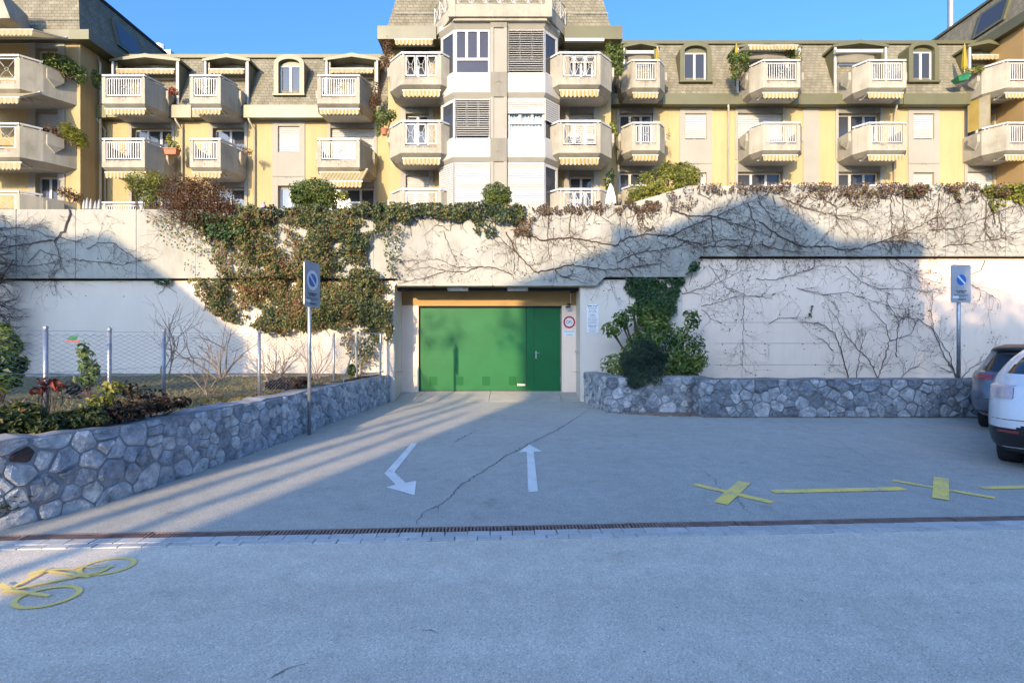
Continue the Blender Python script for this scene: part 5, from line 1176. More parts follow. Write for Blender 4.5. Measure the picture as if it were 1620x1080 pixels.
MB().add([(X, Yq, PZ(537, Yq)), (X + .075, Yq, PZ(530, Yq)), (X + .16, Yq - .01, PZ(531, Yq)), (X + .12, Yq, PZ(538, Yq))], [(0, 1, 2, 3)]).build('green_piece', 'greenbox', fl); bx(X, X + .16, Yq, Yq + .004, PZ(541, Yq), PZ(539, Yq)).build('red_strip', 'signred', fl)

# ================================================================== CREEPERS AND IVY
def vines(paths, name, label, seed, rmain=.010, twigs=(6, .55), zlim=None, depth=2, mat='vine', ymul=1.0):
    """creeper stems lying on the wall: main stems along measured lines, side shoots grown at random"""
    rnd = random.Random(seed); t = MB(); nodes = []
    def on(x, z, k=1.0): return (x, wall_y(x, z) - .012 - .012 * k, z)
    def shoot(x, z, ang, L, r, dep):
        n = max(3, int(L / .06)); pts = [on(x, z)]; 
        for i in range(n):
            ang += rnd.gauss(0, .22); x += math.cos(ang) * L / n; z += math.sin(ang) * L / n
            if z > band_top(x) - .02 or z < .75: break
            if GL < x < GR and z < zb_g + .05: break
            pts.append(on(x, z, rnd.uniform(.3, 1.5)))
            if dep > 0 and rnd.random() < .26: shoot(x, z, ang + rnd.choice((-1, 1)) * rnd.uniform(.4, 1.1), L * rnd.uniform(.3, .65), r * .7, dep - 1)
            if rnd.random() < .1: nodes.append(on(x, z, 1.5))
        if len(pts) > 1: t.tube(pts, [r * (1 - .6 * i / len(pts)) for i in range(len(pts))], 3, cap=False)
    for p in paths:
        w = p[0] if isinstance(p[0], (int, float)) else 1.0
        q = p[1:] if isinstance(p[0], (int, float)) else p
        W = [(PX(a, 12.6), PZ(b, 12.6)) for a, b in q]; fine = []
        for a, b in zip(W[:-1], W[1:]):
            L = math.hypot(b[0] - a[0], b[1] - a[1]); n = max(2, int(L / .07))
            for i in range(n): u = i / n; fine.append((a[0] + (b[0] - a[0]) * u + rnd.gauss(0, .012), a[1] + (b[1] - a[1]) * u + rnd.gauss(0, .012)))
        fine.append(W[-1]); k = len(fine)
        t.tube([on(x, z, 1.2) for x, z in fine], [rmain * w * (1 - .65 * i / k) for i in range(k)], 4, cap=False)
        tot = sum(math.hypot(b[0] - a[0], b[1] - a[1]) for a, b in zip(fine[:-1], fine[1:]))
        for _ in range(int(tot * twigs[0])):
            i = rnd.randrange(1, k); a, b = fine[i - 1], fine[i]; ang = math.atan2(b[1] - a[1], b[0] - a[0]) + rnd.choice((-1, 1)) * rnd.uniform(.25, 1.1)
            shoot(b[0], b[1], ang, twigs[1] * rnd.uniform(.4, 1.6), rmain * .34, depth)
    root = thing(name, label, 'creeper', (sum(PX(p[-1][0], 12.6) for p in paths) / len(paths), 12.55, .8))
    stuff(t.build('stems', mat, root))
    if nodes:
        l = leaf_mesh(np.array(nodes), np.tile((0, -1, 0), (len(nodes), 1)), .035, np.random.default_rng(seed)); stuff(l.build('leaves', 'dry', root))
    return root
Zc = lambda L: [(800 + x * .3241, 280 + y * .3241) for x, y in L]
Zd = lambda L: [(1200 + x * .3241, 280 + y * .3241) for x, y in L]
Za = lambda L: [(0 + x * .3241, 280 + y * .3241) for x, y in L]
Zb = lambda L: [(400 + x * .3241, 280 + y * .3241) for x, y in L]
vines([[1.6] + Zc([(0, 270), (60, 380), (145, 465), (230, 450), (300, 430), (400, 440), (470, 455), (640, 440), (760, 420)]), [1.7] + Zc([(90, 260), (170, 310), (320, 295), (450, 320), (530, 335), (600, 295), (700, 280), (800, 285), (900, 320), (960, 330), (1040, 310), (1150, 310)]),
       Zc([(230, 450), (260, 480), (330, 500), (400, 520)]), Zc([(540, 420), (620, 380), (700, 360), (800, 350), (900, 330)]), Zc([(560, 300), (640, 390), (700, 430)]), Zc([(210, 170), (205, 300), (212, 400)]), Zc([(320, 180), (310, 260), (320, 350)])],
      'bare_creeper', 'leafless creeper stems spreading over the parapet right of the garage mouth', 31, .010, (10, .6))
vines([[1.5] + Zc([(820, 170), (900, 190), (1000, 190), (1120, 230), (1296, 290)]), [1.2] + Zc([(780, 300), (900, 240), (1000, 200), (1100, 160), (1200, 120)]), Zc([(960, 340), (1080, 340), (1200, 330), (1296, 340)]), Zc([(1000, 190), (1010, 300), (1040, 380)]), Zc([(1180, 130), (1220, 250), (1180, 350)]),
       [1.6] + Zd([(0, 215), (100, 290), (200, 340), (340, 340), (400, 355), (500, 350), (580, 320), (700, 310), (830, 350)]), Zd([(640, 90), (645, 200), (650, 350)]), Zd([(700, 60), (705, 180), (710, 300)]), Zd([(100, 100), (250, 160), (400, 190), (520, 210)]), [1.2] + Zd([(580, 320), (720, 270), (860, 200), (960, 120)]), Zd([(300, 100), (380, 150), (380, 240)]),
       Zd([(880, 80), (870, 200), (860, 300)]), Zd([(1110, 120), (1100, 260), (1105, 340)]), Zd([(1170, 160), (1180, 280)]), Zd([(830, 260), (960, 250), (1100, 200), (1200, 160), (1296, 120)]), Zd([(900, 340), (1050, 320), (1180, 300), (1296, 260)]), Zd([(0, 120), (60, 200), (180, 300)]), Zd([(0, 330), (120, 360), (260, 370)])],
      'bare_creeper', 'dense leafless creeper network on the right parapet in sun and shade', 32, .009, (17, .5))
vines([[1.3] + Zd([(1130, 400), (1110, 450), (1040, 480)]), Zd([(640, 395), (680, 440), (760, 470), (850, 500), (920, 515)]), Zd([(700, 400), (760, 450), (830, 480)]), Zd([(440, 430), (520, 510), (610, 545), (760, 540), (850, 560), (920, 530)]), Zd([(0, 495), (100, 500), (200, 470), (300, 430), (420, 430)]), Zd([(0, 580), (80, 590)]), Zd([(60, 715), (120, 685), (200, 685), (220, 650)]),
       Zd([(200, 540), (330, 570), (450, 560), (560, 600), (700, 640), (800, 650)]), Zd([(1000, 500), (1100, 540), (1200, 600)]), Zc([(870, 570), (960, 540), (1060, 510), (1130, 470), (1230, 430)]), Zc([(960, 630), (1050, 610), (1170, 570), (1250, 585)]), Zc([(1000, 420), (1040, 480), (1090, 540), (1180, 565)]), [.7] + Zc([(1175, 570), (1172, 700), (1168, 850), (1165, 985)]), Zc([(970, 640), (1010, 690), (1060, 710)])],
      'bare_creeper', 'thin leafless creeper stems fanned out on the pink wall', 33, .007, (9, .55))
vines([[1.4] + Zd([(455, 985), (420, 850), (390, 760), (310, 710), (225, 710)]), [1.2] + Zd([(600, 985), (560, 900), (440, 770), (400, 690), (360, 640)]), [1.2] + Zd([(600, 985), (660, 800), (640, 720), (570, 650), (555, 610)]), Zd([(660, 800), (760, 770), (800, 690)]), Zd([(495, 985), (510, 860), (540, 760)]), Zd([(710, 985), (760, 940), (820, 905)]), [1.4] + Zd([(1000, 985), (930, 880), (870, 740), (800, 690), (680, 680)]), [1.2] + Zd([(985, 985), (950, 860), (880, 760), (860, 640)]),
       Zd([(1010, 985), (1080, 920), (1180, 860)]), Zd([(380, 850), (330, 790), (300, 790)]), Zd([(690, 880), (700, 700), (640, 600)]), Zd([(960, 950), (905, 930)])],
      'wall_shrub', 'bare branching shrub trained up the pink wall above the dark stone wall', 34, .009, (9, .42))
vines([Zb([(960, 260), (900, 230), (830, 290)]), [1.5] + Zb([(1296, 380), (1250, 340), (1200, 290), (1130, 290)]), [1.3] + Zb([(1270, 480), (1180, 440), (1100, 440), (1040, 460), (940, 460), (850, 490), (700, 520)]), Zb([(930, 270), (960, 340), (990, 410)]), Zb([(1120, 440), (1000, 440), (900, 400), (760, 410)]), Zb([(1280, 470), (1270, 360), (1220, 320)]), Zb([(940, 460), (860, 440), (740, 460)])],
      'bare_creeper', 'thin leafless creeper on the parapet above the green door', 35, .007, (9, .5))
vines([[2.2] + Za([(345, 165), (325, 250), (270, 310), (120, 330), (0, 350)]), [1.2] + Za([(270, 310), (300, 400), (240, 480)]), Za([(430, 350), (480, 325), (560, 320), (620, 370), (690, 410)]), Za([(300, 300), (420, 325)]), Za([(0, 250), (100, 250), (200, 270), (290, 330)]), Za([(350, 400), (450, 410), (600, 430), (680, 405)]), Za([(0, 420), (120, 440), (260, 420)]), Za([(140, 420), (200, 360), (290, 390), (300, 440), (240, 490)])],
      'bare_creeper', 'leafless creeper on the shaded left end of the parapet', 36, .009, (9, .5))

def ivy(name, label, polys, n, size, seed, mat='ivy', bulge=.12, vfun=None, plane=True, dens=-.25, fs=2.2, ybase=None):
    """leaves scattered over wall regions given as outlines in the wall plane; thicker in the middle, ragged edge"""
    rng = np.random.default_rng(seed); rnd = random.Random(seed); P = []; V = []; Nn = []
    W = [([(PX(a, 12.55), PZ(b, 12.55)) for a, b in p[0]], p[1]) for p in polys]
    area = [abs(sum(q[i][0] * q[(i + 1) % len(q)][1] - q[(i + 1) % len(q)][0] * q[i][1] for i in range(len(q)))) / 2 * d for q, d in W]
    for (q, d), A in zip(W, area):
        xs = [a for a, b in q]; zs = [b for a, b in q]; k = int(n * A / sum(area)); c = 0; tries = 0
        while c < k and tries < k * 12:
            tries += 1; x = rnd.uniform(min(xs), max(xs)); z = rnd.uniform(min(zs), max(zs))
            jx, jz = x + .16 * nz(x * 4, z * 4, seed), z + .16 * nz(x * 4, z * 4, seed + 5)
            if not in_poly(jx, jz, q): continue
            f = nz(x * fs, z * fs, seed * .7) + .5 * nz(x * fs * 3, z * fs * 3, seed)
            if f < dens + rnd.uniform(-.25, .25): continue
            b = bulge * (.35 + max(0, f + .45)) 
            if GL < x < GR and z < zb_g: continue
            y = (ybase if ybase else wall_y(x, z)) - .02 - b * rnd.uniform(.15, 1) ** .6
            P.append((x, y, z)); Nn.append((rnd.gauss(0, .35), -1, .35 + rnd.gauss(0, .3)))
            h = nz(x * .9, z * .9, seed + 9) * .35 + nz(x * 5, z * 5, seed) * .3 + .5 if vfun is None else vfun(x, z)
            V.append(min(1, max(0, h + rnd.gauss(0, .31)))); c += 1
    root = thing(name, label, 'ivy', (float(np.mean([p[0] for p in P])), 12.5, min(p[2] for p in P)))
    l = leaf_mesh(np.array(P), np.array(Nn), size, rng, .85, .10, 1.2, v=np.array(V)); stuff(l.build('leaves', mat, root))
    st = MB(); pts = [P[i] for i in np.linspace(0, len(P) - 1, min(60, len(P) // 25)).astype(int)]
    for (x, y, z) in pts:
        q = [(x, wall_y(x, z) - .02, z)]; a = rnd.uniform(-2.4, -.7)
        for i in range(5): x += .07 * math.cos(a); z += .07 * math.sin(a); a += rnd.gauss(0, .3); q.append((x, wall_y(x, z) - .02, z)) if not (GL < x < GR and z < zb_g) else None
        if len(q) > 1: st.tube(q, .006, 3, cap=False)
    if st.f: stuff(st.build('stems', 'vine', root))
    return root
ivy('hanging_ivy', 'large mass of green and yellowing ivy hanging over the wall left of the garage',
    [([(385, 335), (470, 330), (480, 420), (470, 520), (440, 528), (395, 520), (345, 505), (330, 470), (350, 430), (380, 400)], 1.1),
     ([(470, 330), (600, 328), (622, 345), (600, 372), (575, 395), (590, 425), (612, 440), (625, 470), (622, 530), (600, 545), (575, 525), (520, 520), (468, 525), (480, 430)], 1.25),
     ([(300, 440), (345, 440), (355, 500), (335, 500), (318, 480)], 1.0), ([(320, 365), (385, 345), (390, 400), (350, 430), (335, 410)], .55), ([(540, 520), (600, 540), (590, 565), (570, 600), (562, 590), (550, 560)], .6), ([(225, 335), (300, 350), (330, 400), (320, 430), (290, 420), (255, 370)], .10), ([(605, 350), (640, 360), (632, 430), (622, 450), (610, 420)], .25)],
    34000, .050, 41, 'ivy', .30, dens=-.24, fs=1.8, vfun=lambda x, z: (.60 if x < PX(480, 12.6) else .48 if x < PX(560, 12.6) else .40) + .35 * nz(x * 1.6, z * 1.6, 3) + .3 * nz(x * 5, z * 5, 8))
ivy('parapet_ivy', 'band of dark ivy trailing along the parapet top above the garage', [([(590, 324), (700, 322), (830, 324), (832, 350), (800, 356), (770, 350), (755, 372), (745, 350), (690, 345), (640, 352), (610, 345)], 1.2), ([(380, 326), (600, 324), (600, 340), (380, 345)], .9), ([(770, 345), (785, 375), (775, 380), (765, 360)], .6)], 5200, .06, 42, 'ivy', .20, dens=-.5, vfun=lambda x, z: .25 + .4 * nz(x * 1.3, z, 4))
ivy('dry_creeper', 'rust brown dry creeper leaves along the parapet top between the ivy and golden bush', [([(825, 326), (965, 324), (1040, 318), (1050, 330), (960, 334), (860, 340)], 1.0), ([(810, 335), (850, 340), (835, 375), (815, 370)], .8), ([(1000, 330), (1040, 318), (1030, 365), (1010, 365)], .35)], 1500, .045, 43, 'dry', .12, dens=-.2)
ivy('dry_creeper', 'rust brown dry creeper leaves edging the top of the right parapet', [([(1080, 300), (1108, 290), (1625, 290), (1625, 308), (1500, 308), (1300, 312), (1200, 304), (1110, 306)], 1.1), ([(1320, 300), (1400, 305), (1390, 330), (1340, 330)], .5), ([(1240, 305), (1330, 312), (1300, 340)], .2), ([(1500, 300), (1545, 300), (1540, 320), (1520, 322)], .9), ([(1050, 310), (1110, 300), (1100, 330), (1055, 335)], .5)], 3600, .045, 44, 'dry', .14, dens=-.25)
ivy('parapet_ivy', 'yellow green ivy clump on the right parapet near the picture edge', [([(1550, 296), (1622, 294), (1622, 325), (1590, 322), (1575, 335), (1562, 325)], 1.0)], 800, .06, 45, 'gold', .14, dens=-.5)
ivy('parapet_ivy', 'small green ivy clump on top of the right parapet', [([(1425, 293), (1470, 293), (1465, 310), (1440, 312)], 1.0)], 260, .06, 46, 'ivy', .12, dens=-.6)
ivy('wall_ivy', 'dark green ivy patch under the parapet step behind the laurel', [([(985, 440), (1085, 440), (1078, 470), (1065, 500), (1050, 520), (1020, 520), (1003, 480)], 1.2), ([(1080, 438), (1095, 418), (1112, 412), (1105, 428)], .8)], 3600, .062, 47, 'ivy_g', .22, dens=-.65)
ivy('wall_ivy', 'few dark ivy leaves under the left parapet edge', [([(237, 441), (268, 441), (264, 450), (240, 449)], 1.0)], 70, .06, 48, 'ivy_g', .10, dens=-1)
ivy('wall_ivy', 'tiny green sprig on the pink wall above the dark stone wall', [([(1280, 485), (1290, 482), (1288, 502), (1281, 503)], 1.0)], 22, .06, 49, 'ivy_g', .05, dens=-1)

# ================================================================== SHRUBS
def shrub(name, label, blobs, n, size, seed, mat, stem=None, cat='shrub', aspect=.5, shell=.5, droop=0.0, smat='bark', group=None, upw=.3, mul=2.3):
    rng = np.random.default_rng(seed); rnd = random.Random(seed)
    P, Nn = blob_points(blobs, int(n * mul), rng, shell); Nn = Nn + np.array((0, 0, upw))
    cx = np.mean([b[0] for b in blobs]); cy = np.mean([b[1] for b in blobs]); zb = min(b[2] - b[5] for b in blobs) if stem is None else stem
    root = thing(name, label, cat, (cx, cy, zb), group)
    cl = np.array([nz(*(p * 2.2)) for p in P]); v = np.clip(.45 + .55 * cl + rng.normal(0, .2, len(P)), 0, 1)
    stuff(leaf_mesh(P, Nn, size * 1.15, rng, aspect * 1.15, .12, droop, v=v).build('crown', mat, root))
    t = MB(); tk = min(1, max(b[3] for b in blobs) * 2)
    for b in blobs:
        p0 = Vector((cx + (b[0] - cx) * .25, cy + (b[1] - cy) * .25, zb)); p1 = Vector(b[:3])
        for k in range(5):
            u = Vector((rnd.gauss(0, 1), rnd.gauss(0, 1), rnd.gauss(0, 1))).normalized(); e = p1 + Vector((u.x * b[3], u.y * b[4], u.z * b[5])) * .75
            t.tube([p0, p0.lerp(p1, .55) + Vector((rnd.gauss(0, .03), rnd.gauss(0, .03), 0)), p1.lerp(e, .4), e], [.02 * tk, .016 * tk, .01 * tk, .004], 4, cap=False)
    stuff(t.build('trunk', smat, root)); return root
Q = lambda px, py, Y, r, ry=None, rz=None: (PX(px, Y), Y, PZ(py, Y), r / F * Y, (ry or r) / F * Y, (rz or r) / F * Y)
shrub('laurel_shrub', 'leafy green laurel in the stone planter right of the garage', [Q(1010, 560, 11.7, 30), Q(985, 505, 11.9, 18, None, 14), Q(968, 520, 11.8, 14, None, 13), Q(1040, 530, 11.9, 38, 30, 30), Q(1085, 560, 11.6, 32, 28, 40), Q(1095, 505, 11.9, 14, None, 18), Q(975, 578, 11.6, 24, 20, 18), Q(1070, 580, 11.5, 40, 30, 20), Q(1030, 500, 12.1, 22), Q(1000, 490, 12, 10), Q(1105, 575, 11.5, 14)], 5200, .105, 51, 'laurel', .62, aspect=.36, shell=.2, mul=1.3)
shrub('yew_shrub', 'dark rounded shrub spilling over the stone planter edge', [Q(1018, 572, 11.15, 31, 24, 32), Q(1000, 592, 11.0, 16), Q(1010, 598, 10.92, 20, 14, 14), Q(1032, 590, 10.95, 18, 16, 20), Q(990, 570, 11.15, 10, 8, 14), Q(1046, 565, 11.2, 10, 8, 14), Q(1012, 545, 11.2, 12, 10, 8), Q(1030, 548, 11.2, 9, 8, 9), Q(1004, 606, 10.88, 12, 8, 8)], 8000, .05, 52, 'yew', .62, aspect=.26, shell=.3)
shrub('clipped_bush', 'rounded clipped green bush on the parapet above the ivy', [Q(497, 306, 13.2, 36, 30, 24), Q(478, 312, 13.2, 18), Q(515, 315, 13.2, 20)], 5000, .05, 53, 'box', 4.3)
shrub('clipped_bush', 'small round topped clipped bush on the parapet above the green door', [Q(786, 306, 13.2, 23, 22, 16), Q(786, 318, 13.2, 23, 22, 16)], 2600, .05, 54, 'box', 4.3)
shrub('golden_conifer', 'bushy yellow green evergreen on the parapet right of the tower', [Q(1050, 300, 13.5, 48, 40, 36), Q(1085, 278, 13.7, 20), Q(1020, 312, 13.3, 26, 22, 18), Q(1075, 272, 13.8, 14), Q(1055, 270, 13.8, 14), Q(1098, 282, 13.6, 12), Q(1002, 322, 13.2, 14)], 9000, .055, 55, 'gold', 4.3)
shrub('golden_shrub', 'loose yellow green shrub behind the russet bush on the left parapet', [Q(228, 292, 13.6, 26, 24, 24), Q(210, 285, 13.7, 12), Q(250, 285, 13.6, 14), Q(240, 310, 13.5, 20)], 1700, .05, 56, 'gold', 4.3, shell=.2)
def twiggy(name, label, cx, cy, z, n, L, r, seed, mat, spread, up, depth=3, droop=None, leaves=None, lsize=.05, lmat='dry', cat='shrub', lean=(0, 0)):
    rnd = random.Random(seed); root = thing(name, label, cat, (cx, cy, z)); t = MB(); tips = []
    for i in range(n):
        d = Vector((rnd.gauss(lean[0], spread), rnd.gauss(lean[1], spread * .7), rnd.uniform(.5, 1.1)))
        grow(t, (cx + rnd.gauss(0, .06), cy + rnd.gauss(0, .05), z), d, L * rnd.uniform(.7, 1.2), r, depth, rnd, .45, up, .72, 4, (2, 3), .12, tips)
    stuff(t.build('branches', mat, root))
    if leaves:
        P = []
        for (p, d) in tips:
            for _ in range(leaves): P.append(p - d * rnd.uniform(0, .1) + Vector((rnd.gauss(0, .03), rnd.gauss(0, .03), rnd.gauss(0, .03))))
        rng = np.random.default_rng(seed); stuff(leaf_mesh(np.array([tuple(p) for p in P]), np.tile((0, -.4, 1), (len(P), 1)), lsize, rng, .55).build('leaves', lmat, root))
    return root
for k, (px, py, s) in enumerate(((285, 330, 1), (325, 335, 1.1), (360, 335, .85))):
    pass
root = thing('russet_bush', 'wide russet brown twiggy bush overhanging the left parapet', 'shrub', (PX(320, 13.0), 13.0, 4.5)); t = MB(); rnd = random.Random(61)
for i in range(170):
    px = rnd.uniform(258, 376); d = Vector(((px - 318) / 55 * .7 + rnd.gauss(0, .25), -.35 + rnd.gauss(0, .3), rnd.uniform(.15, 1.0))); grow(t, (PX(318 + (px - 318) * .5, 12.95), 12.95, 4.55 + rnd.uniform(-.25, .1)), d, .40 * rnd.uniform(.7, 1.25), .010, 3, rnd, .5, .05, .75, 3, (2, 3), .14)
stuff(t.build('branches', 'twig_red', root))
rng = np.random.default_rng(62); P, Nn = blob_points([Q(318, 325, 12.6, 64, 45, 34), Q(288, 308, 12.8, 32), Q(352, 335, 12.5, 32, 25, 24), Q(320, 300, 12.9, 36, 30, 18)], 15000, rng, .15); stuff(leaf_mesh(P, Nn, .055, rng, .5).build('leaves', 'russet', root))
# evergreen ivy bunch under the russet bush
ivy('hanging_ivy', 'dark green ivy bunch hanging below the russet bush', [([(300, 345), (350, 340), (392, 345), (395, 370), (370, 385), (345, 380), (320, 365)], 1.0)], 1500, .06, 63, 'ivy_g', .3, dens=-.7)

twiggy('bare_shrub', 'leafless many stemmed shrub behind the fence in front of the left wall', PX(350, 11.6), 11.6, .78, 6, .75, .022, 71, 'palebark', .42, .12, 3)
twiggy('bare_shrub', 'thin leafless upright shrub behind the third fence post', PX(266, 11.3), 11.3, .78, 4, .85, .016, 72, 'palebark', .28, .2, 3)
twiggy('bare_shrub', 'low grey bare shrub under the hanging ivy', PX(440, 11.0), 11.0, .78, 9, .5, .012, 73, 'palebark', .55, .1, 3)
twiggy('bare_shrub', 'bare twig clump between the fence and the gate', PX(500, 11.3), 11.3, .78, 8, .5, .011, 74, 'palebark', .5, .1, 3)
twiggy('bare_shrub', 'pale dead stalks at the fence near the left sign pole', PX(330, 8.2), 8.2, .76, 5, .42, .010, 75, 'palebark', .45, .1, 2)
twiggy('bare_shrub', 'pale dry weed stalks beside the left sign pole', PX(437, 8.8), 8.8, .76, 4, .45, .010, 76, 'palebark', .4, .1, 2)
# tangled dark creeper tree at the left edge
root = thing('tangled_creeper', 'dense dark tangle of bare twigs climbing the wall at the left edge', 'creeper', (PX(-10, 12.0), 12.0, .8)); t = MB(); rnd = random.Random(81)
for i in range(150):
    z = rnd.uniform(1.0, 4.5); x = PX(-38, 12.2) + rnd.uniform(-.4, .3)
    grow(t, (x, 12.25 + rnd.uniform(-.2, .2), z), (1, rnd.gauss(0, .15), rnd.gauss(.0, .25)), .36 * rnd.uniform(.7, 1.3), .012, 3, rnd, .34, -.03, .75, 3, (2, 3), .15)
grow(t, (PX(-35, 12.3), 12.3, .8), (.05, 0, 1), 1.6, .05, 2, rnd, .3, .5); stuff(t.build('branches', 'vine', root))
# bed plants along the fence
shrub('evergreen_bush', 'glossy green bush behind the fence at the left edge', [Q(6, 545, 7.3, 22, 20, 26), Q(10, 575, 7.2, 26, 22, 24), Q(-12, 555, 7.4, 26), Q(0, 520, 7.5, 12), Q(8, 600, 7.0, 20)], 2000, .085, 91, 'laurel', .74, shell=.15, mul=1.2)
shrub('young_laurel', 'slim young evergreen shrub behind the fence between the first posts', [Q(138, 575, 7.6, 14, 12, 26), Q(132, 552, 7.6, 9, 8, 12), Q(146, 588, 7.6, 12, 10, 16), Q(137, 600, 7.6, 15, 12, 12)], 700, .07, 92, 'laurel', .74, shell=.1, mul=.9)
shrub('red_shrub', 'small red leaved shrub at the first fence post', [Q(74, 606, 5.45, 18, 14, 10), Q(92, 610, 5.4, 12, 10, 8), Q(62, 618, 5.4, 14, 10, 8)], 160, .06, 93, 'redleaf', .74, shell=.05, mul=.8)
shrub('yellowing_shrub', 'low yellow green shrub in front of the second fence post', [Q(165, 632, 5.5, 16, 14, 24), Q(180, 612, 5.6, 16, 12, 10), Q(150, 640, 5.4, 16)], 420, .055, 94, 'gold', .72, shell=.05, mul=.9)
shrub('purple_shrub', 'low dark purple leaved shrub between the second and third fence posts', [Q(225, 625, 6.0, 22, 16, 14), Q(205, 615, 6.1, 14), Q(255, 632, 6.0, 20, 14, 14), Q(120, 615, 6.2, 16), Q(195, 640, 5.6, 20, 14, 14)], 800, .058, 95, 'purple', .72, shell=.02, mul=.6)
shrub('ground_ivy', 'mat of dark ground ivy spilling over the near end of the left stone wall', [Q(20, 668, 4.72, 34, 22, 18), Q(60, 672, 4.8, 34, 20, 16), Q(100, 668, 4.95, 30, 18, 16), Q(140, 660, 5.1, 30, 18, 16), Q(-15, 670, 4.6, 30, 20, 18), Q(35, 650, 5.0, 30, 22, 12)], 3400, .055, 96, 'ivy', .72)
shrub('ground_ivy', 'mat of reddish ground cover on the left stone wall below the second post', [Q(180, 655, 5.25, 28, 18, 12), Q(215, 648, 5.45, 26, 18, 12), Q(250, 642, 5.75, 24, 16, 10), Q(285, 636, 6.05, 16, 12, 8)], 1900, .05, 97, 'purple', .72, shell=.1, mul=1.1)
shrub('leaf_heap', 'heap of brown dead leaves by the left sign pole', [Q(455, 606, 9.0, 22, 16, 9), Q(435, 608, 8.8, 14, 12, 7), Q(480, 602, 9.3, 12, 12, 6)], 900, .06, 98, 'dry', .76)
shrub('small_box', 'little green shrub at the foot of the gate post', [Q(556, 585, 11.0, 7, 7, 9)], 260, .045, 99, 'laurel', .78)
# grass tufts and litter on the bed
rng = np.random.default_rng(101); P = []; D = []
for i in range(9000):
    y = rng.uniform(5.0, 12.0); x = wl_x(y) - .3 - rng.exponential(1.4)
    if nz(x * 1.1, y * 1.1, 2) + rng.uniform(-.2, .2) < -.05: continue
    P.append((x, y, bed_z(x, y) + .02))
stuff(leaf_mesh(np.array(P), np.tile((0, -.8, .35), (len(P), 1)), .075, rng, .12, 0, -2.0).build('bed_grass', 'straw', base=(-5, 8, .75))); tag(bpy.data.objects['bed_grass'], 'dry and green grass tufts covering the left garden bed', 'grass')
P = [(wl_x(y) - .3 - rng.exponential(.9), y) for y in rng.uniform(4.5, 12.2, 900)]
o = stuff(leaf_mesh(np.array([(x, y, bed_z(x, y) + .018) for x, y in P]), np.tile((0, 0, 1), (len(P), 1)), .055, rng, .6).build('leaf_litter', 'dry', base=(-5, 8, .75))); tag(o, 'fallen brown leaves scattered on the left garden bed', 'leaves')
# weeds at the wall feet and small grit
def weed(px, py, n, label, k):
    x, y = GP(px, py); r = np.random.default_rng(k); P = r.normal(0, .05, (n, 3)) * (1, .6, .35) + (x, y, gz(x, y) + .035); o = leaf_mesh(P, np.tile((0, -.3, 1), (n, 1)), .045, r, .3).build('weed', 'laurel'); stuff(tag(o, label, 'weed', 'weeds at the wall feet'))
weed(305, 746, 40, 'small green weed growing at the middle of the left stone wall foot', 1); weed(263, 762, 30, 'small green weed at the left stone wall foot nearer the street', 2); weed(483, 680, 26, 'tuft of weed at the left sign pole base', 3)
r = np.random.default_rng(5); x, y = -4.42, 4.36; P = r.normal(0, 1, (90, 3)) * (.05, .08, .035) + (x + .1, y, .21); stuff(tag(leaf_mesh(P, np.tile((.6, -.6, .6), (90, 1)), .04, r, .4).build('weed', 'ivy'), 'tuft of weed growing from the near face of the left stone wall', 'weed', 'weeds at the wall feet'))
rnd = random.Random(8); m = MB()
for i in range(90):
    px, py = rnd.choice(((rnd.uniform(60, 520), rnd.uniform(700, 830)), (rnd.uniform(860, 1540), rnd.uniform(665, 800)), (rnd.uniform(1000, 1600), rnd.uniform(900, 1050))))
    x, y = GP(px, py)
    if x < wl_x(y) + .12: continue
    s = rnd.uniform(.004, .014); v = [(x + s * math.cos(a) * rnd.uniform(.5, 1), y + s * math.sin(a) * rnd.uniform(.5, 1), gz(x, y) + .003) for a in np.linspace(0, 5.2, 6)]
    m.add(v + [(x, y, gz(x, y) + s * .5)], [(i_, (i_ + 1) % 6, 6) for i_ in range(6)])
tag(stuff(m.build('grit', 'seal')), 'tiny pale pebbles and grit scattered over the asphalt', 'grit')

# ================================================================== BALCONY AND PARAPET THINGS
shrub('balcony_plant', 'large bushy plant hanging over the upper left block balcony', [Q(95, 100, 20.9, 20, 18, 12), Q(115, 112, 21.0, 18, 16, 13), Q(82, 95, 20.8, 12), Q(128, 122, 21.0, 8)], 900, .10, 111, 'box', PZ(125, 21))
shrub('balcony_plant', 'spiky rosemary like plant on the lower left block balcony', [Q(118, 215, 20.9, 16, 14, 14), Q(105, 205, 20.8, 10, 10, 12), Q(128, 225, 21, 10)], 700, .14, 112, 'gold', PZ(235, 21), aspect=.14, shell=.1)
shrub('balcony_plant', 'dry trailing flowers along the lower left block balcony edge', [Q(80, 203, 20.6, 10, 8, 5), Q(95, 212, 20.8, 8, 8, 5)], 240, .06, 113, 'dry', PZ(215, 21))
shrub('balcony_plant', 'small bush at the left side of the upper first wing balcony', [Q(152, 126, 21.6, 7, 7, 14)], 220, .09, 114, 'box', PZ(142, 21.6))
shrub('balcony_plant', 'red and green flowers on the upper first wing balcony', [Q(275, 145, 21.9, 7, 7, 6)], 160, .07, 115, 'redleaf', PZ(155, 21.9))
shrub('balcony_plant', 'green plant in a terracotta trough on the lower first wing balcony', [Q(275, 232, 21.8, 9, 8, 8), Q(268, 222, 21.8, 4, 4, 10)], 220, .09, 116, 'gold', PZ(246, 21.8)); 
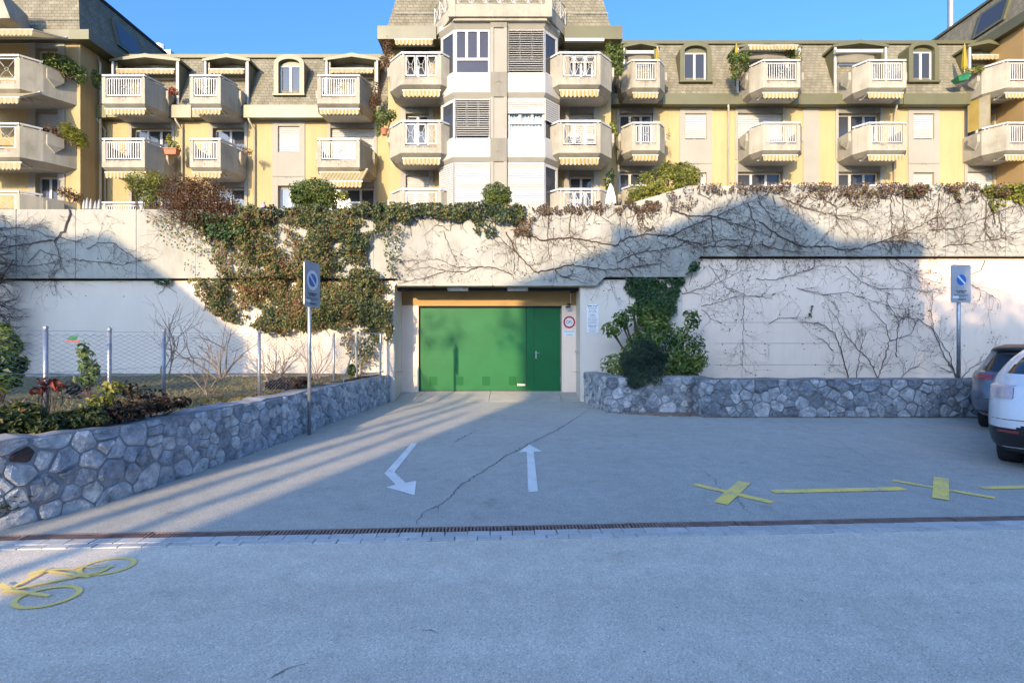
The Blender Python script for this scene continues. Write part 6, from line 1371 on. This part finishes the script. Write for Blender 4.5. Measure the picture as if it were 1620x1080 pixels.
tr = thing('flower_trough', 'terracotta trough on the lower first wing balcony rail', 'pot', (PX(272, 21.75), 21.75, PZ(246, 21.75))); x = PX(272, 21.75); z = PZ(246, 21.75); MB().hexa([(x - .2, 21.6, z), (x + .25, 21.6, z), (x + .25, 21.85, z), (x - .2, 21.85, z)], [(x - .24, 21.57, z + .22), (x + .29, 21.57, z + .22), (x + .29, 21.88, z + .22), (x - .24, 21.88, z + .22)]).build('trough', 'terracotta', tr); bx(x - .26, x + .31, 21.55, 21.9, z + .22, z + .26).build('trough_rim', 'terracotta', tr)
shrub('balcony_plant', 'brown trailing heather on the lower second wing balcony flank', [Q(392, 240, 21.7, 8, 8, 5), Q(384, 234, 21.6, 6, 6, 4)], 200, .05, 117, 'dry', PZ(250, 21.7))
shrub('balcony_plant', 'rust brown trailing plant on the upper third wing balcony flank', [Q(595, 148, 21.6, 8, 7, 18), Q(590, 162, 21.6, 6, 6, 12)], 420, .07, 118, 'dry', PZ(175, 21.6), droop=1.5)
shrub('balcony_plant', 'dark brown climbing plant at the top left tower balcony', [Q(612, 82, 20.6, 7, 7, 26), Q(616, 65, 20.6, 6, 6, 12), Q(606, 100, 20.6, 5, 5, 12)], 520, .07, 119, 'dry', PZ(115, 20.6))
shrub('balcony_plant', 'green potted shrub on the left tower middle balcony corner', [Q(606, 186, 20.3, 14, 12, 12), Q(620, 182, 20.3, 8), Q(600, 205, 20.3, 6, 6, 10)], 480, .08, 120, 'box', PZ(212, 20.3))
shrub('balcony_conifer', 'dense olive conifer on the top right tower balcony corner', [Q(972, 92, 20.5, 14, 13, 22), Q(980, 85, 20.5, 10, 10, 14), Q(965, 78, 20.5, 8, 8, 10), Q(977, 112, 20.5, 9, 9, 12)], 1100, .08, 121, 'box', PZ(125, 20.5))
shrub('balcony_plant', 'yellowing plant on the right tower middle balcony corner', [Q(970, 200, 20.5, 6, 6, 9), Q(974, 212, 20.5, 5)], 160, .08, 122, 'gold', PZ(222, 20.5))
shrub('balcony_plant', 'pale green tall plant on the lowest right tower balcony', [Q(963, 288, 20.2, 8, 8, 14), Q(968, 275, 20.2, 5, 5, 8)], 260, .08, 123, 'ivy_g', PZ(315, 20.2))
shrub('balcony_conifer', 'dense dark conifer beside the olive dormer on the second right balcony', [Q(1168, 100, 21.9, 14, 13, 16), Q(1160, 92, 21.9, 9), Q(1178, 92, 21.9, 10), Q(1165, 118, 21.9, 8, 8, 9)], 900, .08, 124, 'box', PZ(128, 21.9))
shrub('balcony_plant', 'small plant row on the upper last right balcony rail', [Q(1538, 114, 22.4, 12, 9, 5), Q(1550, 110, 22.2, 6)], 240, .07, 125, 'gold', PZ(120, 22.4))
shrub('balcony_plant', 'green creeper on the upper second right balcony, right end', [Q(1263, 95, 22.3, 5, 5, 14), Q(1250, 86, 22.4, 8, 6, 5)], 260, .07, 126, 'gold', PZ(110, 22.3))
shrub('balcony_plant', 'small leafy plant hanging on the first right balcony flank', [Q(1058, 212, 22.0, 4, 4, 9)], 90, .06, 127, 'box', PZ(222, 22), shell=.05, mul=.8)
shrub('balcony_plant', 'golden flowering shrub on the low balcony behind the clipped bush', [Q(542, 310, 20.4, 9, 8, 8)], 240, .08, 128, 'gold', PZ(322, 20.4))
shrub('balcony_plant', 'dry leafy branches on the lowest left block balcony', [Q(105, 305, 20.9, 14, 12, 9), Q(120, 312, 21, 12, 10, 8)], 300, .08, 129, 'dry', PZ(322, 21), shell=.1)
def pot(px, py, Y, label):
    x, z = PX(px, Y), PZ(py, Y); o = MB().lathe(x, Y, [(.09, z), (.13, z + .2), (.145, z + .2), (.145, z + .24), (.12, z + .24)], 12).build('flower_pot', 'terracotta'); tag(o, label, 'pot')
pot(608, 214, 20.2, 'terracotta pot hanging at the left tower middle balcony corner')
def parasol(px, pt, pb, Y, label, mat, r=.14):
    x = PX(px, Y); zt, zb = PZ(pt, Y), PZ(pb, Y); t = thing('closed_parasol', label, 'parasol', (x, Y, zb)); h = zt - zb
    MB().tube([(x, Y, zb), (x, Y, zt)], .02, 6).build('pole', 'white', t); m = MB(); n = 12; prof = [(.05, zb + h * .12), (r, zb + h * .2), (r * .9, zb + h * .45), (r * .5, zb + h * .8), (.03, zt - .03)]
    o = len(m.v)
    for rr, z in prof:
        for j in range(n): a = 2 * math.pi * j / n; k = rr * (1 if j % 2 else .72); m.v.append((x + k * math.cos(a), Y + k * math.sin(a), z))
    for i in range(len(prof) - 1):
        for j in range(n): m.f.append((i * n + j, i * n + (j + 1) % n, (i + 1) * n + (j + 1) % n, (i + 1) * n + j))
    m.build('folded_cloth', mat, t)
parasol(966, 290, 330, 18.5, 'closed cream parasol beside the lowest right tower balcony', 'parasol_w', .2); parasol(1039.5, 74, 116, 22.3, 'closed yellow parasol on the first right balcony', 'parasol_y', .09); parasol(1526, 70, 116, 22.6, 'closed yellow parasol on the last right balcony, left side', 'parasol_y', .11); parasol(1165, 70, 105, 22.4, 'closed yellow parasol behind the conifer on the second right balcony', 'parasol_y', .11)
def chair(px, py, Y, label, s=1):
    x, z = PX(px, Y), PZ(py, Y); t = thing('garden_chair', label, 'chair', (x, Y, z), 'white chairs on the balconies'); w = .24
    bx(x - w, x + w, Y, Y + .42, z + .42, z + .45).build('seat', 'white', t); 
    m = MB()
    for k in range(5): m.box(x - w, x + w, Y + .42 + k * .015, Y + .44 + k * .015, z + .52 + k * .09, z + .58 + k * .09)
    m.build('backrest', 'white', t)
    for dx in (-w + .02, w - .02):
        for dy in (.03, .40): MB().tube([(x + dx, Y + dy, z), (x + dx, Y + dy, z + .44 + (.5 if dy > .2 else 0))], .016, 5).build('leg', 'white', t)
fT = lambda i: zrT[i] - 1.26 + .2; fR = lambda i: railsR[i] - 1.2 + .2
def chair_on(x, Y, z, label):
    px = 810 + x / Y * F; py = 540 - (z - 1.6) / Y * F; chair(px, py, Y, label)
chair_on(2.5, 20.2, fT(1), 'white garden chair on the right tower middle balcony, left of the pair'); chair_on(3.2, 20.3, fT(1), 'white garden chair on the right tower middle balcony, right of the pair'); chair_on(2.6, 20.3, fT(2), 'white garden chair on the lowest right tower balcony')
chair_on(11.0, 22.3, fR(1), 'white garden chair on the lower second right balcony, left of the pair'); chair_on(11.8, 22.4, fR(1), 'white garden chair on the lower second right balcony, right of the pair'); chair_on(15.9, 22.4, fR(1), 'white garden chair on the lower third right balcony'); chair_on(21.0, 22.6, fR(1), 'white garden chair on the lower last right balcony')
gb = thing('green_box', 'green plastic window box hanging at the upper last right balcony', 'box', (PX(1517, 22.5), 22.5, PZ(133, 22.5))); x, z = PX(1517, 22.5), PZ(132, 22.5); MB().hexa([(x - .15, 22.3, z), (x + .25, 22.3, z + .08), (x + .25, 22.6, z + .08), (x - .15, 22.6, z)], [(x - .25, 22.25, z + .18), (x + .3, 22.25, z + .32), (x + .3, 22.65, z + .32), (x - .25, 22.65, z + .18)]).build('tray', 'greenbox', gb); MB().tube([(x - .26, 22.24, z + .19), (x + .31, 22.24, z + .33)], .02, 5).build('tray_rim', 'greenbox', gb)
og = thing('garden_ornament', 'small pink rounded ornament on the parapet near the grey window strip', 'ornament', (PX(417, 12.8), 12.8, PZ(330, 12.8))); x, z = PX(417, 12.8), PZ(331, 12.8); MB().lathe(x, 12.8, [(.05, z), (.075, z + .03), (.075, z + .08), (.05, z + .12), (.03, z + .135)], 12).build('body', 'pinkc', og); MB().lathe(x, 12.8, [(.02, z + .13), (.038, z + .15), (.038, z + .175), (.015, z + .2)], 10).build('knob', 'pinkc', og)
for i, px in enumerate((133, 138, 144, 151, 157)):
    x = PX(px, 13.1); h = (.14, .2, .17, .12, .16)[i]; tag(MB().lathe(x, 13.1, [(.045, PZ(331, 13.1)), (.03, PZ(331, 13.1) + h), (.005, PZ(331, 13.1) + h + .1)], 8).build('white_cone', 'white_r'), ('first white pointed cone from the left on the left parapet', 'second and tallest white pointed cone on the left parapet', 'middle white pointed cone of five on the left parapet', 'fourth and shortest white pointed cone on the left parapet', 'white pointed cone on the left parapet nearest the wing balcony')[i], 'ornament', 'white cones on the left parapet')

# ================================================================== CARS
def make_car(name, label, paint, levels, L, at, ang, hatch, W):
    t = thing(name, label, 'car', (at[0], at[1], gz(*at))); t.rotation_euler = (0, 0, ang); BASE[t.name] = Vector((0, 0, 0))
    zs = [l[0] for l in levels]; NZ = 64; NA = 128
    def lerp(z, k): return float(np.interp(z, zs, [l[k] for l in levels]))
    def sm(z, k): return (lerp(z - .03, k) + lerp(z, k) * 2 + lerp(z + .03, k)) / 4
    Z = np.linspace(zs[0], zs[-1], NZ); grid = []
    for z in Z:
        xr, xf, w = sm(z, 1), sm(z, 2), sm(z, 3); a, xc = (xf - xr) / 2, (xf + xr) / 2; row = []
        for j in range(NA):
            th = 2 * math.pi * j / NA; c, s = math.cos(th), math.sin(th); e = 2 / (6.5 if z < 1.05 else 4.6)
            row.append((xc + a * math.copysign(abs(c) ** e, c), w * math.copysign(abs(s) ** e, s), z))
        grid.append(row)
    parts = {}
    def cls(x, y, z, w, xr, xf):
        nose = x > xf - .5; tail = x < xr + .45
        if hatch['spoil'] and z > hatch['spoil'] and x < xr + .34: return 'spoiler'
        if hatch['glass'][0] < z < hatch['glass'][1]:
            if abs(y) < w - .14 and x < xr + .25: return 'rear_window'
            if abs(y) < w - .10 and x > xf - .6: return 'windscreen'
            if abs(y) > w - .12 and xr + hatch['qwin'] < x < xf - .35 and not (abs(x - 2.35) < .05): return 'side_window'
        if hatch['lamp'][0] < z < hatch['lamp'][1] and x < xr + hatch['lamp'][3] and abs(y) > hatch['lamp'][2]: return 'tail_light'
        if .62 < z < .80 and nose and abs(y) > .5: return 'headlight'
        if z < hatch['trim'] - (.0 if tail else .12) + (.04 if abs(y) < .6 else 0): return 'lower_trim'
        return 'body'
    for i in range(NZ - 1):
        for j in range(NA):
            k = (j + 1) % NA; q = [grid[i][j], grid[i][k], grid[i + 1][k], grid[i + 1][j]]
            x = sum(p[0] for p in q) / 4; y = sum(p[1] for p in q) / 4; z = sum(p[2] for p in q) / 4
            p = cls(x, y, z, sm(z, 3), sm(z, 1), sm(z, 2))
            inarch = any((x - wx) ** 2 + (z - .345) ** 2 < .40 ** 2 and abs(y) > sm(z, 3) - .16 for wx in (.86, L - .92))
            if inarch: p = 'arch_liner'
            if p in ('tail_light', 'headlight', 'side_window', 'arch_liner'): p = p + ('|a' if y > 0 else '|b') + ('f' if p != 'tail_light' and x > L / 2 else '')
            parts.setdefault(p, []).append(((i, j), (i, k), (i + 1, k), (i + 1, j)))
    parts.setdefault('body', [])
    mats = dict(body=paint, rear_window='carglass', windscreen='carglass', side_window='carglass', tail_light='lens' if hatch['spoil'] else 'lenspale', headlight='lenspale', lower_trim='carblack', spoiler='carblack' if hatch['spoil'] else paint, arch_liner='carblack')
    body = None
    for p in ['body'] + [k for k in parts if k != 'body']:
        idx = {}; m = MB()
        for qd in parts[p]:
            f = []
            for (i, j) in qd:
                if (i, j) not in idx:
                    idx[i, j] = len(m.v); v = grid[i][j]
                    if p.startswith('tail_light'): cx = 1.0; d = Vector((v[0] - cx, v[1] * .6, 0)).normalized(); v = (v[0] + d.x * .012, v[1] + d.y * .012, v[2])
                    if p.startswith('arch_liner'): v = (v[0], v[1] * .93, v[2])
                    m.v.append(v)
                f.append(idx[i, j])
            m.f.append(tuple(f))
        if p == 'body':
            o = len(m.v); m.v.extend(grid[-1]); m.f.append(tuple(range(o, o + NA)))
        if p == 'lower_trim': o = len(m.v); m.v.extend(grid[0]); m.f.append(tuple(range(o, o + NA))[::-1])
        ob = m.build(p.split('|')[0], mats[p.split('|')[0]], t, smooth=True)
    for wx in (.86, L - .92):
        for s in (-1, 1):
            yo = s * (W - .10); yi = s * (W - .33); n = 28
            def cyl(prof):
                m = MB()
                for (r, y) in prof:
                    for j in range(n): a = 2 * math.pi * j / n; m.v.append((wx + r * math.cos(a), y, .345 + r * math.sin(a)))
                for i in range(len(prof) - 1):
                    for j in range(n): m.f.append((i * n + j, i * n + (j + 1) % n, (i + 1) * n + (j + 1) % n, (i + 1) * n + j))
                return m
            m = cyl([(.22, yi), (.32, yi), (.345, yi + s * .03), (.345, yo - s * .03), (.325, yo), (.235, yo)]); w_ = m.build('wheel', 'tyre', t, smooth=True)
            m = cyl([(.235, yo), (.22, yo - s * .03), (.06, yo - s * .035), (.05, yo - s * .01), (.002, yo - s * .01)]); m.build('rim', 'alloy', w_)
            m = MB()
            for k in range(5): a = 2 * math.pi * k / 5; m.tube([(wx + .05 * math.cos(a), yo - s * .012, .345 + .05 * math.sin(a)), (wx + .225 * math.cos(a), yo - s * .012, .345 + .225 * math.sin(a))], .022, 5)
            m.build('spokes', 'carblack', w_)
    xr = sm(hatch['trim'], 1)
    def on_rear(y, z, off):     # a point on the rear surface
        w = sm(z, 3); a = (sm(z, 2) - sm(z, 1)) / 2; e = 2 / 6.5; sy = min(1, abs(y) / w); th = math.asin(min(1, sy ** (1 / e))); c = math.cos(th) ** e
        return (sm(z, 1) + a - a * c - off, y, z)
    for s in (-1, 1):
        y0, y1 = s * (W - .36), s * (W - .16); z = hatch['trim'] - .035; m = MB(); 
        for k in range(6):
            a, b = y0 + (y1 - y0) * k / 6, y0 + (y1 - y0) * (k + 1) / 6; m.quad(on_rear(a, z - .014, .006), on_rear(b, z - .014, .006), on_rear(b, z + .014, .006), on_rear(a, z + .014, .006))
        m.build('reflector', 'lens', t)
    if hatch['chrome']:
        m = MB(); ys = np.linspace(-(W - .2), W - .2, 24); m.tube([on_rear(y, .30 + .015 * math.cos(y * 3), .004) for y in ys], .010, 5); m.build('bumper_trim', 'chrome', t)
    m = MB(); zc = .80 if hatch['spoil'] else .66; m.quad(on_rear(-.26, zc - .055, .012), on_rear(.26, zc - .055, .012), on_rear(.26, zc + .055, .012), on_rear(-.26, zc + .055, .012)); m.build('number_plate', 'signwhite', t)
    m = MB(); zc = .78; m.tube([on_rear(y, hatch['seam'], .001) for y in np.linspace(-(W - .1), W - .1, 30)], .005, 4); m.build('hatch_seam', 'carblack', t)
    return t
A = math.radians(90 - 50)
h = Vector((math.sin(math.radians(50)), math.cos(math.radians(50)))); nl = Vector((-h.y, h.x))
lev_w = [(.20, .36, 4.5, .86), (.27, .15, 4.62, .92), (.34, .07, 4.68, .945), (.45, .02, 4.74, .955), (.60, 0, 4.75, .96), (.72, .015, 4.73, .96), (.88, .06, 4.66, .955), (1.04, .11, 4.45, .945), (1.12, .17, 4.0, .92), (1.18, .25, 3.6, .89), (1.34, .58, 3.05, .80), (1.45, .95, 2.62, .71), (1.56, 1.4, 2.2, .60), (1.61, 1.65, 1.95, .48)]
cw = Vector((PX(1557, 6.35), 6.35)); rc = cw - nl * .90
make_car('parked_car', 'white rounded sport utility car cut by the right picture edge', 'carwhite', lev_w, 4.75, (rc.x, rc.y), A, dict(spoil=None, glass=(1.19, 1.52), qwin=.55, lamp=(.90, 1.06, .66, .34), trim=.53, chrome=True, seam=.64), .955)
lev_g = [(.20, .40, 4.25, .76), (.30, .16, 4.36, .86), (.40, .05, 4.40, .90), (.55, .0, 4.42, .92), (.70, .02, 4.40, .92), (.82, .07, 4.36, .915), (.95, .10, 4.2, .91), (1.02, .16, 3.7, .88), (1.06, .20, 3.4, .86), (1.22, .44, 2.9, .78), (1.36, .60, 2.5, .71), (1.41, .50, 2.35, .68), (1.46, .54, 2.2, .65), (1.51, 1.0, 1.9, .5)]
cg = Vector((PX(1531, 8.9), 8.9)); rc = cg - nl * .86
make_car('parked_car', 'blue grey hatchback parked behind the white car beside the stone wall', 'cargrey', lev_g, 4.42, (rc.x, rc.y), A, dict(spoil=1.385, glass=(1.04, 1.385), qwin=.6, lamp=(.90, 1.0, .55, .40), trim=.36, chrome=True, seam=.58), .91)

# ================================================================== HOUSES AND TREES ACROSS THE STREET (behind the viewer; they shade the yard)
dirn = Vector((SUN.x, SUN.y)).normalized()
def neighbour(name, label, prof, depth, y0=-15.0):
    """profile (x, z) of the street gable; the house runs back along the sun direction, so its shadow keeps this outline"""
    t = thing(name, label, 'house', (sum(p[0] for p in prof) / len(prof), y0 - depth / 2, 0), 'houses across the street'); n = len(prof)
    bk = [(x - dirn.x * depth, y0 - dirn.y * depth, z) for x, z in prof]
    MB().add([(x, y0, z) for x, z in prof] + bk, [tuple(range(n)), tuple(range(n, 2 * n))[::-1]] + [(i, n + i, n + (i + 1) % n, (i + 1) % n) for i in range(n)]).build('wall', 'house', t)
    top = [p for p in prof if p[1] > 1]
    m = MB()
    for a, b in zip(top[:-1], top[1:]):
        if abs(a[0] - b[0]) < .02: continue
        e = .05
        m.hexa([(a[0], y0 - .02, a[1] + .002), (b[0], y0 - .02, b[1] + .002), (b[0] - dirn.x * depth, y0 - dirn.y * depth, b[1] + .002), (a[0] - dirn.x * depth, y0 - dirn.y * depth, a[1] + .002)], [(a[0], y0 - .02, a[1] + e), (b[0], y0 - .02, b[1] + e), (b[0] - dirn.x * depth, y0 - dirn.y * depth, b[1] + e), (a[0] - dirn.x * depth, y0 - dirn.y * depth, a[1] + e)])
    m.build('roof', 'roof', t)
    return t
h1 = neighbour('neighbour_house', 'gabled house across the street with a chimney', [(-9.6, -1), (.42, -1), (.42, 11.62), (-1.73, 11.64), (-3.6, 12.86), (-9.9, 10.5), (-9.6, 10.4)], 9)
bx(-7.33, -6.86, -15.6, -15.1, 10.5, 12.05).build('chimney', 'house', h1)
neighbour('neighbour_house', 'gabled house across the street on the left', [(-34, -1), (-16.4, -1), (-16.4, 9.2), (-18.1, 10.65), (-19.7, 11.8), (-20.8, 11.7), (-21.3, 12.05), (-21.95, 12.0), (-22.4, 12.2), (-30, 13), (-34, 11)], 9)
neighbour('neighbour_house', 'low flat roofed house added across the street on the right to shade the yard', [(.44, -1), (26, -1), (26, 9.6), (.44, 9.6)], 8)  # unseen house added to keep the right of the yard shaded
def tree(name, label, cx, cy, h, blobs, n, seed, size=.16):
    rnd = random.Random(seed); t = thing(name, label, 'tree', (cx, cy, 0), 'trees across the street'); m = MB(); grow(m, (cx, cy, 0), (0, 0, 1), h * .45, h * .018, 4, rnd, .45, .35, .75, 6, (2, 3)); m.build('trunk', 'bark', t)
    rng = np.random.default_rng(seed); P, Nn = blob_points(blobs, n, rng, .2); stuff(leaf_mesh(P, Nn, size, rng, .6).build('crown', 'tree', t)); return t
tree('street_tree', 'broad leafy tree across the street on the right', 3.2, -13, 10, [(1.9, -13, 9.2, 1.5, 1.5, 1.1), (3.3, -13, 8.9, 1.7, 1.7, .9), (4.4, -13, 9.7, .5, .7, .8), (6.4, -13, 9.2, 1.5, 1.5, 1.2), (5.4, -13, 8.2, 1.5, 1.5, .9)], 9000, 131)
tree('street_tree', 'airy tree between the houses across the street', -12.4, -12, 9, [(-11.0, -12, 8.9, .7, .9, .5), (-9.2, -12, 8.9, .5, .8, .6), (-10.9, -12, 7.0, .8, .8, .3), (-12.8, -12, 8.6, .9, 1, .8), (-14.0, -12, 7.2, 1.2, 1.2, 1.0), (-13.2, -12, 5.4, 1.4, 1.3, 1.0), (-14.5, -12, 5.2, 1.2, 1.2, 1.2), (-13.4, -12, 3.4, 1.8, 1.2, 1.0), (-12.6, -12, 2.0, 2.4, 1.2, 1.0)], 2300, 132, .2)
def streak_tree(label, cx, cy, h, r, seed, n):  # unseen tree added to draw a strip of shade along the driveway
    rnd = random.Random(seed); t = thing('streak_tree', label, 'tree', (cx, cy, 0), 'trees across the street'); m = MB(); m.tube([(cx, cy, 0), (cx + .05, cy, h * .5), (cx, cy, h)], [.1, .07, .02], 8); m.build('trunk', 'bark', t)
    rng = np.random.default_rng(seed); P, Nn = blob_points([(cx + rnd.gauss(0, r * .3), cy, z, r * rnd.uniform(.6, 1.1), r, .6) for z in np.arange(1.0, h, .55)], n, rng, .1); stuff(leaf_mesh(P, Nn, .12, rng, .6).build('crown', 'tree', t))
streak_tree('slender columnar tree added by the house corner to streak the driveway with shade', -9.6, -12, 6.9, .13, 133, 1900); streak_tree('slender columnar tree added next to the airy one to streak the driveway with shade', -10.15, -12.4, 7.2, .12, 134, 1300); streak_tree('slender young tree added close to the gabled house to streak the driveway with shade', -9.05, -12.1, 6.4, .10, 136, 1200); streak_tree('slender young tree added across the street to streak the driveway with shade', -11.2, -12.2, 6.4, .2, 135, 1800)
